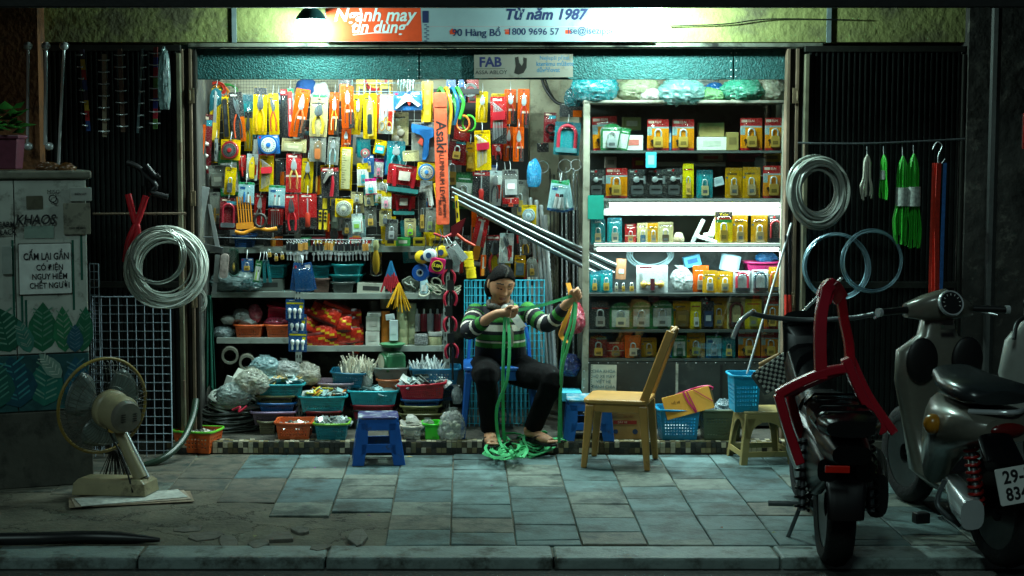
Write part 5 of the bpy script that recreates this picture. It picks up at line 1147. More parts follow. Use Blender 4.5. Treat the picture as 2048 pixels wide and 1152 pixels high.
bask('H',436,786,692,834,9.93,'77784a','shallow olive basket second from the bottom of the right stack', nx=14, nz=1)
bask('H',440,746,692,788,9.94, BLUE, 'dark blue shallow basket under the red basket', nx=14, nz=1)
bask('H',428,648,730,746,9.93, RED, 'red basket of packs tilted on top of the right stack', nx=16, nz=4, tilt=-4)
bask('H',294,622,436,690,10.05,'b8643a','shallow orange brown tray left of the red basket', nx=8, nz=2, solid=True)
bask('H',254,548,490,618,10.1,'77837c','grey tray holding the green scale', nx=10, nz=2, solid=True, D=0.3)
bask('H',496,552,812,650,10.05,'1b6f94','blue basket of thin white sticks beside the scale', nx=14, nz=3)
bask('H',640,650,780,752,10.06,'1a567a','dark blue basket under the basket of white sticks', nx=8, nz=3)
bask('H',440,945,576,1028,9.62,'d8d4bc','white basket of bagged nails on the floor by the blue stool', nx=8, nz=4, D=0.18, floor=True)
t=bask('H',576,922,690,1020,9.62,'3fd02a','bright green box on the floor beside the clear bag', solid=True, D=0.14, floor=True, taper=.94)
bask('O',868,428,1085,540,9.53,'d05a22','orange basket with a lime liner at the left end of the step', nx=9, nz=3, D=0.2, turn=-14, rim='6cc83a')
# loose goods in the baskets
def hp(px, py, Y, w, d, h, *a, **k): return heap(*a[:3], None, S(w, Y), d, h, *a[3:], loc=P(px, py, Y) + Vector((0,.1,0)), **k)
hp(712,756,10.0,62,0.16,0.07,'wall_plugs','heap of white plastic wall plugs in the dark teal basket','wall plugs',130,'stick',['e6e0cc','d8d2bc'], size=0.03, seed=3)
hp(855,752,10.05,60,0.16,0.04,'plastic_sticks','thin white plastic sticks heaped in the blue basket','plastic sticks',70,'stick',['dfe6e4','c9d4d4'], size=0.03, seed=4)
hp(588,860,9.62,62,0.14,0.03,'steel_fittings','grey steel fittings heaped in the orange basket','fittings',60,'box',['9aa09c','6f746f','d0c8b4'], size=0.022, seed=5, metal=.4)
hp(662,855,9.60,62,0.14,0.05,'steel_brackets','shiny steel brackets heaped in the lime rimmed basket','brackets',70,'box',['aab6b4','8a9896','c4cecc'], size=0.028, seed=6, metal=.6)
hp(645,792,9.85,76,0.16,0.03,'small_cards','yellow and white small cards lying in the teal basket','cards',30,'card',['e0d04a','d8dcd4','8aa8a8','c87a2a'], size=0.03, seed=7)
hp(553,766,9.86,84,0.16,0.04,'clear_packs','clear packs heaped in the long teal basket','packs',60,'card',['c9d4d0','8aa8a8','d0b070','e4e8e4'], size=0.03, seed=8)
hp(845,770,9.93,84,0.16,0.04,'paper_packs','white and dark packs lying in the red basket','packs',26,'card',['c9d2cc','d8dcd4','3a4440','9ab0b0'], size=0.036, seed=9)
hp(748,786,9.96,84,0.16,0.02,'flat_bags','flat bags of goods lying in the cyan basket','packs',20,'card',['9ac4c8','6a7a78'], size=0.036, seed=19)
hp(395,873,9.55,50,0.13,0.02,'scrap_metal','small metal bits in the lime lined basket','metal bits',50,'box',['8a8e86','b8b4a4','5a5c56'], size=0.018, seed=10, metal=.3)
hp(780,742,10.1,50,0.16,0.03,'hooks','dull hooks lying round the scale in the grey tray','hooks',40,'ring',['8a948e','b0b8b2'], size=0.014, seed=11, metal=.6)
hp(825,862,9.62,34,0.12,0.06,'bagged_nails','small clear bags of nails in the white basket','bags',12,'pack',['dcdccc','e8e8dc'], size=0.034, seed=12, opac=0.7)
# bags around them
for a in (('clear bag of wool standing on the floor right of the green box',904,862,50,62,9.62,'f0f4ee', .3,1, dict(fill=['d8d8c4','c9cbb8'], sit=FZ)),('clear bag bulging over the left end of the long teal basket',505,765,62,50,9.85,'d8dccb', .5,2, dict(fill=['c8b898','55605a'])),
          ('pale blue bag with a white label on the heap',530,735,60,40,9.98,'9cc4c8', .6,3, dict()),('clear bag on the heap right of the labelled bag',572,742,60,40,10.0,'d0d8d4', .5,4, dict()),('clear bag slumped at the right end of the left heap',612,750,54,44,10.02,'d8d4c4', .5,5, dict(fill=['b8a888'])),
          ('crinkled clear bag lying on top of the cable coils',468,790,66,44,9.85,'b8ccc8', .6,6, dict(knot=False)),('clear bag hanging between the plug basket and the scale',732,762,24,32,10.04,'c8ccc4', .5,7, dict()),
          ('small clear bag of bread coloured filler in the green box',856,852,24,26,9.66,'dfe8dc', .45,8, dict(fill=['d8a868'])),('clear bag squeezed between the baskets and the wire panel',914,792,20,36,10.0,'b8c4c4', .5,9, dict())):
 bag(*a[:9], **a[9])
bx=thing('carton','white carton with grey print tilted on the cable coils','carton', P(478,775,9.95),(R(0), R(20), R(25)));b=B();b.box((0,0,0),(0.16,0.12,0.1));b.build('box_body', mat('c9cec4',0.6,0,0.1), bx, bevel=0.003)
b=B();b.add([(-0.08,-0.06,0.051),(0.08,-0.06,0.051),(0.1,-0.05,0.11),(-0.06,-0.05,0.115)],[(0,1,2,3)]);o=b.build('open_flap', mat('d8dcd0',0.6), bx);s=o.modifiers.new('thickness','SOLIDIFY');s.thickness=0.003
b=B()
for k in range(5): b.box((0.03,-0.0605,0.0 - .014 * k),(0.08,0.001,0.004))
b.build('printed_lines', mat('5a605c',0.6), bx)
# cable coils on the floor
def coil(name, label, cat, loc, r, n, rad, m, rot=(0,0,0), jr=0.1, jz=0.03, seed=1, seg=40, sides=5, flat=1.0, group=None, parts=None):
 rng=random.Random(seed);t=thing(name, label, cat, loc, rot, group);b=B();pts=[]
 for k in range(n):
  rr0=r * (1 + rng.uniform(-jr, jr)); ox, oz=rng.uniform(-jr, jr) * r * .6, rng.uniform(-jz, jz);oy=rng.uniform(-jr, jr) * r * .6; tx, ty=rng.uniform(-.08,.08), rng.uniform(-.08,.08);ph=rng.uniform(0,6.3)
  b.tube([(ox + rr0 * math.cos(a), oy + rr0 * flat * math.sin(a), oz + rr0 * (tx * math.cos(a) + ty * math.sin(a)) + .006 * math.sin(3 * a + ph)) for a in sweep(seg + 1, lambda q: 2 * math.pi * q)][:-1], rad * rng.uniform(.9,1.1), sides, True)
 b.build('wire_loops', m, t, smooth=60); return t
coil('cable_coil','low heap of dark grey cable coils on the floor at the left','cable coil', P(455,850,9.9) + Vector((0,.1,0.02)),0.17,26,0.006, mat('4c524c',0.35,0,0.2),(R(8),0,0),0.14,0.08,3, flat=.8)
coil('cable_coil','pale cable coil lying on top of the dark cable heap','cable coil', P(468,806,9.9) + Vector((0,.1,0.0)),0.15,9,0.008, mat('b0bab0',0.3,0,0.1),(R(14), R(8),0),0.1,0.03,4, flat=.8)
b=B();b.tube(smoothpath([P(465,820,9.72), P(480,814,9.7), P(478,824,9.69), P(494,812,9.7)]),0.007,6);o=b.build('red_string', mat('c02040',0.6), smooth=60);tag(o, 'red string tied round the dark cable heap','string')
# cardboard tubes lying on the floor under the lowest shelf
for px, py, r, lab in ((460,712,17,'upper cardboard core lying open end forward under the lowest shelf'),(494,726,16,'lower cardboard core lying open end forward beside the carton')):
 t=thing('cardboard_tube', lab, 'tube', P(px, py, 10.15),(0,0, R(8)), 'cardboard cores under the shelf');b=B();M=Matrix.Rotation(R(-90),3,'X');r=S(r, 10.15)
 b.lathe([(r * .72,0.3),(r, 0.3),(r, 0),(r * .72,0),(r * .72,0.299)],24,(0,0,0), M, cap=False);b.build('tube_wall', mat('77786a',0.6), t, smooth=40)
# ---- top shelf goods
def box_(name, label, cat, px0, py0, px1, py1, Y, c, d=0.12, rot=(0,0,0), lab=None, group=None, bev=0.003, labc='3a3c3a'):
 w, h=S(px1 - px0, Y), S(py1 - py0, Y);p=P((px0 + px1) / 2, py1, Y);t=thing(name, label, cat, (p.x, p.y + d / 2, p.z), rot, group)
 b=B();b.box((0,0, h / 2),(w, d, h));b.build('box_body', mat(c, 0.55,0,0.12,14,0.15), t, bevel=bev)
 b=B();b.box((0,-d / 2 - 0.001, h * .52),(w * .6,0.001, h * .4));b.build('printed_label', mat(lab or labc, 0.5), t); return t
bask('C',415,628,612,735,10.25,'1a4f8a','blue basket on the top shelf behind the rail', nx=10, nz=3, group='baskets on the shelves')
bask('C',742,888,892,1000,10.3, TEAL, 'teal basket standing on a grey box on the second shelf', nx=10, nz=3, group='baskets on the shelves')
box_('tool_box','dull grey metal box on the second shelf','box',514,558,566,582,10.3,'6e746e')
bask('C',1118,892,1292,1008,10.3, TEAL, 'teal basket on a brown one behind the key fobs', nx=10, nz=3, group='baskets on the shelves')
bask('C',1120,1005,1290,1128,10.28,'7a5a50','dull brown basket under the teal one behind the key fobs', nx=10, nz=4, group='baskets on the shelves')
bask('D',20,882,292,985,10.26,'1fa0a4','bright teal basket topmost of three under the key fobs', nx=18, nz=5, group='baskets on the shelves')
bask('D',5,975,288,1045,10.27,'148a8c','teal basket in the middle of three under the key fobs', nx=18, nz=3, group='baskets on the shelves')
bask('D',8,1040,222,1132,10.26,'4e5450','dark grey basket lowest of three under the key fobs', nx=18, nz=5, group='baskets on the shelves')
box_('paper_bundle','crumpled white paper parcel on the second shelf','parcel',712,566,768,588,10.27,'b8b8a8', rot=(0, R(3), R(5)))
bag('pale blue bag slumped on the left of the second shelf',470,562,90,42,10.3,'9ab4b4', .8,11, knot=False);bag('dark teal bag slumped between the pale bag and the grey box',492,570,60,28,10.26,'3f6a6c', .8,12, knot=False)
for k, (px0, px1, c, c2, lab) in enumerate(((600,620,'2a7a4a','1d4f8a','green box at the left of the row on the top shelf'),(622,650,'8a1d24','e0c42a','dark red box with yellow print on the top shelf'),(628,668,'e0b428','b02a20','yellow and red box lying flat on the top shelf'),(698,722,'c02a2a','e8e0d0','red box on the top shelf behind the key fobs'),(724,748,'d8dcd4','c02a2a','white and red box on the top shelf'),(770,792,'e0c42a','2a2a20','yellow box on the top shelf right of the upright'),(792,820,'3fa04a','dce0cc','green and white box on the top shelf'),(826,850,'dcc42a','2a2a20','second yellow box on the top shelf right of the green one'),(858,895,'e0c028','2a2a22','large yellow box at the right end of the top shelf'))):
 box_('small_box', lab, 'box', px0,476 if k != 2 else 484, px1,492,10.27 + .02 * (k % 2), c, lab=c2, group='small boxes on the top shelf')
t=thing('glue_bottle','clear bottle with a red cap standing on the second shelf','bottle', P(848,588,10.25));b=B();b.lathe([(0.026,0),(0.026,0.08),(0.02,0.095),(0.009,0.1)],18);b.build('bottle_body', mat('a8c8d0',0.15), t, smooth=40);b=B();b.lathe([(0.008,0.1),(0.006,0.125),(0.002,0.13)],10);b.build('cap', mat('c02034',0.4), t, smooth=40);b=B();b.box((0,-0.0265,0.04),(0.03,0.002,0.04));b.build('printed_label', WHITE, t)
heap('cable_ties','tangle of pale cable ties on the right of the second shelf','cable ties', None, 0.2,0.14,0.08,40,'ring',['c4c4b0','a8a894'], loc=P(880,586,10.28), size=0.03, seed=31)
box_('parts_case','low green parts case on the second shelf under the cable ties','case',860,576,900,588,10.24,'1f5a3a')
# ---- third shelf
bask('G',208,280,396,360,10.25, ORG, 'left orange basket on the third shelf', nx=9, nz=3, group='baskets on the shelves', turn=0)
bask('G',402,280,562,360,10.25, ORG, 'right orange basket on the third shelf', nx=8, nz=3, group='baskets on the shelves', turn=0)
bask('G',400,165,552,268,10.33,'c01f3c','crimson basket tilted on top of the orange ones', nx=10, nz=4, group='baskets on the shelves', tilt=10)
for k, (zx, zy, w, h, c, lab) in enumerate(((260,225,34,28,'c8d0cc','clear bag of fittings at the left of the orange baskets'),(340,215,26,36,'b84a5a','red printed bag between the clear bags on the orange baskets'),(300,262,34,20,'d4dcd8','clear bag lying over the rim of the left orange basket'),(470,262,40,18,'c0405a','red bag lying over the right orange basket'),(180,250,30,18,'dfe0d8','white labelled packet on the left of the third shelf'),(150,330,40,26,'a8bcc0','rolled clear bag lying on the bare end of the third shelf'))):
 x, y=rx('G', zx, zy);bag(lab, x, y, w, h, 10.3, c, .75,40 + k, knot=False)
random.seed(77)
pos=[(690,395),(740,385),(800,390),(860,385),(915,392),(700,345),(760,335),(820,345),(880,330),(920,350),(710,290),(770,280),(850,275),(900,285),(720,240),(780,215),(850,205),(910,235)]
plab=['bottom row, far left','bottom row, second','bottom row, middle','bottom row, fourth','bottom row, far right','second row, far left','second row, second','second row, middle','second row, fourth','second row, far right','third row, left','third row, second','third row, third','third row, right','top row, left','top row, second','top row, third','top row, right']
for k, (zx, zy) in enumerate(pos):
 x, y=rx('G', zx, zy);t=thing('foil_packet','red and yellow foil packet in the heap on the third shelf, ' + plab[k], 'foil packet', P(x, y - 2,10.27 + .03 * (k % 3)),(R(random.uniform(-20,20)), R(random.uniform(-24,24)), R(random.uniform(-20,20))), 'red foil packets heaped on the shelf')
 b=B(); nx_, nz_=14,8;vs=[]; w, h=0.10,0.062
 for s in (1,-1):
  for j in range(nz_ + 1):
   for i in range(nx_ + 1):
    u, v=i / nx_ * 2 - 1, j / nz_ * 2 - 1;y=-s * 0.022 * (1 - u ** 4) * (1 - v ** 4) + 0.006 * noise.noise((u * 3 + k, v * 3, s));vs.append((u * w, y, v * h * (1 - .1 * u * u)))
 n=(nx_ + 1) * (nz_ + 1)
 for s in (0,1):
  for j in range(nz_):
   for i in range(nx_):
    a=s * n + j * (nx_ + 1) + i;q=(a, a + 1, a + nx_ + 2, a + nx_ + 1);b.mi(1 if (i + j * 2 + k) % 9 in (3,4) and 2 <= j <= 5 else (2 if j in (0,7) else 0));b.add([],[]);b.f.append(q if s == 0 else q[::-1]);b.m.append(b.c)
 b.v=vs;b.build('foil',[mat('c8321f',0.2,0.3,0.2,30,0.6), mat('e0b02a',0.2,0.3), mat('5a1a14',0.3)], t, smooth=60)
for px0, py0, px1, py1, c, lab in ((732,633,760,662,'c9cbbe','upper white box of the stack right of the foil packets'),(731,663,759,691,'d0d2c6','lower white box of the stack right of the foil packets'),(734,626,762,633,'dcded4','thin white lid box on top of the white box stack')): box_('white_box', lab, 'box', px0, py0, px1, py1,10.26, c, group='white boxes on the third shelf', labc='b8b8ac')
def roll(label, px, py0, py1, w, c, Y=10.27, core='8a7a5a', cat='tape roll', name='tape_roll', group='tape rolls on the third shelf', n=1):
 h=S(py1 - py0, Y);p=P(px, py1, Y);t=thing(name, label, cat, (p.x, p.y + S(w, Y) / 2, p.z),(0,0,0), group);r=S(w, Y) / 2
 b=B()
 prof=[]
 for k in range(n): prof += [(r * .985, h * k / n + .001),(r, h * k / n + .003),(r, h * (k + 1) / n - .003),(r * .985, h * (k + 1) / n - .001)]
 b.lathe([(r * .6,0.001)] + prof + [(r * .6, h - .001)],24, cap=False);b.build('roll', mat(c, 0.25,0,0.15,20), t, smooth=40);b=B();b.lathe([(r * .59, h - .002),(r * .5, h - .002),(r * .5,0.0)],18, cap=False);b.build('core', mat(core, 0.7), t, smooth=40); return t
roll('tall stack of amber tape rolls on the third shelf',771,622,689,18,'c8742a', n=4);roll('tall stack of pale clear tape rolls right of the amber one',804,608,691,22,'b4b48a', n=5);roll('second tall stack of pale tape rolls touching its right neighbour',822,606,691,22,'c0c09a',10.31, n=5)
roll('cream tape roll sitting above the amber stack',772,598,618,24,'a8a480',10.33);roll('grey tape roll standing at the back behind the white boxes',748,602,630,24,'5a5c58',10.36);roll('wide pale tape roll at the right end of the third shelf',868,674,691,32,'b8b48a',10.26);roll('white tape roll stacked on the wide pale roll',870,664,673,30,'d8d8d0',10.26)
box_('paper_card','white paper slip stood in front of the tape rolls','paper slip',779,640,796,682,10.24,'c0d0d0', d=0.02, labc='c4d2d0');box_('paper_card','small white slip leaning above the tall slip','paper slip',772,628,790,640,10.245,'cfdcdc', d=0.012, rot=(0, R(-9),0), labc='c8d4d4')
t=thing('wire_wool','black and white packet of wire wool at the foot of the caulk tubes','packet', P(842,691,10.24));b=B();b.box((0,0.03,0.036),(0.085,0.06,0.07));b.build('packet', mat('8a8c8a',0.4,0,0.9,90), t, bevel=0.01)
for k, (px, c, lab) in enumerate(((834,'c8c8c4','white caulk tube at the left of the row'),(848,'8a2430','dark red caulk tube second in the row'),(861,'b8bcbc','grey caulk tube in the middle of the row'),(875,'7a1c28','maroon caulk tube fourth in the row'),(888,'c4c6c2','pale caulk tube at the right end of the row'))):
 t=thing('caulk_tube', lab, 'caulk tube', P(px, 662,10.34),(0,0,0), 'caulk tubes on the third shelf');b=B();b.lathe([(0.022,0),(0.022,0.105),(0.018,0.11)],18);b.build('tube_body', mat(c, 0.35), t, smooth=40);b=B();b.lathe([(0.008,0.11),(0.006,0.14),(0.003,0.142)],10);b.build('nozzle', WHITE, t, smooth=40)
# ---- green spring scale
p=P(784,746,10.1);t=thing('spring_scale','green spring scale with a round pan standing in the grey tray','scale',(p.x, p.y + .08, p.z),(0,0, R(28)))
b=B();GP=mat('2f6a44',0.4,0,0.2,16,0.1, dirt='6a7a66', damt=0.2);b.add([(x, y, z) for z, w, d in ((0,.068,.06),(.10,.066,.058),(.125,.05,.05)) for x, y in ((-w, -d),(w, -d),(w, d),(-w, d))],[(3,2,1,0),(8,9,10,11)] + [(j * 4 + i, j * 4 + (i + 1) % 4, j * 4 + 4 + (i + 1) % 4, j * 4 + 4 + i) for j in range(2) for i in range(4)]);b.build('housing', GP, t, bevel=0.012, seg=3)
b=B();M=Matrix.Rotation(R(-90),3,'Y');b.lathe([(0.056,0.066),(0.056,0.078),(0.05,0.08)],26,(0,0,0.062), M);b.build('dial_rim', GP, t, smooth=40);b=B();b.lathe([(0.049,0.0805),(0.01,0.081)],26,(0,0,0.062), M);b.build('dial_face', mat('c8c8b0',0.4), t)
b=B();b.lathe([(0.014,0.125),(0.012,0.15)],12);b.build('stem', GP, t, smooth=40)
b=B();b.lathe([(0.014,0.150),(0.06,0.155),(0.082,0.172),(0.082,0.175),(0.058,0.159),(0.002,0.156)],32, cap=False);b.build('pan', mat('5f9a70',0.35,0.2,0.2), t, smooth=50)
# ---- dark green covers and hoses hanging at the left post
for k, (px, y0, y1, w, c, lab) in enumerate(((374,690,850,20,'0f4a40','left of the dark green cloth strips hanging by the left post'),(398,640,900,24,'12584c','long middle one of the dark green cloth strips by the left post'),(418,590,780,24,'14604f','right hand dark green cloth strip hanging nearest the shelves'))):
 Y=10.0 + .03 * k;b=B(); W, H=S(w, Y), S(y1 - y0, Y); nx_, nz_=14,20;vs=[]
 for j in range(nz_ + 1):
  for i in range(nx_ + 1):
   u, v=i / nx_ - .5, j / nz_;f = .45 + .55 * v;vs.append((u * W * f, 0.018 * math.sin(u * 16 + k) * f, -v * H * (1 - .05 * math.sin(u * 9 + k))))
 b.add(vs, [(j * (nx_ + 1) + i, j * (nx_ + 1) + i + 1,(j + 1) * (nx_ + 1) + i + 1,(j + 1) * (nx_ + 1) + i) for j in range(nz_) for i in range(nx_)])
 o=b.build('cloth_strip', mat(c, 0.7,0,0.25,12), smooth=180, loc=P(px, y0, Y));o.modifiers.new('thickness','SOLIDIFY').thickness=0.004;tag(o, lab, 'cloth strip','dark green cloth strips')
t=coil('wire_hank','small hank of grey wire hanging beside the big white coil','wire hank', P(396,600,9.9),0.055,9,0.003, mat('8a9088',0.4,0.3),(R(80),0, R(20)),0.25,0.02,9, flat=1.3)
# ================================================================ glass cabinet of padlocks
random.seed(31)
YC=10.0
cab=thing('glass_cabinet','tall glass fronted display cabinet full of padlocks with two lit tubes','display cabinet',(X(1368, YC), YC + 0.2, FZ))
def cb(name, b, m, **k):
 o=b.build(name, m, cab, **k);o.location=-cab.location; return o
FRM=mat('9a9a88',0.55,0.3,0.3,10,0.2, dirt='5a5440', dscale=7, damt=0.35)
cx0, cx1, DC=X(1166, YC), X(1572, YC),0.4
zt, zbm=ZZ(207, YC), ZZ(718, YC)
for xa, xb in ((cx0, cx0 + S(13, YC)),(cx1 - S(10, YC), cx1)):
 b=B();b.box2((xa, YC, FZ),(xb, YC + 0.035, zt));cb('corner_post', b, FRM, bevel=0.004)
 b=B();b.box2((xa, YC + DC - .035, FZ),(xb, YC + DC, zt));cb('corner_post', b, FRM, bevel=0.004)
b=B();b.box2((cx0, YC - 0.004, zt + .001),(cx1, YC + DC, zt + 0.02));cb('top_board', b, mat('a0a090',0.6,0,0.3,8,0.3, dirt='55503c', damt=0.4), bevel=0.006)
shelf_y = {1: 301,2: 397,3: 490,4: 587,5: 660,6: 718}
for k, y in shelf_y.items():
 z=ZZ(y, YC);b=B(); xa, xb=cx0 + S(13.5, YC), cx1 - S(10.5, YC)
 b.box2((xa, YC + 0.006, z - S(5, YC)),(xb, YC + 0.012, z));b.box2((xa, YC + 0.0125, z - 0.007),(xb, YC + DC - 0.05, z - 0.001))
 cb('cabinet_shelf', b, mat('4a514d',0.4,0.3,0.2,9) if k != 2 else mat('8c918d',0.3,0.2,0.1))  # second shelf has a paler colour, tube light painted in
b=B();b.box2((cx0 + .01, YC + DC - 0.03, zbm),(cx1 - .01, YC + DC - 0.02, zt));cb('back_panel', b, mat('4a5553',0.6,0,0.35,5, dirt='2a302c', damt=0.4))
b=B();b.box2((cx0 + .014, YC + 0.002, FZ + 0.02),(cx1 - .012, YC + 0.02, zbm - S(7, YC)));cb('base_panel', b, mat('333834',0.5,0.2,0.3,6,0.2, dirt='565a50', dscale=4, damt=0.3))
for px, c in ((1357,'a0a090'),(1446,'101110')):
 b=B();b.box2((X(px - 2, YC), YC - 0.003, FZ + .12),(X(px + 3, YC), YC + .0015, zbm - 0.03));cb('base_strip', b, mat(c, 0.6,0,0.5,40))
z=FZ + 0.05
b=B()
while z < zbm - .05: b.ball((X(1170, YC), YC - 0.001, z),0.004,8,5); z += 0.052
x=cx0 + 0.04
while x < cx1 - .03: b.ball((x, YC - 0.0, zbm - .024),0.003,8,5); x += 0.06
cb('rivets', b, STEEL)
for (ya, yb) in ((209,300),(303,396),(399,488),(500,586),(589,659),(662,717)):
 b=B();b.box2((cx0 + S(14, YC), YC + 0.0005, ZZ(yb, YC) + .002),(cx1 - S(11, YC), YC + 0.0035, ZZ(ya, YC) - .002));cb('glass_pane', b, clear('fbfefd',0.07,0.05))
# the two tubes
tube_lamp(1212,1564,410, YC + 0.055,8,'white tube lamp glowing under the second shelf of the glass cabinet',6, aim=(R(-4),0,0))
tube_lamp(1188,1564,498, YC + 0.02,7,'blue white tube lamp glowing under the third shelf of the glass cabinet',9, aim=(R(0),0,0), col=(.7,.97,1.0))
b=B();b.add([(X(1206, YC), YC + .075, ZZ(404, YC)),(X(1566, YC), YC + .075, ZZ(404, YC)),(X(1566, YC), YC + .1, ZZ(432, YC)),(X(1206, YC), YC + .1, ZZ(432, YC))],[(0,3,2,1)]);cb('glow_band_panel', b, mat('8f9694', .5)).modifiers.new('thickness','SOLIDIFY').thickness = .002  # added pale panel, stands in for the bloom around the upper tube
GC = 'padlock packs on the cabinet shelves'
def cp(r, x0, y0, x1, y1, row, Y, tilt, lay, tool, c1, c2, label, **k):
 (ax, ay),(bx, by)=rx(r, x0, y0), rx(r, x1, y1);by=shelf_y[row] - 1
 k.setdefault('group', GC);k.setdefault('cat','padlock pack');k.setdefault('turn', random.uniform(-5,5)); w, h=S(bx - ax, Y), S(by - ay, Y)
 zb=ZZ(shelf_y[row], YC) + 0.001;cx=(ax + bx) / 2
 return make_pack((X(cx, Y), Y, zb + h), w, h, tilt, lay, tool, c1, c2, label, lean=random.uniform(-4,0), hook=k.pop('hook', False), **k)
E = 'eln'
EK=dict(txt=('ELN',0.16,-0.09,'efe2d0'));KA=dict(shape='dome', txt=('KING ALARM LOCK',0.09,-0.17,'dfe8df'))
PK = '3a3028'
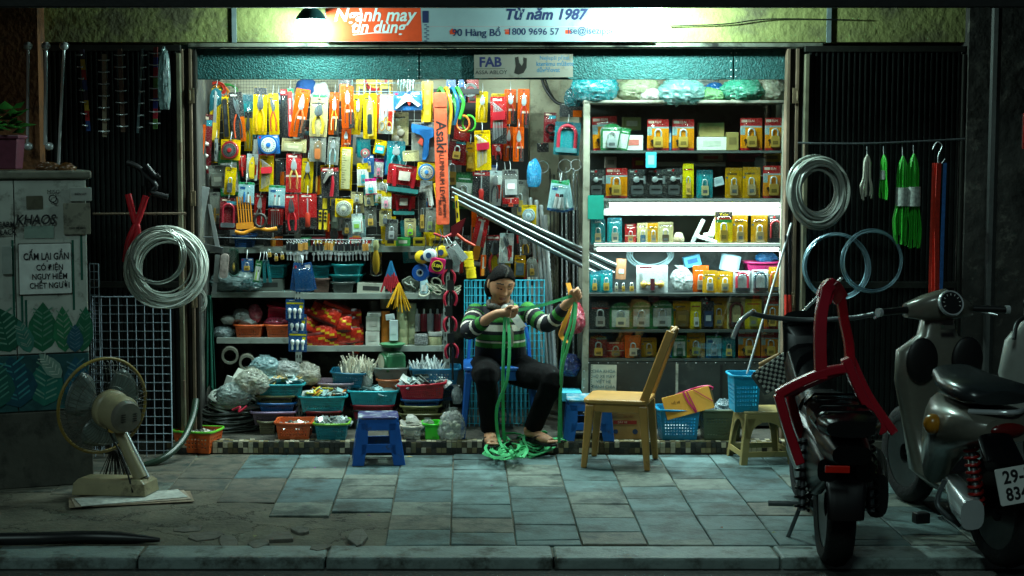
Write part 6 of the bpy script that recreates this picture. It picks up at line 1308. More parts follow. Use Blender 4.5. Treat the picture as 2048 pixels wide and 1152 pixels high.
for a in (
 ('I',88,330,285,597,1,10.13,-3, E, 'padlock','c9a044', PK, 'red and orange padlock card half behind the green domed card on the top shelf', EK),('I',160,385,335,597,1,10.06,0,'green','padlock','steel', None, 'green domed alarm lock card on the top shelf', KA),
 ('I',318,420,400,600,1,10.045,10,'green','none','', None, 'slim tilted green packet on the top shelf', dict(name='slim_packet', cat='packet')),('I',528,352,697,590,1,10.06,0, E, 'padlock','c9a044', PK, 'left of the two red topped padlock cards side by side mid top shelf', EK),('I',727,352,897,590,1,10.07,0, E, 'padlock','c9a044', PK, 'right of the two red topped padlock cards side by side mid top shelf', EK),
 ('I',1262,342,1435,590,1,10.06,0, E, 'padlock','c9a044', PK, 'red topped padlock card second from the right post on the top shelf', EK),('I',1457,340,1612,590,1,10.06,0, E, 'padlock','c9a044', PK, 'red topped padlock card against the right post on the top shelf', EK),
 ('I',70,750,196,975,2,10.06,0,'blackr','machine','', None, 'black card with a chrome lock at the left end of the second shelf',{}),('I',203,740,372,975,2,10.06,0, E, 'padlock','c9a044', PK, 'red topped padlock card second from the left on the second shelf', EK),
 ('I',378,750,525,975,2,10.06,0,'blackr','machine','', None, 'black rim lock card, first of three on the second shelf',{}),('I',527,750,678,975,2,10.07,0,'blackr','machine','', None, 'black rim lock card, middle of three on the second shelf',{}),('I',678,740,812,975,2,10.06,0,'blackr','machine','', None, 'black rim lock card, last of three beside the narrow yellow pack',{}),
 ('I',812,705,898,975,2,10.05,0,'brightyel','padlock','c9a044', None, 'narrow bright yellow pack with a long shackled padlock on the second shelf',{}),('I',922,755,1050,975,2,10.06,0,'teal','padlock','d8c890', None, 'blue card with a wide brass padlock on the second shelf',{}),
 ('I',1148,737,1282,975,2,10.06,0,'golden','padlock','b8a070', None, 'left of two amber padlock cards on the second shelf',{}),('I',1286,732,1425,975,2,10.06,0,'golden','padlock','b8a070', None, 'right of two amber padlock cards on the second shelf',{}),('I',1448,720,1612,975,2,10.05,0, E, 'padlock','c9a044', PK, 'red topped padlock card against the right post on the second shelf', EK),
 ('J',80,140,182,322,3,10.06,0,'teal','padlock','d8b888', None, 'netted teal card with a copper padlock and red badge on the lit shelf', dict(txt=('Lock', .2,-.1,'e8d0c8'))),('J',197,130,302,322,3,10.06,0,'teal','padlock','d8c8b0', None, 'deep blue card with a silver padlock on the lit shelf',{}),
 ('J',325,175,405,322,3,10.06,0,'red','padlock','a88a5a', None, 'small red card padlock on the lit shelf',{}),('J',412,168,490,322,3,10.07,0,'beige','padlock','3a5a70', None, 'beige card with a navy padlock on the lit shelf',{}),('J',488,168,566,322,3,10.07,0,'golden','padlock','8a7a60', None, 'brown card padlock between two beige ones on the lit shelf',{}),('J',562,160,672,322,3,10.06,0,'beige','padlock','6a5a48', None, 'beige card with a round dark padlock on the lit shelf',{}),
 ('J',972,85,1097,322,3,10.05,0,'yale','padlock','c9a044', None, 'tall yellow card with a black head and brass padlock on the lit shelf', dict(txt=('Yale', .3,-.1,'e8d02a'))),('J',1098,110,1208,322,3,10.06,0,'golden','padlock','c0a878', None, 'left of two amber cards right of the tall yellow one on the lit shelf',{}),('J',1232,110,1352,322,3,10.06,0,'golden','padlock','c0a878', None, 'right of two amber cards right of the tall yellow one on the lit shelf',{}),('J',1355,110,1456,322,3,10.06,0,'blackr','ulock','b82a34','2a2c2e','black card with a red shackle lock at the right end of the lit shelf',{}),
 ('J',72,520,145,662,4,10.08,0,'teal','padlock','c9a044', None, 'first of two blue combination lock cards at the left of the fourth shelf',{}),('J',145,508,236,662,4,10.06,0,'teal','padlock','c9a044', None, 'second and taller of two blue combination lock cards at the left of the fourth shelf',{}),
 ('J',408,472,636,662,4,10.06,0,'lockwh','knobs','','5a1a28','wide clear pack of two brass door knobs on the fourth shelf', dict(cat='door knob pack')),('J',818,478,930,662,4,10.10,0,'orange','padlock','9a8a70', None, 'amber card set back behind its neighbour on the fourth shelf',{}),('J',888,508,992,662,4,10.05,0,'golden','padlock','a8a8a0', None, 'amber card with a silver padlock on the fourth shelf',{}),('J',994,515,1105,662,4,10.06,0,'golden','padlock','a89a70', None, 'amber card with a dull brass padlock left of the red shackle on the fourth shelf',{}),
 ('J',1108,512,1234,662,4,10.06,0,'lockwh','ulock','b8283a','3a3c3e','white card with a small red shackle lock on the fourth shelf', dict(txt=('LOCK', .2,-.09,'2a2a2a'))),('J',1240,505,1362,662,4,10.06,0,'lockwh','ulock','1d3a40','2a2c2e','white card with a small black shackle lock on the fourth shelf', dict(txt=('LOCK', .2,-.09,'2a2a2a'))),('J',1365,485,1456,662,4,10.07,0,'golden','ulock','c8562a','3a3c3e','amber card with an orange shackle lock at the right end of the fourth shelf',{}),
 ('J',75,725,225,917,5,10.06,0,'alarmdk','padlock','steel', None, 'dark domed card with a chrome alarm lock at the left of the fifth shelf', dict(shape='dome')),('J',218,740,376,917,5,10.05,0,'green','padlock','d8d0b0', None, 'green domed card with a pale lock, left of three on the fifth shelf', KA),('J',376,735,522,917,5,10.06,0,'green','padlock','steel', None, 'green domed card, middle of three on the fifth shelf', KA),('J',518,725,680,917,5,10.07,0,'green','padlock','steel', None, 'green domed card, right of three on the fifth shelf', KA),
 ('J',676,730,806,917,5,10.07,0,'golden','block','6a5020','8a6a28','dark amber box between the green cards and the narrow yellow pack',{}),('J',803,735,880,917,5,10.05,0,'brightyel','padlock','b8b8b0', None, 'narrow bright yellow pack on the fifth shelf',{}),('J',885,730,972,917,5,10.06,0,'blackr','block','22304a','9aa0a4','blue black boxed lock with red digits on the fifth shelf',{}),('J',948,710,1068,917,5,10.08,0,'golden','padlock','a89050', None, 'amber card with a slim padlock on the fifth shelf',{}),('J',1068,705,1196,917,5,10.06,0,'beige','ulock','6a2420','4a2a24','brown card with a dark red shackle on the fifth shelf',{}),('J',1198,715,1316,917,5,10.06,0,'brightyel','padlock','8a8a40', None, 'bright yellow square card with a dark padlock on the fifth shelf',{}),('J',1335,695,1456,917,5,10.06,0, E, 'padlock','c9a044', PK, 'red topped card against the right post on the fifth shelf', EK),
 ('J',70,975,204,1145,6,10.06,0,'maroon','padlock','c9a044', None, 'dark red domed padlock card at the left of the lowest shelf', dict(shape='dome', txt=('PADLOCK', .18,-.12,'c8a040'))),('J',330,978,446,1145,6,10.05,0,'orange','padlock','b8b0a0', None, 'orange card with a chrome lock on the lowest shelf',{}),('J',200,1030,326,1145,6,10.08,0,'red','padlock','8a7a50', None, 'small red card with a brass lock right of the domed one on the lowest shelf',{}),('J',450,1000,560,1145,6,10.09,0,'golden','padlock','b89a50', None, 'amber card partly behind the plastic chair back on the lowest shelf',{}),
 ('J',612,992,676,1145,6,10.07,0,'blue','padlock','9aa8b0', None, 'narrow blue card just right of the chair back on the lowest shelf',{}),('J',674,978,778,1145,6,10.06,0,'green','padlock','3a5a4a', None, 'green card with a white head on the lowest shelf',{}),('J',780,960,910,1145,6,10.06,0,'golden','padlock','a89a40', PK, 'broad yellow card with a padlock and keys on the lowest shelf',{}),('J',922,982,1030,1145,6,10.06,0,'pale','padlock','9aa4a8', None, 'pale headed blue card on the lowest shelf',{}),('J',1036,990,1130,1145,6,10.06,0,'teal','padlock','c8b060', None, 'teal card with a brass lock on the lowest shelf',{}),('J',1150,940,1312,1145,6,10.06,0, E, 'padlock','c9a044', PK, 'left of two red topped cards at the right of the lowest shelf', EK),('J',1320,950,1456,1145,6,10.06,0, E, 'padlock','c9a044', PK, 'right of two red topped cards at the right of the lowest shelf', EK)):
 cp(*a[:13], **a[13])
# boxes, trays and odd goods behind
def cbox(name, label, cat, r, x0, y0, x1, y1, Y, c, lab='8a8a7a', d=0.08, rot=(0,0,0), row=None):
 (ax, ay),(bx, by)=rx(r, x0, y0), rx(r, x1, y1);t=box_(name, label, cat, ax, ay, bx, by, Y, c, d, rot, lab)
 if row: t.location.z=ZZ(shelf_y[row], YC) + .001
 return t
cbox('lock_box','white lock box behind the slim green packet','box','I',340,478,500,597,10.09,'cfd6d2','c86a60', row=1);cbox('lock_box','dull green box behind the tilted packet on the top shelf','box','I',340,335,485,440,10.2,'6a7040');cbox('carton','small brown carton on a white box on the top shelf','carton','I',945,380,1145,490,10.12,'9a8a50','8f8048');cbox('lock_box','open white box under the brown carton on the top shelf','box','I',930,488,1165,592,10.10,'cfd2c4','b8bcac', row=1);cbox('lock_box','amber box left of the two right hand cards on the top shelf','box','I',1165,448,1260,590,10.08,'8a7a40','6a5c30', row=1)
cbox('lock_box','blue box edge standing between the two padlock cards mid top shelf','box','I',698,400,726,590,10.12,'2a6aa0','c8d8e0', row=1)
cbox('lock_box','red box with yellow print at the back of the second shelf','box','I',420,655,525,745,10.25,'9a1f2c','d8b83a');cbox('lock_box','white box lying at the back left of the second shelf','box','I',200,650,290,740,10.26,'c8c0b0');cbox('white_ledge','white board lying along the back of the second shelf','board','I',605,690,1245,725,10.24,'cfd0c4','c0c2b6');cbox('lock_box','small white box tipped on its side on the second shelf','box','I',1068,812,1150,880,10.08,'c8d8e0','a8c0cc', rot=(0, R(-14),0));cbox('plastic_tray','pink perforated tray at the back of the second shelf','tray','I',1180,625,1440,690,10.24,'9a4a62','7a3a50');cbox('plastic_tray','yellow perforated tray at the back right of the second shelf','tray','I',1450,622,1598,690,10.24,'d0a428','8a6a18');cbox('plastic_tray','beige tray with a red spot at the back middle of the second shelf','tray','I',940,628,1135,685,10.25,'b0a084','a83a30');cbox('lock_box','dark box at the back right of the white ledge','box','I',1165,690,1290,740,10.2,'1a1c1e','2a2c2e')
t=thing('glass_jar','clear lidded jar behind the amber cards on the second shelf','jar', P(1520,352,10.16));b=B();b.lathe([(0.034,0),(0.036,0.09),(0.03,0.1)],20);b.build('jar_body', mat('b8d0d0',0.15), t, smooth=40);b=B();b.lathe([(0.032,0.1),(0.032,0.112),(0.008,0.125)],20);b.build('lid', mat('9ab4b4',0.3), t, smooth=40)
for k, (x0, y0, x1, y1, lab) in enumerate(((523,613,606,735,'small turquoise note stuck on the cabinet glass of the second row'),(62,955,188,1145,'larger sea green note stuck on the cabinet glass at the left post'))):
 (ax, ay),(bx, by)=rx('I', x0, y0), rx('I', x1, y1);t=thing('paper_note', lab, 'note', P((ax + bx) / 2,(ay + by) / 2, YC - 0.004)); w, h=S(bx - ax, YC), S(by - ay, YC);b=B();b.rrect(-w / 2,-h / 2, w / 2, h / 2,0.003,-0.001,0.001);b.build('sheet', mat('2fa8b8' if k == 0 else '158a78',0.5,0,0.1), t)
 if k == 0: b=B();b.rrect(-w * .3,-h * .3, w * .3, h * .3,0.003,-0.0018,-0.0012);b.build('printed_panel', mat('7fc8d0',0.5), t)
# lit row odds: chrome lever handles, coils, bag of brass
t=thing('lever_handle','chrome lever door handle leaning in the middle of the lit shelf','door handle',(X(1396,10.1),10.1, ZZ(489, YC)),(0,0,0))
b=B();b.box((0.0,0.0,0.075),(0.026,0.012,0.16),(0, R(25),0));b.build('back_plate', CHROME, t, bevel=0.003);b=B();b.tube(smoothpath([(0.0,-0.01,0.05),(0.0,-0.045,0.045),(0.05,-0.05,0.03),(0.11,-0.05,0.012)]),[0.012] * 19,8);b.build('lever', CHROME, t, smooth=60)
t=thing('lever_handle','white wrapped lever handle beside the tall yellow card','door handle',(X(1420,10.12),10.12, ZZ(489, YC)),(0,0,0));b=B();b.box((0.02,0.0,0.085),(0.04,0.012,0.17),(0, R(22),0));b.build('back_plate', mat('d8dcd8',0.3), t, bevel=0.004);b=B();b.tube([(0.01,-0.02,0.05),(-0.04,-0.03,0.045)],0.02,10);b.build('lever', mat('d0d4d0',0.3), t, smooth=60)
bag('small clear bag of brass fittings on the lit shelf',1357,478,20,24,10.1,'e0d8b8', .5,51, knot=False, fill=['c8a050'])
coil('wire_coil','clear wire coil standing behind the cards of the lit shelf','wire coil', P(1305,462,10.28),0.11,8,0.003, mat('c8ccc8',0.2),(R(70),0,0),.1,.02,61, flat=.5);coil('wire_coil','pale wire coil hanging behind the knob pack under the lower tube','wire coil', P(1300,510,10.26),0.13,12,0.003, mat('a8c8cc',0.2),(R(75),0,0),.1,.02,62, flat=.6)
t=thing('white_roll','fat white roll at the back of the fourth shelf','roll', P(1457,542,10.2),(0, R(10),0));b=B();b.lathe([(0.05,0),(0.062,0.004),(0.062,0.1),(0.05,0.104)],22);b.build('roll', mat('a8d0dc',0.4), t, smooth=40);b=B();b.lathe([(0.02,0.1045),(0.02,0.106)],14);b.build('core', mat('6a8088',0.6), t)
t=thing('brown_tube','brown cardboard tube with a pale label standing on the fourth shelf','tube', P(1241,558,10.1),(0, R(2),0));b=B();b.lathe([(0.032,0),(0.032,0.125),(0.026,0.125),(0.026,0.1)],20);b.build('tube_wall', mat('9a6a48',0.6), t, smooth=40);b=B();b.box((0,-0.0325,0.05),(0.03,0.002,0.025));b.build('printed_label', mat('a8c8cc',0.5), t)
bag('clear bag of round chrome knobs on the fourth shelf',1363,560,42,46,10.1,'d8e0dc', .4,52, fill=['c8ccc8','b8a890','9aa0a0'])
t=bask('J',1186,448,1452,508,10.2,'c02a6a','magenta basket at the back right of the fourth shelf', D=.12, nx=12, nz=2, group='baskets in the glass cabinet');bag('blue plastic packet in the magenta basket',1532,516,40,22,10.26,'2a8ad0', .8,53, knot=False);cbox('lock_box','pale blue box tilted at the back middle of the fourth shelf','box','J',760,400,880,480,10.22,'5aaed0','2a6aa0', rot=(0, R(-14),0))
for k, (x0, x1, lab) in enumerate(((240,290,'bare padlock wrapped in film, left of three on the fourth shelf'),(292,338,'bare brass padlock, middle of three on the fourth shelf'),(342,406,'bare brass padlock, largest of three on the fourth shelf'))): cp('J', x0,560, x1,662,4,10.05,0,'grey','padlock','c9a044' if k else 'c0b8a0', None, lab, free=True, cat='padlock', name='bare_padlock', group='bare padlocks on the fourth shelf')
cbox('flat_packs','flat white and silver packs lying behind the fifth shelf cards','packs','J',500,700,830,730,10.26,'b8c0c0','6a7478');bag('red plastic packet at the back of the fifth shelf',1400,600,40,16,10.26,'b02a4a', .8,54, knot=False)
bag('clear bag at the back of the fifth shelf near the right post',1500,598,60,18,10.26,'a8a8a0', .6,57, knot=False);bag('dim clear bag behind the red cards of the lowest shelf',1222,675,40,30,10.24,'9aa4a4', .6,55, knot=False);bag('blue plastic packet at the back of the lowest shelf',1280,672,30,22,10.24,'2a4f9a', .8,56, knot=False)
# bags on top of the cabinet
for a in (('teal plastic bag spilling over the left corner of the glass cabinet',1190,176,84,62,10.06,'12929a', .72,21, {}),('dark teal plastic bag hanging beside the cabinet top',1150,196,40,40,10.15,'0c5f66', .85,22, {}),('olive clear bag second from the left on the cabinet top',1278,180,84,50,10.1,'a8b48c', .6,23, dict(fill=['8a8c5a','9aa06a'])),('white crumpled bag between the olive and the pale teal bags',1302,190,44,26,10.04,'d8d8cc', .7,24, {}),('pale teal tied bag in the middle of the cabinet top',1362,186,86,56,10.04,'6aa8a0', .75,25, dict(fill=['8ab8b0'])),('small light green bag right of the pale teal one',1420,192,56,28,10.06,'7cc07a', .75,26, {}),('bright blue bag squeezed behind the light green one',1428,178,36,24,10.2,'1f7fd0', .8,27, {}),('sea green bag fourth along the cabinet top',1484,182,80,44,10.06,'3fa888', .7,28, dict(fill=['a8c8a0'])),('cream bag at the right end of the cabinet top',1545,182,56,42,10.08,'c8ccb0', .7,29, {}),('grey bag high at the back of the cabinet top',1405,164,60,30,10.25,'8a928c', .75,30, {})):
 bag(*a[:9], **a[9])
# ---- notice on the base panel
t=thing('paper_sign','handwritten spiral notebook page hung on the cabinet base','notice', P(1207,762, YC - 0.012),(0, R(1),0)); w, h=S(52, YC), S(66, YC)
b=B();b.rrect(-w / 2,-h / 2, w / 2, h / 2,0.002,-0.001,0.001);b.build('sheet', mat('b4b4a0',0.7,0,0.15), t)
for k, (tx, dy) in enumerate((('CHÌA KHÓA', .3),('HỌ XE MÁY', .14),('VIẾT HÈ', -.02),('ĐÁNH CHÌA', -.18),('HỌ XE', -.34))): text(tx, 0.026, mat('4a6a70',0.6, var=0), t, (0,-0.0016, dy * h))
b=B()
for k in range(14): b.box((-w / 2 + .006,-0.0016,-h / 2 + h * (k + .5) / 14),(0.005,0.001,0.006))
b.build('spiral_holes', BLACK, t)
# ---- boxes and baskets at the foot of the cabinet
YB2=9.62
t=thing('cardboard_box','brown cardboard box with red and blue print and an orange strap behind the yellow chair','carton',(X(1262, YB2), YB2 + .11, FZ + .001),(0,0, R(-2))); W, H=S(76, YB2), S(68, YB2)
b=B();b.box((0,0, H / 2),(W, 0.2, H));b.build('box_body', mat('a8834e',0.7,0,0.18,10,0.2), t, bevel=0.004)
b=B();b.box((0,0, H - .008),(W + .012,0.212,0.06));b.build('plastic_wrap', poly_bag('e09a28', .75), t, bevel=0.01)
b=B();b.box((-.02,-0.1012, H * .52),(W * .62,0.001,0.022));b.build('red_band', mat('a02a20',0.6), t);text('DÂY XE',0.016, mat('e8d8b8',0.6, var=0), t, (-.035,-0.1022, H * .52));text('GIÁ TỐT',0.014, mat('8a4a28', .6, var=0), t, (0,-0.1016, H * .68))
b=B();b.disc(.04, H * .24,0.016,-0.1012,-0.1005,16);b.disc(-.075, H * .24,0.014,-0.1012,-0.1005,16);b.build('blue_marks', mat('24406a',0.6), t)
bask('K',632,705,942,932,9.60,'1a8ab8','blue basket with clear bags under the amber folder', nx=11, nz=6, D=.2, floor=True, group='baskets at the foot of the cabinet');bask('K',940,715,1252,945,9.59,'4e5a44','dark olive basket of blue grey bags beside the old stool', nx=11, nz=6, D=.2, floor=True, group='baskets at the foot of the cabinet', rim='6a7660')
bag('clear bag inside the blue basket',1352,868,60,40,9.7,'b8ccd0', .7,71, knot=False);bag('blue grey bag heaped in the left of the dark olive basket',1428,832,44,30,9.68,'6f8a94', .8,72, knot=False, crumple=.5);bag('crumpled blue grey bag on top of the dark olive basket',1452,818,44,36,9.72,'8aa4ac', .8,73, knot=False, crumple=.5);bag('blue grey bag at the right end of the dark olive basket',1478,830,36,34,9.68,'7a949c', .8,74, knot=False, crumple=.5)
t=thing('amber_folder','amber folder tied with magenta tape lying tilted on the blue basket','folder', P(1376,806,9.6),(R(-14), R(-15), R(0))); w, h=S(98,9.6), S(46,9.6)
b=B();b.box((0,0,0),(w, 0.012, h));b.build('cover', mat('dc9a34',0.5,0,0.1,8), t, bevel=0.002);b=B();b.box((w / 2 + .002,0.012,0.01),(0.02,0.014, h * .96),(0, R(5),0));b.build('pages', mat('5a5030',0.7), t)
b=B();b.ribbon(smoothpath([(-.01,-.009, h * .52),(0.0,-.012, h * .1),(0.02,-.012,-h * .3),(0.03,-.009,-h * .5)]),0.012,(1,0,0));b.ribbon(smoothpath([(0.01,-.012, h * .5),(0.02,-.014,0.02),(0.035,-.012,-h * .46)]),0.008,(1,0,0));b.ribbon(smoothpath([(.05,-.010, h * .5),(.09,-.012, h * .2),(w * .5,-.010,-h * .2)]),0.006,(0,0,1));b.build('magenta_tape', mat('b8305a',0.3), t)
text('Hồ sơ',0.02, mat('8a5a1a', .6, var=0), t, (-.07,-0.0066,0.02))
b=B();b.tube(smoothpath([P(1352,790,9.66), P(1385,778,9.64), P(1412,772,9.62), P(1426,776,9.62), P(1418,782,9.62)]),0.006,6);o=b.build('magenta_cord', mat('b82a5a', .4), smooth=60);tag(o, 'magenta cord looped over the top of the amber folder','cord')
b=B();b.tube([P(1470,836,9.62), P(1478,806,9.66)],0.006,6);o=b.build('metal_rod', RUST, smooth=60);tag(o, 'short brown rod stuck in the dark olive basket','rod')
# ================================================================ the woman, seats and straps
random.seed(5)
def remeshed(name, b, voxel, parent, mats, fn=None, it=4, loc=None):
 me=bpy.data.meshes.new('rough');me.from_pydata(b.v, [], b.f);o=bpy.data.objects.new('rough', me);COL.objects.link(o)
 m=o.modifiers.new('r','REMESH');m.mode = 'VOXEL';m.voxel_size=voxel;s=o.modifiers.new('s','SMOOTH');s.factor=0.5;s.iterations=it
 dg=bpy.context.evaluated_depsgraph_get();out=bpy.data.meshes.new_from_object(o.evaluated_get(dg));bpy.data.objects.remove(o);out.name=name
 for q in mats: out.materials.append(q)
 if fn: out.polygons.foreach_set('material_index',[fn(p.center) for p in out.polygons])
 out.polygons.foreach_set('use_smooth',[True] * len(out.polygons));r=bpy.data.objects.new(name, out);COL.objects.link(r);r.parent=parent
 r.location=-parent.location; return r
wp=Vector((P(1000,735,9.8).x, 9.8, FZ));W_=thing('person','seated older woman in striped jumper pulling a green strap between her hands','person', wp)
J = {k: P(*v) for k, v in dict(hr=(972,742,9.82), hl=(1034,742,9.82), kr=(972,752,9.40), kl=(1104,760,9.44), ar=(979,860,9.52), al=(1066,856,9.56), sr=(951,622,9.78), sl=(1053,620,9.78), er=(941,660,9.60), el=(1096,648,9.62), wr=(988,630,9.44), wl=(1132,609,9.50), nk=(1000,612,9.75), hd=(1003,568,9.68), pr=(1014,625,9.425), pl=(1146,596,9.48)).items()}
HM=Matrix.Translation(J['hd']) @ Euler((R(25), R(3), R(16))).to_matrix().to_4x4();HI=HM.inverted()
def gs(x, z, cx, cz, sx, sz): return math.exp(-((x - cx) / sx) ** 2 - ((z - cz) / sz) ** 2)
def headpt(n, k=1.0, face=True):
 x, y, z=n;w=0.072 * (1 - 0.26 * max(0,-z) ** 1.5 + 0.05 * max(0,1 - abs(z + .35) * 3));p=Vector((x * w, y * (0.092 if y > 0 else 0.084), z * (0.112 if z > 0 else 0.118)))
 if z < -.3 and y > 0: p.y *= 1 - .5 * min(1,(-z - .3) * 1.4)
 p *= k
 if face and y < 0:
  X_, Z_=abs(p.x), p.z;f=min(1,-y * 2)
  d=0.021 * gs(p.x, Z_, 0,-0.022,.012,.015) + 0.009 * gs(p.x, Z_, 0,0.006,.008,.024) + .006 * gs(X_, Z_, .013,-.027,.008,.008) + .005 * gs(X_, Z_, .028,.034,.022,.008) - .010 * gs(X_, Z_, .031,.014,.016,.010) + .006 * gs(X_, Z_, .031,.010,.012,.006) + .008 * gs(X_, Z_, .042,-.026,.020,.02) - .004 * gs(X_, Z_, .028,-.045,.006,.016) + .006 * gs(p.x, Z_, 0,-.054,.02,.005) + .006 * gs(p.x, Z_, 0,-.066,.017,.005) - .005 * gs(p.x, Z_, 0,-.060,.024,.003) + .010 * gs(p.x, Z_, 0,-.098,.022,.016)
  p.y -= d * f
 return p
def grid_ball(b, fn, nu=72, nv=56, M=None):
 vs=[];fs=[]
 for j in range(nv + 1):
  t=math.pi * j / nv
  for i in range(nu): a=2 * math.pi * i / nu;q=fn((math.sin(t) * math.cos(a), math.sin(t) * math.sin(a), math.cos(t)));vs.append(M @ q if M else q)
 for j in range(nv):
  for i in range(nu): fs.append((j * nu + i, (j + 1) * nu + i, (j + 1) * nu + (i + 1) % nu, j * nu + (i + 1) % nu))
 b.add(vs, fs)
b=B();grid_ball(b, headpt, M=HM)
for s in (-1,1): b.ball(HM @ Vector((s * .075,.012,-.005)),(.009,.017,.031),12,10,(HM.to_3x3() @ Euler((R(-10),0, R(s * 18))).to_matrix()))
b.tube(smoothpath([J['hd'] + Vector((0,.035,-.04)), J['nk'] + Vector((0,.0,.02)), J['nk'] + Vector((0,.03,-.06))]),0.056,16)
def chain(b, pts, rs, n=14):
 q=smoothpath(pts, 5);m=len(q);b.tube(q, [rs[min(int(i / (m - 1) * (len(rs) - 1)), len(rs) - 2)] * (1 - (i / (m - 1) * (len(rs) - 1) - min(int(i / (m - 1) * (len(rs) - 1)), len(rs) - 2))) + rs[min(int(i / (m - 1) * (len(rs) - 1)), len(rs) - 2) + 1] * (i / (m - 1) * (len(rs) - 1) - min(int(i / (m - 1) * (len(rs) - 1)), len(rs) - 2)) for i in range(m)], n)
tor=[(740,9.86,.165,.12),(715,9.84,.165,.125),(690,9.80,.160,.125),(660,9.79,.150,.12),(635,9.79,.155,.115),(616,9.79,.140,.09),(606,9.78,.085,.07),(598,9.77,.055,.055)]
def torso(b, g):
 vs=[];n=28
 for y, Y, a, d in tor:
  c=P(1001, y, Y)
  for i in range(n): t=2 * math.pi * i / n;vs.append(c + Vector(((a * .93 + g) * math.cos(t),(d + g) * math.sin(t) - .02 * max(0,-math.sin(t)) * (1 if 625 < y < 700 else 0),0)))
 b.add(vs, [(j * n + i, j * n + (i + 1) % n, (j + 1) * n + (i + 1) % n, (j + 1) * n + i) for j in range(len(tor) - 1) for i in range(n)] + [tuple(range(n - 1,-1,-1)), tuple((len(tor) - 1) * n + i for i in range(n))])
torso(b, -.012)
chain(b, [J['sr'], J['er'], J['wr'], J['pr']],[.045,.038,.026,.022]);chain(b, [J['sl'], J['el'], J['wl'], J['pl']],[.045,.038,.026,.022])
for h, k, a in (('hr','kr','ar'),('hl','kl','al')): chain(b, [J[h], J[k], J[a]],[.06,.034,.026])
# hands: palm, four curled fingers round the strap, thumb
def hand(c, d, up, side):
 d, up=Vector(d).normalized(), Vector(up).normalized();w=d.cross(up).normalized()
 M=Matrix((d, w, up)).transposed();b.ball(c, (.042,.019,.036),14,10, M)
 for i in range(4):
  o=up * (.025 - .0165 * i);L=(.9,1.0,.95,.75)[i];k0=c + d * .03 + o
  b.tube(smoothpath([k0, k0 + d * .022 * L - w * side * .006, k0 + d * .03 * L + w * side * .016, k0 + d * .014 * L + w * side * .030, k0 - d * .006 + w * side * .026],3),[.0092] * 9 + [.0088,.008,.0075,.007],8)
 t0=c - d * .01 + up * .022;b.tube(smoothpath([t0, t0 + d * .02 + up * .018 + w * side * .010, t0 + d * .045 + up * .014 + w * side * .018],3),[.011,.0108,.0105,.010,.0095,.009,.008],8)
hand(J['pr'], J['pr'] - J['wr'],(0.2,-.3,1),1);hand(J['pl'], J['pl'] - J['wl'],(-.5,-.2,1),1)
# feet
FT=[]
for a, dx, dy in ((J['ar'],.012,-.17),(J['al'],.10,-.14)):
 h=Vector((a.x - dx * .3, a.y + .035, FZ + .045));t=Vector((a.x + dx, a.y + dy, FZ + .03));FT.append((h, t));b.tube([h, h.lerp(t, .35) + Vector((0,0,.012)), h.lerp(t, .75), t],[.030,.036,.040,.026],14, sy=.7, up=(0,0,1));b.tube([a, h + Vector((0,0,.01))],[.038,.032],12)
 sd=(t - h).cross(Vector((0,0,1))).normalized()
 for i in range(5): b.ball(t + sd * (-.028 + .014 * i) + (t - h).normalized() * (.018 - .003 * abs(i - 1)),(.0095,.012,.009),8,6)
SK=mat('b98766',0.5,0,0.12,40,0.15,0.4, sub=.08)
def facemat(c):
 q=HI @ c
 if q.y < -.05:
  if abs(q.x) < .024 and -.070 < q.z < -.049: return 1
  if .012 < abs(q.x) < .05 and abs(q.z - (.040 - .25 * max(0, abs(q.x) - .032))) < .004: return 2
  if .016 < abs(q.x) < .047 and abs(q.z - (.007 + .3 * (abs(q.x) - .031) ** 2 * 20)) < .003: return 3
 return 0
remeshed('skin', b, 0.0042, W_, [SK, mat('8f5348', .45), mat('4a372c', .7), mat('2a1a14', .5)], facemat, it=2)
b=B()
def hairpt(n):
 x, y, z=n;p=headpt(n, 1.0, False);hl = .52 - .3 * x * x
 out=1.10 + .02 * math.sin(x * 40 + z * 8) * .4
 if y < -.05 and z < hl + .3 * (-y - .3): out = .9
 elif z < -.45 and y > 0: out = .95
 elif abs(x) > .7 and z < -.25 and y < .2: out = .92
 if abs(x) < .1 and y < .2 and z > .6: out -= .012
 return p * out
grid_ball(b, hairpt, 72,56, HM);b.ball(HM @ Vector((-.01,.095,-.035)),(.055,.04,.05),16,12);b.ball(HM @ Vector((-.055,.045,-.05)),(.032,.04,.06),14,10)
HAIR=mat('0c0a09', .7,0,.5,60,.6,.1, bscale=200)
remeshed('hair', b, .005, W_, [HAIR, mat('3c3833', .7,0,.5,90,.4,.1)], lambda c: 1 if (lambda q: -.003 < q.x + .012 * math.sin(q.y * 60) < .008 and q.y < .02 and q.z > .07)(HI @ c) else 0, it=3)
# jumper
b=B();torso(b, .004);chain(b, [J['sr'] + Vector((.01,0,.0)), J['er'] + Vector((-.006,0,-.004)), J['wr'].lerp(J['er'],.35)],[.062,.056,.038]);chain(b, [J['sl'] + Vector((-.01,0,0)), J['el'], J['wl'].lerp(J['el'],.12)],[.062,.052,.034])
BK, GN, WT=0,1,2
STR=[(0,600, BK),(600,606, BK),(606,614, GN),(614,632, BK),(632,644, GN),(644,650, BK),(650,662, WT),(662,669, BK),(669,681, GN),(681,682.5, BK),(682.5,685.5, WT),(685.5,696, GN),(696,900, BK)]
zs_=[(ZZ(a, 9.68), ZZ(c, 9.68), k) for a, c, k in STR]
SLV=[(0,.035, BK),(.035,.06, GN),(.06,.075, BK),(.075,.088, WT),(.088,.12, BK),(.12,.15, GN),(.15,.175, BK),(.175,.202, WT),(.202,.27, BK),(.27,.288, WT),(.288,.315, BK),(.315,.345, GN),(.345,1, BK)]
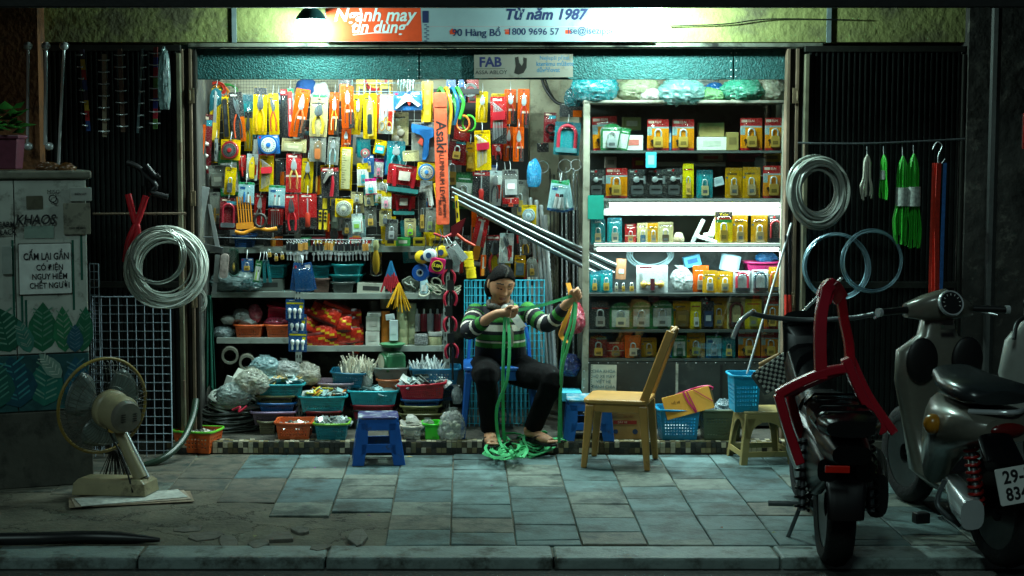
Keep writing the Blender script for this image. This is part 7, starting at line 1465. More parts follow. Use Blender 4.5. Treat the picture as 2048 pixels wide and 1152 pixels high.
def seg(p, a, c): d=c - a;t=max(0, min(1,(p - a).dot(d) / d.length_squared)); return (p - (a + d * t)).length, t * d.length
def stripe(p):
 best=None
 for s, e, w in (('sr','er','wr'),('sl','el','wl')):
  d1, t1=seg(p, J[s], J[e]); d2, t2=seg(p, J[e], J[w]);L=(J[e] - J[s]).length
  d, t=(d1, t1) if d1 < d2 else (d2, L + t2)
  if (d < .066 and t > .055) and (best is None or d < best[0]): best=(d, t)
 if best:
  for a, c, k in SLV:
   if a <= best[1] < c: return k
 for a, c, k in zs_:
  if c <= p.z < a: return k
 return BK
KN=dict(bump=.3, bscale=220)
remeshed('jumper', b, .0055, W_, [mat('10131c', .9,0,.2,80, **KN), mat('2f7a2c', .9,0,.15,80, **KN), mat('cfcabb', .9,0,.1,80, **KN)], stripe, it=4)
# trousers
b=B()
for h, k, a in (('hr','kr','ar'),('hl','kl','al')): chain(b, [J[h] + Vector((0,.03,.01)), J[h].lerp(J[k],.5), J[k], J[k].lerp(J[a],.45), J[a] + Vector((0,0,.0))],[.105,.088,.072,.060,.054],16)
b.ball(P(1002,725,9.85),(.172,.14,.11),20,14)
for i in range(0, len(b.v)):
 v=Vector(b.v[i]);f=noise.noise(v * 16) * .008 + noise.noise(Vector((v.x * 10, v.y * 30, v.z * 30))) * .004;b.v[i]=tuple(v + Vector((f, f, 0)))
remeshed('trousers', b, .007, W_, [mat('060607', .9,0,.3,20,.3,.15)], it=4)
# scarf
SCF=bpy.data.materials.new('printed_silk');SCF.use_nodes=True;n_=SCF.node_tree.nodes;l_=SCF.node_tree.links;p_=n_['Principled BSDF'];p_.inputs['Roughness'].default_value = .5
tc_=n_.new('ShaderNodeTexCoord');v_=n_.new('ShaderNodeTexVoronoi');v_.inputs['Scale'].default_value=24;l_.new(tc_.outputs['Object'], v_.inputs['Vector']);r_=n_.new('ShaderNodeValToRGB');r_.color_ramp.interpolation = 'CONSTANT'
for i, (q, c) in enumerate(((0,'b8862a'),(.24,'2a2418'),(.3,'d8d8d0'),(.8,'c8ccc8'))):
 e=r_.color_ramp.elements[i] if i < 2 else r_.color_ramp.elements.new(q);e.position=q;e.color=lin(c)
l_.new(v_.outputs['Distance'], r_.inputs[0]);l_.new(r_.outputs[0], p_.inputs['Base Color'])
b=B();nk=J['nk'] + Vector((0,-.012,.012));b.tube([nk + Vector((.066 * math.cos(a),.058 * math.sin(a),.014 * math.sin(a) + .006 * math.sin(5 * a))) for a in sweep(25, lambda q: 2 * math.pi * q)][:-1],.019,10, True);o=b.build('scarf_wrap', mat('57534a', .6,0,.95,120), W_, smooth=60);o.location=-W_.location;b=B();kn=P(1010,616,9.655);b.ball(kn, (.024,.02,.022),12,8)
for pts, w in (([(1011,618,9.65),(1016,648,9.64),(1022,672,9.645),(1020,694,9.65)],.034),([(1012,618,9.648),(1028,632,9.63),(1038,646,9.628),(1046,655,9.63)],.05)):
 b.ribbon(smoothpath([P(*q) for q in pts],5), w, (1,.15,.25),.006)
o=b.build('scarf', SCF, W_, smooth=60);o.location=-W_.location
# sandals
for h, t in FT:
 b=B();d=(t - h).normalized();d.z=0;s=Vector((-d.y, d.x, 0));h0=Vector((h.x, h.y, FZ + .002)) - d * .03;t0=Vector((t.x, t.y, FZ + .002)) + d * .035
 out=[h0 + s * .03, h0.lerp(t0,.35) + s * .028, h0.lerp(t0,.75) + s * .043, t0 + s * .02, t0 - s * .02, h0.lerp(t0,.75) - s * .043, h0.lerp(t0,.35) - s * .028, h0 - s * .03];n=8
 b.add(out + [q + Vector((0,0,.016)) for q in out],[tuple(range(n - 1,-1,-1)), tuple(range(n, 2 * n))] + [(i, (i + 1) % n, (i + 1) % n + n, i + n) for i in range(n)])
 tp=h0.lerp(t0,.86) + Vector((0,0,.03));
 for q in (1,-1): b.ribbon(smoothpath([tp, h0.lerp(t0,.6) + s * q * .03 + Vector((0,0,.052)), h0.lerp(t0,.42) + s * q * .044 + Vector((0,0,.01))],4),.024, d, .005)
 o=b.build('sandal', mat('14110f', .5), W_, bevel=.002);o.location=-W_.location;g=B()
 for q in (1,-1):
  for k in range(6): g.ball(tp.lerp(h0.lerp(t0,.5) + s * q * .036 + Vector((0,0,.050)), k / 6) + Vector((0,0,.005)),.0035,6,4)
 g.build('gold_beads', BRASS, o)
o=B();o.tube([J['wl'] + Vector((.026 * math.cos(a),.010 * math.sin(a),.026 * math.sin(a))) for a in sweep(15, lambda q: 2 * math.pi * q)][:-1],.004,6, True);o=o.build('bracelet', mat('2a4a30', .3), W_, smooth=60);o.location=-W_.location
# green strap: taut span, hanging ends, heap on the ground
GS=mat('42b06c', .75,0,.15,60,.3, bscale=200);b=B(); hr, hl=J['pr'] + (J['pr'] - J['wr']).normalized() * .04, J['pl'] + (J['pl'] - J['wl']).normalized() * .035
b.ribbon(smoothpath([hr, hr.lerp(hl, .5) + Vector((0,-.005,-.008)), hl],8),.019,(0,.25,1),.006)
st=lambda pts, w=.018, s=(1,.3,0): b.ribbon(smoothpath([P(*q) for q in pts],8), w, s, .005)
st([(1010,634,9.41),(1007,700,9.34),(1006,780,9.33),(1007,860,9.46),(1010,884,9.5)]);st([(1016,636,9.40),(1019,690,9.34),(1014,760,9.30),(994,815,9.33),(996,870,9.42),(1010,905,9.3)])
st([(1150,604,9.46),(1140,650,9.42),(1126,700,9.4),(1121,790,9.42),(1122,875,9.5)]);st([(1152,606,9.44),(1148,650,9.4),(1134,700,9.38),(1124,740,9.38),(1119,830,9.42),(1118,885,9.5)])
rng=random.Random(12)
for k in range(22):
 low=k > 14; cx, cy_=(rng.uniform(1000,1045), rng.uniform(918,934)) if low else (rng.uniform(1010,1105), rng.uniform(890,922)); ea, eb=rng.uniform(14,34 if low else 50), rng.uniform(5,15);rot=rng.uniform(-.35,.15);t0=rng.uniform(0,6);q=[];sd_=[]
 for i in range(34):
  u=t0 + i / 33 * rng.choice((5.2,5.6)); ex, ey=ea * math.cos(u) * (1 + .2 * math.sin(2 * u + k)), eb * math.sin(u); px_, py_=cx + ex - ey * rot, cy_ + ey + ex * rot * .5;g=on_ground(px_, py_, FZ);hi=g.y > 9.56;g=g if hi else on_ground(px_, py_, 0);f=max(0,1 - abs(g.y - 9.54) / .05) * .03 if not hi else 0
  q.append(Vector((g.x, g.y, (FZ if hi else f) + .007 + .0038 * k + .014 * math.sin(2 * u + k))));
 for i in range(34): tn=q[min(i + 1,33)] - q[max(i - 1,0)];hz=tn.cross(Vector((0,0,1))).normalized();tw = .55 + .5 * math.sin(i * .25 + k);sd_.append(hz * math.cos(tw) + Vector((0,0,1)) * math.sin(tw))
 b.ribbon(q, .017, sd_, .004)
o=b.build('green_strap', GS, smooth=40);tag(o, 'long green strap drawn through the hands of the woman and heaped on the step','strap')
# plastic seats
def stool(label, px, ytop, ybot, Y, wt, wb, c, style, rot=0, z=0, topc=None, cat='stool'):
 H=S(ybot - ytop, Y) * .985;g=P(px, ybot, Y); a, e=S(wt, Y) / 2, S(wb, Y) / 2;t=thing('plastic_stool', label, cat, (g.x, g.y + e, z),(0,0, R(rot)), 'low plastic stools');m=mat(c, .35,0,.15,9, dirt='3a3a34', dscale=9, damt=.12)
 w=lambda zz: e + (a - e) * zz / H
 legs=B();band=B()
 for s in range(4):
  def put(bd, poly):
   k=len(bd.v);bd.prism(poly, 0,.007);M=Matrix.Rotation(R(90 * s),4,'Z')
   for i in range(k, len(bd.v)): x_, y_, z_=bd.v[i];bd.v[i]=tuple(M @ Vector((x_, y_ - w(z_), z_)))
  lw = .44 if style == 'win' else .24
  for q in (-1,1): put(legs, [(q * (w(0) - .001),0),(q * (w(0) * (1 - lw)),0),(q * w(H * .5) * (1 - lw * 1.2), H * .5),(q * w(H * .9) * .5, H * .9),(q * (w(H * .9) - .001), H * .9)])
  if style == 'win': put(band, [(-w(H * .38) * .75, H * .20),(-w(H * .38) * .5, H * .27),(w(H * .38) * .5, H * .27),(w(H * .38) * .75, H * .20),(w(H * .5) * .74, H * .46),(-w(H * .5) * .74, H * .46)]);put(band, [(-w(H * .8) * .8, H * .74),(w(H * .8) * .8, H * .74),(w(H) * .98, H),(-w(H) * .98, H)])
  else:
   put(band, [(-w(H * .2) * .8, H * .15),(w(H * .2) * .8, H * .15),(w(H * .2) * .78, H * .26),(-w(H * .2) * .78, H * .26)]);ar=[(w(H * .6) * .72 * math.cos(u), H * .5 + H * .32 * math.sin(u)) for u in sweep(11, lambda q: math.pi * q)];put(band, [(w(H * .9) * .98, H * .98),(w(H * .6) * .95, H * .5)] + ar + [(-w(H * .6) * .95, H * .5),(-w(H * .9) * .98, H * .98)])
 legs.build('leg_frame', m, t, bevel=.002);band.build('side_frames', m, t, bevel=.003)
 b=B();b.rrect(-a - .004,-a - .004, a + .004, a + .004,.03,-.008,.008,4);b.xf(Matrix.Translation((0,0, H)) @ Matrix.Rotation(R(90),4,'X'));b.build('seat', mat(topc or c, .35,0,.3 if topc else .15,30, dirt='b8c4c8' if topc else None, dscale=14, damt=.5), t, bevel=.006, seg=3); return t
stool('blue plastic stool with a paint splashed top standing out on the pavement',754,838,934,9.18,80,108,'1556a8','win',4, topc='3a3a6a')
stool('blue plastic stool with a splashed turquoise top tucked beside the yellow chair',1180,812,895,9.57,88,104,'165aa6','win', -3, FZ, topc='3f8aa0')
stool('old yellowed plastic stool carrying a teal basket beside the motorbike',1530,828,934,9.2,88,112,'9a8a58','arch',6)
def pchair(name, label, loc, rot, c, seath, backh, w, d, backc=None, lean=.3, cat='chair', arm=False):
 t=thing(name, label, cat, loc, rot);m=mat(c, .38,0,.15,10, dirt='4a3a20', damt=.1);h=seath
 for x, y in ((-d / 2,-w / 2),(-d / 2, w / 2),(d / 2,-w / 2),(d / 2, w / 2)):
  b=B();k=1.12;b.add([(x * k + sx * .016, y * k + sy * .014,0) for sx, sy in ((-1,-1),(1,-1),(1,1),(-1,1))] + [(x * .93 + sx * .026, y * .93 + sy * .022, h - .02) for sx, sy in ((-1,-1),(1,-1),(1,1),(-1,1))],[(3,2,1,0),(4,5,6,7)] + [(i, (i + 1) % 4,(i + 1) % 4 + 4, i + 4) for i in range(4)]);b.build('leg', m, t, bevel=.007)
 b=B();b.rrect(-d / 2 - .03,-w / 2 - .02, d / 2 + .02, w / 2 + .02,.05,-.012,.012,5);b.xf(Matrix.Translation((0,0, h)) @ Matrix.Rotation(R(90),4,'X'));b.box((-d / 2 - .01,0, h - .04),(.02, w * .9,.06));
 for q in (-1,1): b.box((0, q * (w / 2 - .005), h - .035),(d * .95,.016,.055))
 b.build('seat', m, t, bevel=.008, seg=3)
 bx_=lambda z: d / 2 + lean * (z - h) - .01
 for q in (-1,1):
  b=B();pts=[(bx_(h - .02), q * (w / 2 - .01), h - .02),(bx_(h + backh * .5), q * (w / 2 - .02), h + backh * .5),(bx_(h + backh), q * (w / 2 - .05), h + backh)];b.ribbon(smoothpath(pts, 4),.048,(1,0,-lean),.02);b.build('back_post', m, t, bevel=.006)
 b=B();b.box((bx_(h + backh - .03) + .004,0, h + backh - .035),(.022, w - .1,.09),(0, math.atan(lean),0));b.build('top_rail', m, t, bevel=.01)
 b=B();b.box((bx_(h + backh * .52),-w * .17, h + backh * .5),(.014, w * .40, backh * .66),(0, math.atan(lean),0));b.build('back_panel', mat(backc or c, .4,0,.15,10), t, bevel=.005); return t
g=on_ground(1246,938);pchair('plastic_chair','yellow plastic chair facing left on the pavement, back panel tinted orange for shade',(g.x, g.y + .17,0),(0,0, R(-14)), 'b28544', .378,.40,.32,.32,'c8602a', .36)  # orange panel colour paints in the shaded face of the back
pchair('plastic_chair','blue plastic chair the woman is sitting on',(X(1000,9.85) - .0,9.86, FZ),(0,0, R(90)), '1a5aa8', .42,.26,.40,.38, None, .12)
# ================================================================ pipes, chains, coils and the street side
random.seed(8)
def one(name, label, cat, b, m, group=None, smooth=60, **k): return tag(b.build(name, m, smooth=smooth, **k), label, cat, group)
for k, lab in enumerate(('topmost','second','third','fourth','lowest')):
 b=B();o=5 * k; a, c=P(902 + (k % 3),376 + o, 10.12 + .03 * (k % 2)), P(1240 - 6 * k, 534 + o * 1.25,10.10 + .03 * (k % 2));d=(c - a).normalized()
 b.tube([a, c],.0145,14);one('steel_tube', lab + ' of the bright steel tubes slanting down towards the glass cabinet','steel tube', b, mat('7f8785', .3,.85,.2,5), 'slanting steel tubes')
wire_grid('wire_grid','turquoise wire grid panel standing behind the woman','wire grid',928,556,1088,862,10.1,16,20,.0022, mat('37b4cc', .35,0,.1))
b=B()
for x in range(934,1086,9): b.tube([P(x, 560,10.2), P(x, 850,10.2)],.0075,6)
tag(b.build('grid_rods', mat('3a9ab0', .4,0,.4,6), smooth=60), 'dense coloured rods standing behind the turquoise wire grid','rods', kind='stuff')
# chain strands and threaded hoses
def chain_(px0, y0, px1, y1, Y, s, c, lab, name='chain', n2=None):
 a, e=P(px0, y0, Y), P(px1, y1, Y);L=(e - a).length;n=int(L / (s * 1.5));b=B()
 for i in range(n):
  p=a.lerp(e, i / n);q=[(s * .42 * math.cos(t), s * math.sin(t)) for t in sweep(9, lambda u: 2 * math.pi * u)][:-1];al=R(45 + 90 * (i % 2));b.tube([p + Vector((x * math.cos(al), x * math.sin(al), z)) for x, z in q], s * .2,5, True)
 one(name, lab, 'chain', b, STEEL if c == 's' else mat(c, .35,.7), 'chains hanging beside the cabinet')
for k, (x, c, w) in enumerate(((1116,'6a6658', .011),(1124,'s', .012),(1132,'s', .014),(1140,'55524a', .010),(1147,'s', .012),(1154,'s', .014),(1160,'6a6a64', .011),(1108,'4a4a46', .011),(1100,'3d3d3a', .01))):
 chain_(x, 352 if k % 2 else 340, x + (k % 3 - 1) * 3,720 + 8 * (k % 4),10.45 - .035 * (k % 5), w, c, 'hanging chain ' + ('just left of the thick pale pair','with pale links beside the glue cards','thickest of the pale strands left of the cabinet','dull and thin between pale strands','pale, second from the cabinet post','pale and thick next to the cabinet post','dull, half behind the cabinet post','dark, second strand from the coiled hoses','darkest, nearest the coiled hoses')[k])
for k, (x0, y0, x1, y1) in enumerate(((1060,395,1088,760),(1072,400,1098,770),(1082,410,1106,770),(1090,430,1112,760))):
 b=B(); a, e=P(x0, y0,10.36 - .02 * k), P(x1, y1,10.3 - .02 * k);n=70;b.tube([a.lerp(e, i / n) for i in range(n + 1)],[.012 + .003 * (i % 2) for i in range(n + 1)],8);one('threaded_rod',('leftmost','second','third','rightmost')[k] + ' ribbed steel hose hanging left of the chains','steel hose', b, STEEL, 'ribbed steel hoses')
for k, (x, y, r) in enumerate(((1085,334,12),(1130,332,13),(1152,330,11))):
 b=B();p=P(x, y, 10.3);r=S(r, 10.3)
 for j in range(3): b.tube([p + Vector((r * math.cos(t),.006 * j, r * math.sin(t))) for t in sweep(19, lambda u: 2 * math.pi * u)][:-1],.003,6, True)
 one('key_ring',('left','middle','right')[k] + ' bunch of big steel rings above the chains','rings', b, STEEL, 'big steel rings')
bag('folded bright blue plastic bag hung above the slanting tubes',1068,350,26,56,10.16,'1a9ad0', .95,81, knot=False, d=.03);bag('red plastic bag hanging beside the woman at the cabinet post',1146,640,44,62,10.0,'c02440', .95,82, knot=False, d=.07);bag('crumpled dark blue bag behind the knee of the woman',1140,732,40,44,10.1,'16357a', .9,83, knot=False, d=.07)
for k, (a, z) in enumerate(((9,0),(2,.01),(-9,.02))): make_pack(P(1120 + 1,362,10.1 + z), S(36,10), S(62,10), a, 'pale','epoxy','d0d4d0','c8322e',('left','front','right')[k] + ' pale blue glue card of the fan in front of the chains', cat='glue card', name='glue_card', group='fan of glue cards', txt=('EPOXY', .2,-.2,'2a6a3a'))
b=B();b.ribbon(smoothpath([P(1136,566,9.9), P(1142,600,9.88), P(1128,650,9.88), P(1122,672,9.9), P(1136,686,9.9)],5),.03,(1,.3,0),.006);one('orange_strap','orange and cream strap hanging behind the raised hand of the woman','strap', b, mat('dc9428', .5))
box_('plastic_crate','pale turquoise crate behind the blue stool','crate',1122,785,1164,803,9.9,'4ab8cc', .2, labc='5ac4d6')
box_('crate_stand','dark box under the turquoise crate behind the stool','box',1120,804,1166,868,9.92,'2a2a28', .2)
# ---- hanging on the left shutter
b=B();b.tube([P(186,428,9.5), P(372,427,9.5)],.007,8);one('hanging_rod','thin rod across the left shutter carrying the wire coils','rod', b, RUST)
coil('wire_coil','large coil of white plastic wire hanging on the left shutter','wire coil', P(333,535,9.44),.187,34,.0055, mat('c8cec4', .3,0,.15),(R(82), R(4), R(4)),.19,.03,15, seg=56)
coil('wire_coil','thinner grey steel coil hung over the white one','wire coil', P(316,512,9.36),.155,9,.003, mat('8e948c', .3,.6),(R(84),0, R(-6)),.06,.02,16, seg=48)
p=P(272,330,9.46);t=thing('bolt_cutters','pair of bolt cutters with black jaws and red handles hanging on the left shutter','bolt cutters', p)
q=lambda l, y=0: smoothpath([P(a, c, 9.46 + y) - p for a, c in l],4)
for l, n_ in (([(254,325),(272,332),(286,345),(288,372)], 'jaws'),([(292,330),(310,352),(318,350)], 'jaws'),([(286,345),(312,372),(302,384),(336,394)], 'jaws')): b=B();b.tube(q(l),.016,8);b.build(n_, BLACK, t, smooth=60)
for l in ([(256,388),(266,430),(276,462),(266,490)],[(292,392),(276,440),(258,480),(250,524)]): b=B();b.tube(q(l, .01),.019,10, sy=.6);b.build('handle', mat('b81c28', .35), t, smooth=60)
for k, (x0, y0, x1, y1, y, lab) in enumerate(((56,96,55,290,9.44,'leftmost chrome towel rail hanging on the left shutter'),(92,96,91,290,9.44,'second chrome towel rail hanging on the left shutter'),(128,96,117,330,9.44,'slanted chrome towel rail without a lower knob on the left shutter'))):
 t=thing('towel_rail', lab, 'towel rail', P(x0, y0, y), group='chrome towel rails');o=t.location.copy();b=B();b.tube([P(x0, y0, y) - o, P(x1, y1, y) - o],.009 + .003 * (k == 1),12);b.build('bar', CHROME, t, smooth=60)
 for n_, c in ((0,(x0, y0 - 4)),(1,(x1 + (8 if k == 1 else 2), y1 + 3)))[:2 if k < 2 else 1]: b=B();b.ball(P(*c, y) - o, (.027,.02,.024),14,10);b.build('end_knob', CHROME, t, smooth=180)
for k, (x0, y0, x1, y1, c, sd, lab) in enumerate(((163,98,177,262,'3a3444', -1,'rainbow striped'),(208,108,209,274,'9a8f78',0,'cream'),(239,98,246,264,'6a5648',0,'brown'),(284,98,275,266,'5f7478',1,'thin pale edged'),(311,94,310,258,'7a3a38',0,'green and red'))):
 y=9.44;t=thing('hook_rail', lab + ' coat hook rail hanging upright on the left shutter','hook rail', P(x0, y0, y), group='coat hook rails on the shutter');o=t.location.copy();d=P(x1, y1, y) - o;ct=[c, '2a4a8a','b02a2a','c8a83a'] if k == 0 else ([c, '5a8a4a','b02a3a','2a3a8a'] if k == 4 else [c])
 b=B();n=8;w = .012 if k != 3 else .006
 for i in range(n): a_, e_=d * (i / n), d * ((i + 1) / n);b.mi((i * 3) % len(ct)).add([(a_.x - w, 0, a_.z),(a_.x + w, 0, a_.z),(e_.x + w, 0, e_.z),(e_.x - w, 0, e_.z),(a_.x - w, .01, a_.z),(a_.x + w, .01, a_.z),(e_.x + w, .01, e_.z),(e_.x - w, .01, e_.z)],[(3,2,1,0),(4,5,6,7),(0,1,5,4),(2,3,7,6),(1,2,6,5),(3,0,4,7)])
 b.build('plate',[mat(x, .3,.2) for x in ct], t)
 for i in range(7): a_=d * ((i + .5) / 7);b=B();b.tube([(a_.x - .032 * (sd <= 0),-.008, a_.z),(a_.x, -.02, a_.z - .004),(a_.x + .032 * (sd >= 0),-.008, a_.z)],.0035,6);b.build('hook', CHROME, t, smooth=60)
bag('clear bag wrapped round a hook rail at the right of the row',329,165,22,124,9.42,'a8c4c4', .45,91, knot=False, d=.03)
wire_grid('wire_grid','white wire grid panel leaning on the left shutter behind the fan','wire grid',190,588,346,918,9.46,9,19,.0024, mat('a9bcc8', .4,0,.1));wire_grid('wire_grid','second wire grid panel seen edge on beside the cabinet','wire grid',186,522,204,900,9.4,2,24,.0022, mat('a9bcc8', .4,0,.1))
b=B();b.tube(smoothpath([P(392,800,9.6), P(384,840,9.5), P(362,885,9.35), P(320,920,9.2), P(255,938,9.15), P(180,946,9.1)],6),.02,10);one('hose','thick dark green hose curving down behind the fan','hose', b, mat('24382a', .35))
# ---- hanging on the right shutter
b=B();b.tube(smoothpath([P(1596,286,9.45), P(1740,287,9.45), P(1930,278,9.5)]),.006,8);one('hanging_rod','thin rod across the right shutter carrying ropes and coils','rod', b, DARKSTEEL)
coil('tube_coil','thick coil of clear plastic tubing hanging at the right post','tube coil', P(1636,385,9.42),.135,20,.009, mat('8e928a', .2,0,.1),(R(86),0, R(4)),.22,.03,22, seg=48, flat=1.2)
coil('wire_coil','left of the two thin steel wire coils on the right shutter','wire coil', P(1672,532,9.5),.185,9,.0032, mat('8ab0bc', .25,.5),(R(86),0,0),.05,.02,23, seg=56);coil('wire_coil','right of the two thin steel wire coils on the right shutter','wire coil', P(1744,522,9.48),.175,9,.0032, mat('8ab0bc', .25,.5),(R(86),0, R(5)),.05,.02,24, seg=56)
def hank(label, px, y0, y1, w, c, n, band=None, ry=.02, cat='rope hank'):
 t=thing('rope_hank', label, cat, P(px, y0,9.42), group='rope hanks on the right shutter'); H, W=S(y1 - y0,9.42), S(w, 9.42) / 2;rg=random.Random(px);b=B()
 for i in range(n):
  u=rg.uniform(-1,1);v=rg.uniform(-1,1);e=rg.uniform(.82,1.0);b.tube(smoothpath([(0,0,0),(u * W * .5, v * ry, -H * .15),(u * W * .6, v * ry, -H * .5),(u * W, v * ry, -H * .8 * e),(u * W * .85, v * ry, -H * e)],4),.0055,6)
 b.build('strands', mat(c, .4,0,.2,60,.3, bscale=200), t, smooth=60)
 if band: b=B();b.tube([(0,0,-H * .34),(0,0,-H * .54)], W * .75,12);b.build('paper_band', mat('a8b0a8', .4,0,.5,50), t, smooth=60)
 b=B();b.tube([(0,.01,-.004),(0,.02,.05)],.002,6);b.build('wire_hook', STEEL, t); return t
hank('small white braided rope hank, first on the rod',1735,310,400,30,'c9c6b4',12);hank('small green rope hank with a silver band',1768,310,400,18,'2fae2a',10,1);hank('large green rope hank hanging short of its right neighbour',1806,312,496,34,'2aa82a',20,1);hank('longest green rope hank, right one of the large pair',1828,308,500,40,'2aa82a',22,1)
for px, c, w, lab in ((1872,'c8321f',15,'red webbing straps hanging from a big hook'),(1890,'1f5a9a',7,'blue webbing strap beside the red ones')):
 b=B();
 for k in range(3 if c[0] == 'c' else 1): b.ribbon(smoothpath([P(px + 3 * k, 326,9.44 - .01 * k), P(px - 4 + 3 * k, 440,9.43 - .01 * k), P(px - 8 + 5 * k, 586,9.42 - .012 * k)],5), S(w, 9.4),(1,.4 * k, 0),.003)
 one('webbing_strap', lab, 'strap', b, mat(c, .6,0,.3,60), smooth=None)
b=B();b.tube(smoothpath([P(1864,300,9.44), P(1874,284,9.44), P(1884,292,9.44), P(1876,312,9.44), P(1878,330,9.44), P(1890,318,9.44)]),.003,6);one('wire_hanger','bent wire hook carrying the red and blue straps','hook', b, STEEL)
for k, x in enumerate((1572,1580)): b=B();b.mi(0).tube([P(x, 590,9.5), P(x + 1,662,9.46)],.010,8);b.mi(1).tube([P(x - 1,470,9.5), P(x, 590,9.5)],.007,8);one('handle_rod',('left','right')[k] + ' red gripped bolt cutter arm hanging on the right post','bolt cutter arm', b, [mat('c02a1c', .4), BLACK], 'red gripped arms')
b=B(); a, e=P(1583,446,9.52), P(1494,748,9.35);b.tube([a.lerp(e, i / 60) for i in range(61)],[.006 + .0015 * (i % 2) for i in range(61)],8);one('drill_rod','long twisted steel rod leaning from the basket to the right post','steel rod', b, STEEL)
bask('K',1160,392,1380,665,9.25,'1a9ac0','teal topped basket standing on the old yellowed stool', nx=8, nz=5, D=.2, group='baskets at the foot of the cabinet')
# ---- signs over the shop
YSg=9.60;p=P(982,48, YSg);t=thing('shop_sign','long banner sign with an orange left end and contact details','shop sign', p); W, H=S(656, YSg), S(70, YSg)
b=B();b.box((0,0,0),(W, .02, H));b.build('board', mat('8ca2a6', .5,0,.15,4, dirt='6a7a7a', dscale=3, damt=.2), t, bevel=.002);xo=lambda px: X(px, YSg) - p.x;zo=lambda py: ZZ(py, YSg) - p.z
b=B();b.quad((xo(655),-.0103,-H / 2 + .002),(xo(845),-.0103,-H / 2 + .002),(xo(842),-.0103, H / 2 - .002),(xo(655),-.0103, H / 2 - .002));b.build('orange_panel', mat('d8481c', .5,0,.08), t)
def sg(tx, px, py, s, c, **k): text(tx, s, mat(c, .5, var=0), t, (xo(px),-.0108, zo(py)), ext=.0002, **k)
sg('Ngành may',750,31,.105,'c9dcd8', shear=.25, bold=.02, sx=.98);sg('tin dùng',757,55,.10,'c9dcd8', shear=.25, bold=.02, sx=.95);sg('Từ năm 1987',1088,30,.085,'1c2a52', shear=.25, bold=.035, sx=.98);sg('90 Hàng Bồ',953,66,.058,'1c2a52', bold=.01, sx=1.02);sg('1800 9696 57',1065,64,.054,'1c2a52', bold=.01);sg('ise@isezipper.com.vn',1211,62,.054,'1c2a52', bold=.01, sx=.96)
b=B();b.tube([(xo(708),-.0104, zo(70)),(xo(750),-.0104, zo(66)),(xo(785),-.0104, zo(66))],.0025,6);b.build('underline', mat('c9dcd8', .5, var=0), t)
for px, k in ((905,0),(1014,1),(1134,2)):
 x, z=xo(px), zo(64);b=B()
 if k == 0: b.prism([(x - .014, z - .014),(x + .014, z - .014),(x + .014, z + .002),(x + .02, z + .002),(x, z + .02),(x - .02, z + .002),(x - .014, z + .002)],-.0108,-.0102)
 elif k == 1: b.rrect(x - .013, z - .014, x + .013, z + .004,.005,-.0108,-.0102);b.rrect(x - .017, z + .006, x + .017, z + .014,.003,-.0108,-.0102)
 else: b.box((x, -.0105, z),(.032,.0006,.022))
 b.build('icon', mat('c8401c', .5, var=0), t)
b=B();px=852
for k in range(9): b.box((xo(px + (k % 2) * 4),-.0105, zo(50 + k * 4)),(.016,.0006,.006))
b.rrect(xo(846), zo(46), xo(858), zo(22),.004,-.0108,-.0102);b.build('zipper_drawing', mat('1c2a52', .5, var=0), t)
b=B();b.box((0,-.0105, zo(53.5)),(W * .69,.0004,.002));o=b.build('thin_rule', mat('b08a88', .5), t);o.location.x=xo(1080)
YF2=9.715;p=P(1047,132, YF2);t=thing('metal_sign','grey metal lock maker sign screwed to the shutter box','sign', p, (0, R(-.6),0)); W, H=S(196, YF2), S(46, YF2)
b=B();b.rrect(-W / 2,-H / 2, W / 2, H / 2,.002,-.003,.003);b.build('plate', mat('77746a', .5,0,.12,5, dirt='5a574a', damt=.2), t);f2=lambda tx, x, z, s, c, **k: text(tx, s, mat(c, .5, var=0), t, (x, -.0034, z), ext=.0002, **k)
f2('FAB', -.195,.022,.078,'141c4a', bold=.03);f2('ASSA ABLOY', -.19,-.036,.033,'16181c');f2('Nejlepší přítel,', .185,.045,.034,'1c5a78', sx=.9);f2('kterému můžete', .185,.01,.036,'1c5a78', bold=.012, sx=.9);f2('důvěřovat', .145,-.026,.036,'1c5a78', bold=.012, sx=.9)
b=B();b.box((-.195,-.0036,-.014),(.17,.001,.002));b.prism([(-.05,.05),(-.03,.055),(-.025,.02),(-.01,0),(.0,.02),(.0,.05),(.02,.045),(.018,-.01),(.0,-.04),(-.03,-.05),(-.055,-.04),(-.045,0)],-.004,-.003);b.build('dog_emblem', mat('1c1814', .5), t)
for px, lab in ((466,'left'),(1650,'right')): b=B();b.box2((X(px, 9.6),9.648, ZZ(84,9.6)),(X(px + 9,9.6), YF - .002, ZZ(12,9.6)));one('sign_bracket', lab + ' steel bracket strip on the plaster band','bracket', b, mat('7a8a8c', .5,.3), smooth=None)
b=B();b.tube(smoothpath([P(1340,52,9.62), P(1450,48,9.62), P(1540,38,9.62), P(1700,40,9.62)]),.004,6);one('wall_wire','dark wire stapled along the plaster at the right','wire', b, BLACK)
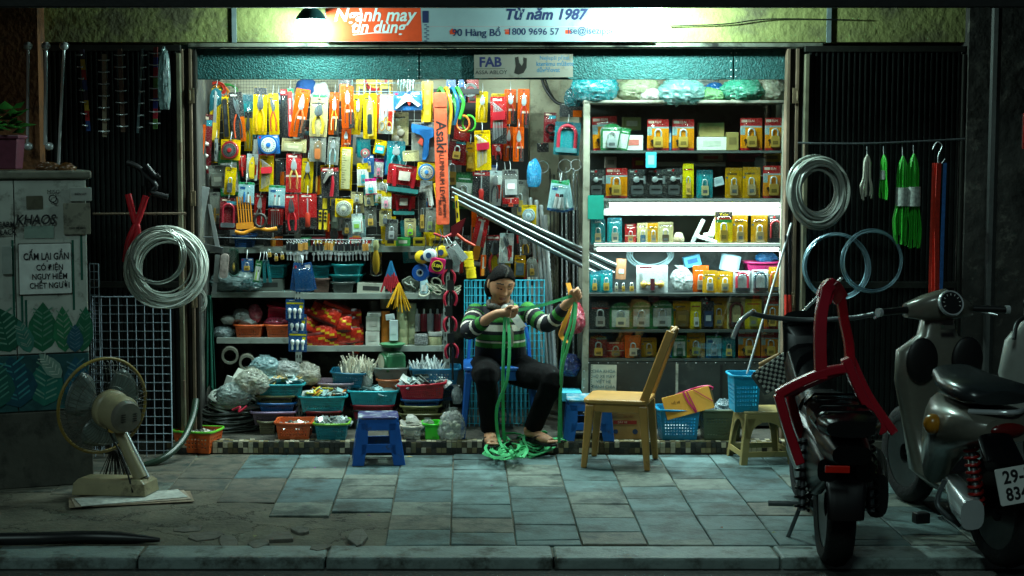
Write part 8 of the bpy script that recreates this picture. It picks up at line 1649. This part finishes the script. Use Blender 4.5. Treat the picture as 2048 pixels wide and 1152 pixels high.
# ---- painted electricity cabinet
o_=on_ground(184,967);ang=R(20);t=thing('power_cabinet','grey electricity cabinet painted with green leaves on a concrete plinth','electricity cabinet',(o_.x, o_.y, 0),(0,0, ang));nrm=Vector((math.sin(ang),-math.cos(ang),0));Mi=(Matrix.Translation(t.location) @ Matrix.Rotation(ang, 4,'Z')).inverted()
def L(px, py): v=Mi @ on_plane(px, py, o_, nrm); return v.x, v.z
zp, zt_, wC=L(183,818)[1], L(183,358)[1],.95
CAB=mat('8d938c', .55,.1,.18,5,.15, dirt='4a4a40', dscale=5, damt=.28)
b=B();b.box2((-wC, .012, zp + .002),(0,.42, zt_));b.build('body', CAB, t, bevel=.004);b=B();b.box2((-wC - .02,-.0,0),(.01,.45, zp));b.build('plinth', mat('4a4a42', .9,0,.35,5,.6, dirt='1c1c18', dscale=4), t, bevel=.006)
b=B();b.box2((-wC - .02,-.015, zt_ + .001),(.028,.45, zt_ + .045));b.build('lid', mat('7a7a6c', .6,.1,.3,8,.2, dirt='3a382e', damt=.4), t, bevel=.012, seg=3)
xd=L(30,500)[0];zd=L(90,708)[1]
for x0, x1, z0, z1 in ((xd + .003,-.004, zd + .004, zt_ - .006),(-wC, xd - .003, zd + .004, zt_ - .006),(xd + .003,-.004, zp + .006, zd - .004),(-wC, xd - .003, zp + .006, zd - .004)): b=B();b.box2((x0,0, z0),(x1,.0118, z1));b.build('door', mat('bcc2b8', .5,.1,.2,6,.1, dirt='5a564a', dscale=7, damt=.3) if z0 > zd else mat('2a5a5c', .5,.1,.3,8, dirt='1a3a40', damt=.4), t, bevel=.003)
def leaf(px0, py0, px1, py1, w, c1, c2, k):
 (x0, z0),(x1, z1)=L(px0, py0), L(px1, py1);d=Vector((x1 - x0, z1 - z0));n=Vector((-d.y, d.x)).normalized();ww=w * d.length;y=-.0008 - .0006 * k;b=B();pr=[(0,0),(.12,.6),(.35,1),(.6,.85),(.82,.45),(1,0)];bs=Vector((x0, z0));pt=lambda f, s: (lambda v: (v.x, v.y))(bs + d * f + n * s * ww / 2)
 b.prism([pt(f, s) for f, s in pr] + [pt(f, -s) for f, s in pr[-2:0:-1]], y, y + .0005);b.mi(1); y -= .0004
 for f in (.15,.27,.4,.53,.66,.78):
  for s in (-1,1):
   f += random.uniform(-.03,.03);v=[pt(f, .04 * s), pt(f + .12,.62 * s), pt(f + .15,.58 * s), pt(f + .035,.04 * s)];b.quad(*[(x, y, z) for x, z in (v if s < 0 else v[::-1])])
 b.build('painted_leaf',[mat(c1,.5,0,.25,24), mat(c2,.5,0,.3,30)], t)
for k, a in enumerate(((85,704,86,604,.62,'1f6b4a','5f8f78'),(130,704,124,612,.45,'2a7a52','7a9c84'),(164,704,172,612,.42,'1c6648','4f846a'),(20,704,-4,615,.9,'155a44','6a9a84'),(60,705,36,640,.5,'3a7a6a','7f988a'),(150,704,150,648,.6,'24586a','547a88'),(88,812,96,716,.75,'1f6e60','6a9a88'),(40,815,20,712,.8,'124a5a','3a8a90'),(160,808,150,712,.6,'1d5a70','58868e'),(0,815,-10,720,.7,'1a5a50','4a8a7a'),(122,755,78,706,.5,'7a9a8c','b8c8b8'))): leaf(*a, k)
b=B()
for px, y0, y1 in ((30,480,700),(148,480,620),(164,470,560),(46,588,690),(54,600,700)): (x, z0),(_, z1)=L(px, y1), L(px, y0);b.box((x, -.0006,(z0 + z1) / 2),(.012,.0006, z1 - z0))
b.build('painted_stems', mat('175848', .5), t)
def plate(px0, py0, px1, py1, c, nm, th=.008, d=None):
 (x0, z1),(x1, z0)=L(px0, py0), L(px1, py1);b=B();b.rrect(x0, z0, x1, z1,.004,-.003 - th, -.003);b.build(nm, mat(c, .5,0,.15,16, dirt=d, dscale=8, damt=.45), t, bevel=.002); return x0, z0, x1, z1
plate(37,489,143,586,'e2e8e2','warning_plate');plate(35,487,145,588,'4a4a42','plate_rim', .001);ct=lambda tx, px, py, s, c='14161a', **k: text(tx, s, mat(c, .6, var=0), t, (L(px, py)[0],-.0125, L(px, py)[1]), **k)
ct('CẤM LẠI GẦN !',96,513,.050, bold=.025, sx=.74);ct('CÓ ĐIỆN',99,535,.042, bold=.02, sx=.8);ct('NGUY HIỂM',99,553,.042, bold=.02, sx=.8);ct('CHẾT NGƯỜI',99,571,.042, bold=.02, sx=.8)
b=B();b.prism([L(53,508), L(57,510), L(50,533), L(63,532), L(55,562), L(56,570), L(49,571), L(47,562), L(51,561), L(55,540), L(43,541)],-.0108,-.0102);b.build('lightning_bolt', mat('9a3a38', .6,0,.3,60), t)
plate(126,406,181,468,'8a8878','meter_plate', d='1c1a16');plate(139,375,183,402,'a8aca4','data_plate');plate(48,452,108,476,'8aa094','torn_sticker', .0005);plate(52,392,86,418,'5f5d4c','worn_patch', .0005,'3a382c');plate(3,492,24,548,'9aa39c','vent_box', .012);plate(-6,442,24,472,'b8bcb0','lettered_sticker', .0006)
ct('KHAOS',70,440,.072,'15171a', shear=.2, bold=.02, sx=.85);ct('MISC',106,384,.03,'15171a');ct('Q',105,398,.06,'15171a');ct('GARM\nBLACK',12,457,.04,'15171a', bold=.03, sx=.8);ct('CẤM SỜ VÀO',154,456,.014);ct('ĐIỆN LỰC',161,388,.014)
# ---- plant pot, gloves, newspaper, fan
p=P(12,338,8.75);t=thing('potted_plant','leafy plant in a faded purple plastic pot on top of the cabinet','potted plant', p);b=B();b.add([(x, y, z) for z, w in ((0,.07),(.17,.085)) for x, y in ((-w, -w),(w, -w),(w, w),(-w, w))],[(3,2,1,0),(4,5,6,7)] + [(i, (i + 1) % 4,(i + 1) % 4 + 4, i + 4) for i in range(4)]);b.box((0,0,.17),(.19,.19,.02));b.build('pot', mat('6a3044', .5,0,.2), t, bevel=.005);b=B()
for i in range(26):
 a=i * 2.4;l=random.uniform(.05,.14);c=Vector((.06 * math.cos(a) * random.random(),.06 * math.sin(a) * random.random(),.19 + .13 * random.random()));d=Vector((math.cos(a), math.sin(a), random.uniform(-.2,.6))).normalized();s=d.cross(Vector((0,0,1))).normalized();up=d.cross(s) * -.012;w=l * .42
 b.add([c, c + d * l * .4 + s * w - up, c + d * l, c + d * l * .4 - s * w - up, c + d * l * .45 + up],[(0,1,4),(1,2,4),(2,3,4),(3,0,4)])
b.build('leaves', mat('2f6e2a', .35,0,.3,12), t, smooth=180)
for k, (px, w) in enumerate(((98,48),(132,36))): bag(('larger','smaller')[k] + ' lump of brown cloth glove on top of the cabinet', px, 336 + k * 2, w, 22,8.72,'8a5a24',1,95 + k, knot=False, rough=.8, cat='glove')
g=on_ground(262,1000);t=thing('newspaper','folded newspaper spread on the ground under the fan','newspaper',(g.x, g.y, .004),(0,0, R(14)))
for k in range(3): b=B();b.box((0,0,.004 * k),(.62 - .04 * k, .26 - .03 * k, .0025),(0,0, R(5 * k)));b.build('sheet', mat(('8a7a64','a89a88','c4c8c0')[k],.7,0,.3,30), t)
g=on_ground(240,1000);fp=Vector((g.x, g.y + .1,.016));t=thing('electric_fan','dusty old electric fan with a cream motor seen from behind on newspaper','fan', fp);HD=P(205,811,8.52) - fp;ax=Vector((-.62,.74,.10)).normalized();rear=-ax;FM=ax.to_track_quat('Z','Y').to_matrix();CRM=mat('948a6a', .4,0,.2,10,.1, dirt='4a4030', damt=.3)
b=B();Rg = .252
for z, n_, rr1 in ((.035,44,.05),(-.055,60,.07)):
 for i in range(n_): a=2 * math.pi * i / n_;b.tube([HD + FM @ Vector((r * math.cos(a + (r - .06) * .8), r * math.sin(a + (r - .06) * .8), zz)) for r, zz in ((rr1, z * 1.6),(.16, z * 1.5),(Rg * .93, z * .8),(Rg, 0))],.0012,4)
for r, z in ((.12,.052),(.19,.046),(.12,-.085),(.19,-.075),(.23,-.055)): b.tube([HD + FM @ Vector((r * math.cos(a), r * math.sin(a), z)) for a in sweep(41, lambda q: 2 * math.pi * q)][:-1],.0016,5, True)
b.build('wire_guard', mat('45463f', .4,.5), t, smooth=60);b=B();b.tube([HD + FM @ Vector((Rg * math.cos(a), Rg * math.sin(a),0)) for a in sweep(61, lambda q: 2 * math.pi * q)][:-1],.009,8, True);b.build('guard_rim', mat('8a7434', .45,0,.3,10), t, smooth=60)
for k in range(3):
 b=B();a0=2 * math.pi * k / 3 + .5;vs=[]
 for i in range(9):
  for j in range(7): r = .04 + .18 * i / 8;a=a0 + (j / 6 - .5) * (1.0 + .5 * math.sin(i / 8 * 3.1));vs.append(HD + FM @ Vector((r * math.cos(a), r * math.sin(a),.03 * (j / 6 - .5))))
 b.add(vs, [(i * 7 + j, i * 7 + j + 1,(i + 1) * 7 + j + 1,(i + 1) * 7 + j) for i in range(8) for j in range(6)]);o=b.build('blade', mat('5a6460', .3,0,.2), t, smooth=180);o.modifiers.new('thickness','SOLIDIFY').thickness = .003
RM=rear.to_track_quat('Z','Y').to_matrix();b=B();b.lathe([(.09,.06),(.104,.075),(.104,.115),(.094,.125),(.098,.215),(.085,.25)],28, HD, RM);b.build('motor_housing', CRM, t, smooth=40);b=B();b.lathe([(.084,.2505),(.074,.28),(.02,.288)],28, HD, RM);b.build('rear_cap', mat('6a675c', .4,0,.2), t, smooth=40)
b=B()
for s in (-1,1):
 for k in range(4): b.box(HD + RM @ Vector((s * .032,-.018 + .012 * k, .2865)),(.024,.004,.004), RM.to_euler())
b.build('vent_slots', BLACK, t);mb=HD + rear * .15 + Vector((0,0,-.085));ft=P(282,990,8.35) - fp;ft.z = .08
b=B();b.tube([mb + Vector((0,0,.02)), mb.lerp(ft, .5), ft],[.026,.03,.036],12, sy=.8);b.build('column', CRM, t, smooth=60);b=B();b.tube([mb + Vector((.02,.02,.01)), ft + Vector((.03,.02,0))],.016,10);b.build('inner_rod', CHROME, t, smooth=60);b=B();b.ball(mb + Vector((-.02,-.03,.0)),.022,12,8);b.build('tilt_knob', BRASS, t, smooth=180)
b=B();b.add([(x, y, z) for z, e in ((0,0),(.06,.008),(.082,.03)) for x, y in ((-.26 + e, -.06 + e),(.13 - e, -.10 + e),(.17 - e, .08 - e),(-.22 + e, .12 - e))],[(3,2,1,0),(8,9,10,11)] + [(j * 4 + i, j * 4 + (i + 1) % 4, j * 4 + 4 + (i + 1) % 4, j * 4 + 4 + i) for j in range(2) for i in range(4)]);b.build('base', CRM, t, bevel=.006)
b=B();b.tube(smoothpath([HD + rear * .2 + Vector((0,0,.08)), HD + rear * .12 + Vector((-.03,-.08,-.02)), mb + Vector((-.02,-.04,-.03)), mb.lerp(ft, .6) + Vector((-.03,-.04,0)), ft + Vector((-.03,-.06,-.06))]),.005,6);b.build('power_cord', BLACK, t, smooth=60)
b=B();c=P(232,900,8.9)
for i in range(60): a=random.uniform(-.5,.5);b.tube([c + Vector((a * .06, random.uniform(-.02,.02),0)), c + Vector((a * .3 + .03, random.uniform(-.05,.05),-.22 + .03 * random.random()))],.002,4)
tag(b.build('broom_bristles', mat('1d1a14', .8)), 'dark twig broom head leaning behind the fan','broom')
b=B();b.tube(smoothpath([on_ground(-40,1092) + Vector((0,0,.03)), on_ground(80,1090) + Vector((0,0,.03)), on_ground(190,1085) + Vector((0,0,.025)), on_ground(320,1086) + Vector((0,0,.015))]),[.03] * 15 + [.025,.02,.015,.01],8);one('black_pipe','black rubber pipe lying along the kerb at the left','pipe', b, mat('0e0f10', .4))
# ---- motorbikes (dark, seen from behind)
MB, CH, CREAMY=mat('08090a', .3,.1,.1,30,0,.35), CHROME, mat('66645a', .3,.1,.08, coat=.3)
def loft(rings, n=16):
 b=B();vs=[]
 for c, a, d in rings:
  for i in range(n): u=2 * math.pi * i / n; ca, sa=math.cos(u), math.sin(u);vs.append(Vector(c) + Vector(a) * math.copysign(abs(ca) ** .7, ca) + Vector(d) * math.copysign(abs(sa) ** .7, sa))
 b.add(vs, [(j * n + i, j * n + (i + 1) % n, (j + 1) * n + (i + 1) % n, (j + 1) * n + i) for j in range(len(rings) - 1) for i in range(n)] + [tuple(range(n - 1,-1,-1)), tuple((len(rings) - 1) * n + i for i in range(n))]); return b
def wheel(t, c, r, w, M=Matrix.Identity(3)):
 Q=M @ Matrix.Rotation(R(90),3,'Y');b=B();b.lathe([(r * .68,-w * .4),(r * .86,-w * .5),(r * .97,-w * .3),(r, 0),(r * .97, w * .3),(r * .86, w * .5),(r * .68, w * .4)],36, c, Q, cap=False);o=b.build('tyre', mat('0a0a0a', .8,0,.2,30,.4), t, smooth=60);b=B();b.lathe([(r * .68,-w * .38),(r * .2,-w * .3),(r * .2, w * .3),(r * .68, w * .38)],30, c, Q, cap=False)
 for k in range(5): a=2 * math.pi * k / 5;b.tube([Vector(c), Vector(c) + Q @ Vector((r * .68 * math.cos(a), r * .68 * math.sin(a),0))],.014,6)
 b.build('rim', mat('3a3c3c', .35,.7), t, smooth=60)
def spring(t, a, c, r, n, m):
 a, c=Vector(a), Vector(c);b=B();b.tube([a + (c - a) * i / (n * 10) + Vector((r * math.cos(i * .628), r * math.sin(i * .628),0)) for i in range(n * 10)], r * .24,6);b.build('shock_spring', m, t, smooth=60);b=B();b.tube([a, c], r * .5,8);b.build('shock_body', DARKSTEEL, t, smooth=60)
t=thing('motorbike','black motorbike parked facing the shop, seen from behind','motorbike',(X(1698,6.86),6.86,-.048),(R(2.2),0, R(-5)))
wheel(t, (0,.28,.27),.275,.125);wheel(t, (0,1.42,.27),.27,.1)
loft([((0,-.16,.70),(.10,0,0),(0,0,.035)),((0,-.1,.70),(.13,0,0),(0,0,.05)),((0,.2,.70),(.14,0,0),(0,0,.055)),((0,.55,.68),(.11,0,0),(0,0,.045)),((0,.8,.66),(.07,0,0),(0,0,.03))]).build('seat', mat('111213', .25,0,.2,20), t, smooth=60)
for k in range(4): b=B();b.tube([(-.135,-.05 + .13 * k, .70),(-.09,-.05 + .13 * k, .752),(.09,-.05 + .13 * k, .752),(.135,-.05 + .13 * k, .70)],.006,6);b.build('seat_ridge', MB, t, smooth=60)
loft([((0,-.2,.60),(.08,0,0),(0,0,.04)),((0,.0,.58),(.10,0,0),(0,0,.08)),((0,.4,.54),(.11,0,0),(0,0,.14)),((0,.9,.5),(.09,0,0),(0,0,.12))]).build('tail_cowl', MB, t, smooth=60);b=B();b.box((-.06,-.215,.545),(.10,.012,.03));b.build('red_reflector', mat('d0200f', .25), t, bevel=.003);loft([((0,-.08,.30),(.075,0,0),(0,.012,.006)),((0,-.06,.44),(.085,0,0),(0,.012,.012)),((0,.04,.55),(.085,0,0),(0,.0,.02)),((0,.28,.58),(.08,0,0),(0,0,.02))]).build('rear_mudguard', MB, t, smooth=60)
loft([((.18,.25,.32),(.05,0,0),(0,0,.10)),((.19,.5,.34),(.075,0,0),(0,0,.14)),((.17,.75,.34),(.06,0,0),(0,0,.12))]).build('engine_case', mat('2a2c2c', .3,.6), t, smooth=60)
for s in (-1,1): spring(t, (s * .15,.2,.26),(s * .14,.3,.56),.03,8, mat('1a1b1c', .3,.6))
b=B();b.tube([(-.12,.55,.2),(-.26,.55,.2)],.014,8);b.build('footpeg', DARKSTEEL, t, smooth=60);b=B();b.tube([(-.1,.6,.2),(-.16,.62,.02)],.01,8);b.build('side_stand', DARKSTEEL, t, smooth=60);loft([((0,.9,.5),(.1,0,0),(0,0,.15)),((0,1.3,.72),(.12,0,0),(0,.05,.14)),((0,1.34,.92),(.13,0,0),(0,.05,.06))]).build('front_cowl', MB, t, smooth=60)
b=B();b.tube(smoothpath([(-.30,1.2,.99),(-.2,1.27,.96),(0,1.32,.94),(.2,1.27,.96),(.30,1.2,.99)]),.013,8);b.build('handlebar', DARKSTEEL, t, smooth=60)
for s in (-1,1): loft([((s * .08,-.05,.5),(.04,0,0),(0,0,.05)),((s * .09,.2,.46),(.045,0,0),(0,0,.13)),((s * .09,.6,.44),(.045,0,0),(0,0,.16)),((s * .1,.9,.45),(.05,0,0),(0,0,.12))]).build('side_cover', MB, t, smooth=60)
b=B();b.tube(smoothpath([(-.30,1.15,1.0),(-.36,1.05,.97),(-.4,.98,.9)]),.012,8);b.build('clutch_lever', CH, t, smooth=60)
b=B();b.tube(smoothpath([P(1590,640,8.4), P(1640,590,8.3), P(1672,566,8.2), P(1684,556,8.15)]),.008,8);one('chrome_lever','chrome lever poking up behind the top of the red chair','lever', b, CH)
p=P(1553,745,8.55);t=thing('woven_bag','black and white woven bag hanging tilted beside the motorbike','bag', p, (R(-20), R(-32), R(10)));b=B();b.mi(0)
for i in range(14):
 for j in range(8): b.mi((i + j) % 2).box(((i - 6.5) * .0165,-.045 + .006 * ((i + j) % 2),(j - 3.5) * .0165),(.0163,.012,.0163))
b.build('woven_face',[mat('c4c8bc', .6), mat('15161a', .6)], t, bevel=.003);b=B();b.box((0,.01,0),(.23,.09,.132));b.build('bag_body', mat('2a2a28', .7,0,.5,60), t, bevel=.015)
for k in range(2): b=B();b.tube([P(1520,738 - 9 * k, 8.7), P(1560,718 - 9 * k, 8.6)],.012,8);one('wooden_stick',('lower','upper')[k] + ' wooden handle poking out above the woven bag','stick', b, mat('b08a5a', .6), 'wooden handles')
# red armchair hung on the motorbike
RC=mat('a81528', .25,0,.1,8, coat=.4);p=P(1655,745,7.0);t=thing('plastic_chair','red plastic chair hung tilted over the seat of the black motorbike','chair', p)
def bar(nm, pts, w, th=.03, sd=(0,1,0)): b=B();q=[P(*v) - p for v in pts];b.ribbon(smoothpath(q, 5), w, sd, th);b.build(nm, RC, t, bevel=.008, seg=3)
for dy, e in ((0,0),(.36,22)):
 y=6.95 + dy;bar('leg',[(1600 + e, 928 - e, y),(1576 + e, 858, y),(1556 + e, 788, y)],.042,.042);bar('seat_rail',[(1553 + e, 790, y),(1600 + e, 764, y),(1650 + e, 744, y),(1694 + e * .5,736, y)],.042,.04);bar('back_leg',[(1690 + e * .5,716, y),(1722 + e * .6,790, y),(1766 + e, 866, y)],.05,.04)
bar('back_post',[(1642,758,6.95),(1640,690,6.96),(1642,630,6.98),(1652,582,7.01),(1664,566,7.05)],.042,.05);bar('back_post',[(1700,738,7.25),(1698,690,7.23),(1688,640,7.19),(1680,590,7.13),(1668,566,7.07)],.042,.042);bar('top_rail',[(1646,600,7.0),(1662,572,7.07),(1682,600,7.15)],.05,.07)
b=B();b.quad(*[P(*v) - p for v in ((1560,792,6.97),(1690,738,6.97),(1702,732,7.31),(1578,784,7.31))]);o=b.build('seat', RC, t);o.modifiers.new('thickness','SOLIDIFY').thickness = .015
# cream scooter
t=thing('scooter','cream scooter with a dark leg shield and a white number plate parked at the right','scooter',(X(1960,7.2),7.2,0),(0,0, R(12)))
SM=(Matrix.Translation(t.location) @ Matrix.Rotation(R(12),4,'Z')).inverted();T=lambda px, py, Y: SM @ P(px, py, Y)
c=T(2006,1080,6.95);c.z = .25;wheel(t, c, .25,.12);h=T(1885,640,7.95);c2=Vector((h.x, h.y + .3,.25));wheel(t, c2,.25,.1);loft([(h + Vector((.02,-.25,-.80)),(.12,0,0),(0,.3,0)),(h + Vector((.01,.02,-.74)),(.14,0,0),(0,.1,0)),(h + Vector((0,.06,-.5)),(.17,0,0),(0,.05,0)),(h + Vector((0,.04,-.30)),(.225,0,0),(0,.06,0)),(h + Vector((0,.03,-.15)),(.225,0,0),(0,.06,0)),(h + Vector((0,.05,-.08)),(.10,0,0),(0,.06,0)),(h + Vector((0,.06,-.0)),(.075,0,0),(0,.06,0))]).build('leg_shield', CREAMY, t, smooth=60)
for s in (-1,1): b=B();b.ball(h + Vector((s * .12,-.032,-.19)),(.085,.022,.11),16,12);b.build('glove_box', mat('0a0a0a', .5), t, smooth=180)
loft([(h + Vector((-.17,.05,.045)),(0,.04,0),(0,0,.035)),(h + Vector((-.09,.02,.06)),(0,.06,0),(0,0,.062)),(h + Vector((0,0,.075)),(0,.07,0),(0,-.02,.08)),(h + Vector((.09,.02,.06)),(0,.06,0),(0,0,.055)),(h + Vector((.17,.05,.045)),(0,.04,0),(0,0,.035))]).build('handlebar_cowl', CREAMY, t, smooth=60)
b=B();b.lathe([(.066,0),(.062,.014),(.056,.012)],26, h + Vector((0,-.074,.088)), Matrix.Rotation(R(70),3,'X'));b.build('gauge_rim', CH, t, smooth=40);b=B();b.lathe([(.055,.0125),(.01,.013)],24, h + Vector((0,-.074,.088)), Matrix.Rotation(R(70),3,'X'));o=b.build('gauge_face', BLACK, t)
b=B()
for k in range(9): a=R(-20 + 27.5 * k);b.box(h + Vector((.042 * math.cos(a),-.0895 + .014 * math.sin(a),.092 + .04 * math.sin(a))),(.003,.001,.009),(0, R(90) - a, 0))
b.build('gauge_marks', WHITE, t);b=B();b.box(h + Vector((0,-.055,-.03)),(.07,.01,.02));b.build('badge', mat('4a4a44', .4), t)
for s in (-1,1):
 b=B();b.tube([h + Vector((s * .16,.04,.05)), h + Vector((s * .33,-.01,.045))],.018,10);b.build('grip', BLACK, t, smooth=60);b=B();b.tube([h + Vector((s * .33,-.01,.045)), h + Vector((s * .35,-.015,.045))],.021,10);b.build('grip_end', CH, t, smooth=60);b=B();b.tube(smoothpath([h + Vector((s * .17,.1,.05)), h + Vector((s * .25,.11,.03)), h + Vector((s * .33,.06,.01))]),.006,6);b.build('brake_lever', CH, t, smooth=60)
st_=T(1965,785,7.05);loft([(st_ + Vector((-.0,-.16,-.0)),(.13,0,0),(0,0,.03)),(st_ + Vector((0,-.1,.01)),(.17,0,0),(0,0,.05)),(st_ + Vector((.02,.16,.01)),(.15,0,0),(0,0,.055)),(st_ + Vector((.06,.36,.03)),(.11,0,0),(0,0,.045))]).build('seat', mat('2a2f30', .25,.1,.2,8), t, smooth=60)
loft([(st_ + Vector((0,-.22,-.13)),(.11,0,0),(0,0,.05)),(st_ + Vector((0,-.12,-.13)),(.19,0,0),(0,0,.08)),(st_ + Vector((0,.12,-.16)),(.19,0,0),(0,0,.12)),(st_ + Vector((.03,.34,-.2)),(.12,0,0),(0,0,.16)),(st_ + Vector((.05,.48,-.3)),(.08,0,0),(0,0,.2))]).build('body_shell', CREAMY, t, smooth=60)
b=B();b.ball(st_ + Vector((-.2,.06,-.14)),(.04,.04,.045),14,10);b.build('indicator', mat('a8701c', .25), t, smooth=180);b=B();b.tube(smoothpath([st_ + Vector((-.13,-.12,-.06)), st_ + Vector((0,-.24,-.05)), st_ + Vector((.13,-.12,-.06))]),.012,8);b.build('grab_rail', CH, t, smooth=60);b=B();b.ball(st_ + Vector((0,-.21,-.13)),(.09,.03,.035),14,8);b.build('tail_lamp', mat('5a0f0c', .2), t, smooth=180)
spring(t, T(1955,1010,6.9), T(1940,880,7.0),.03,9, mat('9a1c18', .35));loft([(T(1905,965,7.3),(.04,0,0),(0,0,.04)),(T(1925,1000,7.1),(.06,0,0),(0,0,.07)),(T(1945,1030,6.85),(.055,0,0),(0,0,.065))]).build('exhaust', CH, t, smooth=60)
b=B();b.tube(smoothpath([T(1890,960,7.2), T(1875,1010,7.2), T(1920,1050,7.1)]),.012,8);b.build('kick_stand', DARKSTEEL, t, smooth=60);b=B();b.box(T(1842,1035,7.4),(.07,.05,.05));b.build('footrest', BLACK, t, bevel=.006);loft([(T(1990,880,6.8),(.08,0,0),(0,0,.03)),(T(2010,930,6.68),(.09,0,0),(0,0,.03))]).build('rear_mudguard', MB, t, smooth=60)
pl=T(2042,968,6.6);b=B();b.rrect(-.105,-.075,.105,.075,.008,-.002,.002);o=b.build('number_plate', mat('c9ccc8', .4,0,.06), t, loc=pl, rot=(R(-12), R(-7),0));K=mat('101214', .5, var=0);text('29-F', .072, K, o, (-.012,-.003,.034), bold=.03, sx=.95, align='CENTER', space=1.05);text('834.6', .072, K, o, (0.0,-.003,-.036), bold=.03, sx=.9, space=1.05)
# third scooter, only its front at the edge of the frame
p=P(2052,690,8.35);t=thing('scooter','white scooter front just showing at the right edge of the photo','scooter',(p.x + .08, p.y, 0));z=p.z
loft([((0,.1, z - .42),(.12,0,0),(0,.05,0)),((0,.06, z - .15),(.2,0,0),(0,.06,0)),((0,.03, z + .02),(.18,0,0),(0,.06,0)),((.02,.03, z + .14),(.1,0,0),(0,.06,0)),((.04,.03, z + .24),(.12,0,0),(0,.06,0)),((.05,.03, z + .28),(.08,0,0),(0,.04,0))]).build('leg_shield', mat('9a9c96', .3,.1,.06), t, smooth=60);wheel(t, (0,.1,.24),.24,.1)
b=B();b.ball((-.03,-.02, z + .22),(.08,.05,.06),14,10);b.build('dial_cowl', MB, t, smooth=180);b=B();b.tube(smoothpath([(-.05,0, z + .16),(-.14,-.04, z + .12),(-.17,-.08, z + .04)]),.012,8);b.build('brake_lever', BLACK, t, smooth=60)
# fallen leaves and petals
for k, (px, py, c, lab) in enumerate(((818,916,'b09a5a','dry leaf beside the blue stool'),(630,938,'7a2a8a','purple petal on the tiles left of the blue stool'),(738,1034,'6a2478','purple petal on the tiles near the cracked hole'),(984,974,'6a2a6a','tiny purple petal below the green strap heap'),(1443,1058,'8a5030','brown leaf on the tiles at the right'),(1548,1068,'8a8a4a','yellow green leaf beside the tyre'),(510,1075,'8a8a5a','dry curled leaf in the cracked hole'))):
 g=on_ground(px, py);b=B();s = .022 if k in (0,6) else .012;b.add([(-s, 0,.002),(0, s * .5,.008),(s, 0,.003),(0,-s * .5,.006)],[(0,3,1),(1,3,2)]);o=b.build('fallen_leaf', mat(c, .7), loc=(g.x, g.y, .004), rot=(0,0, k * 1.3));o.modifiers.new('thickness','SOLIDIFY').thickness = .001;tag(o, lab, 'leaf')
# ================================================================ lettering to plain meshes
bpy.context.view_layer.update()
_dg=bpy.context.evaluated_depsgraph_get()
for o in [q for q in COL.objects if q.type == 'FONT']:
 me=bpy.data.meshes.new_from_object(o.evaluated_get(_dg));me.name = 'lettering'
 if not len(me.materials): me.materials.append(o.data.materials[0])
 n=bpy.data.objects.new('lettering', me);COL.objects.link(n);n.parent=o.parent
 n.location=o.location;n.rotation_euler=o.rotation_euler;n.scale=o.scale
 bpy.data.objects.remove(o)
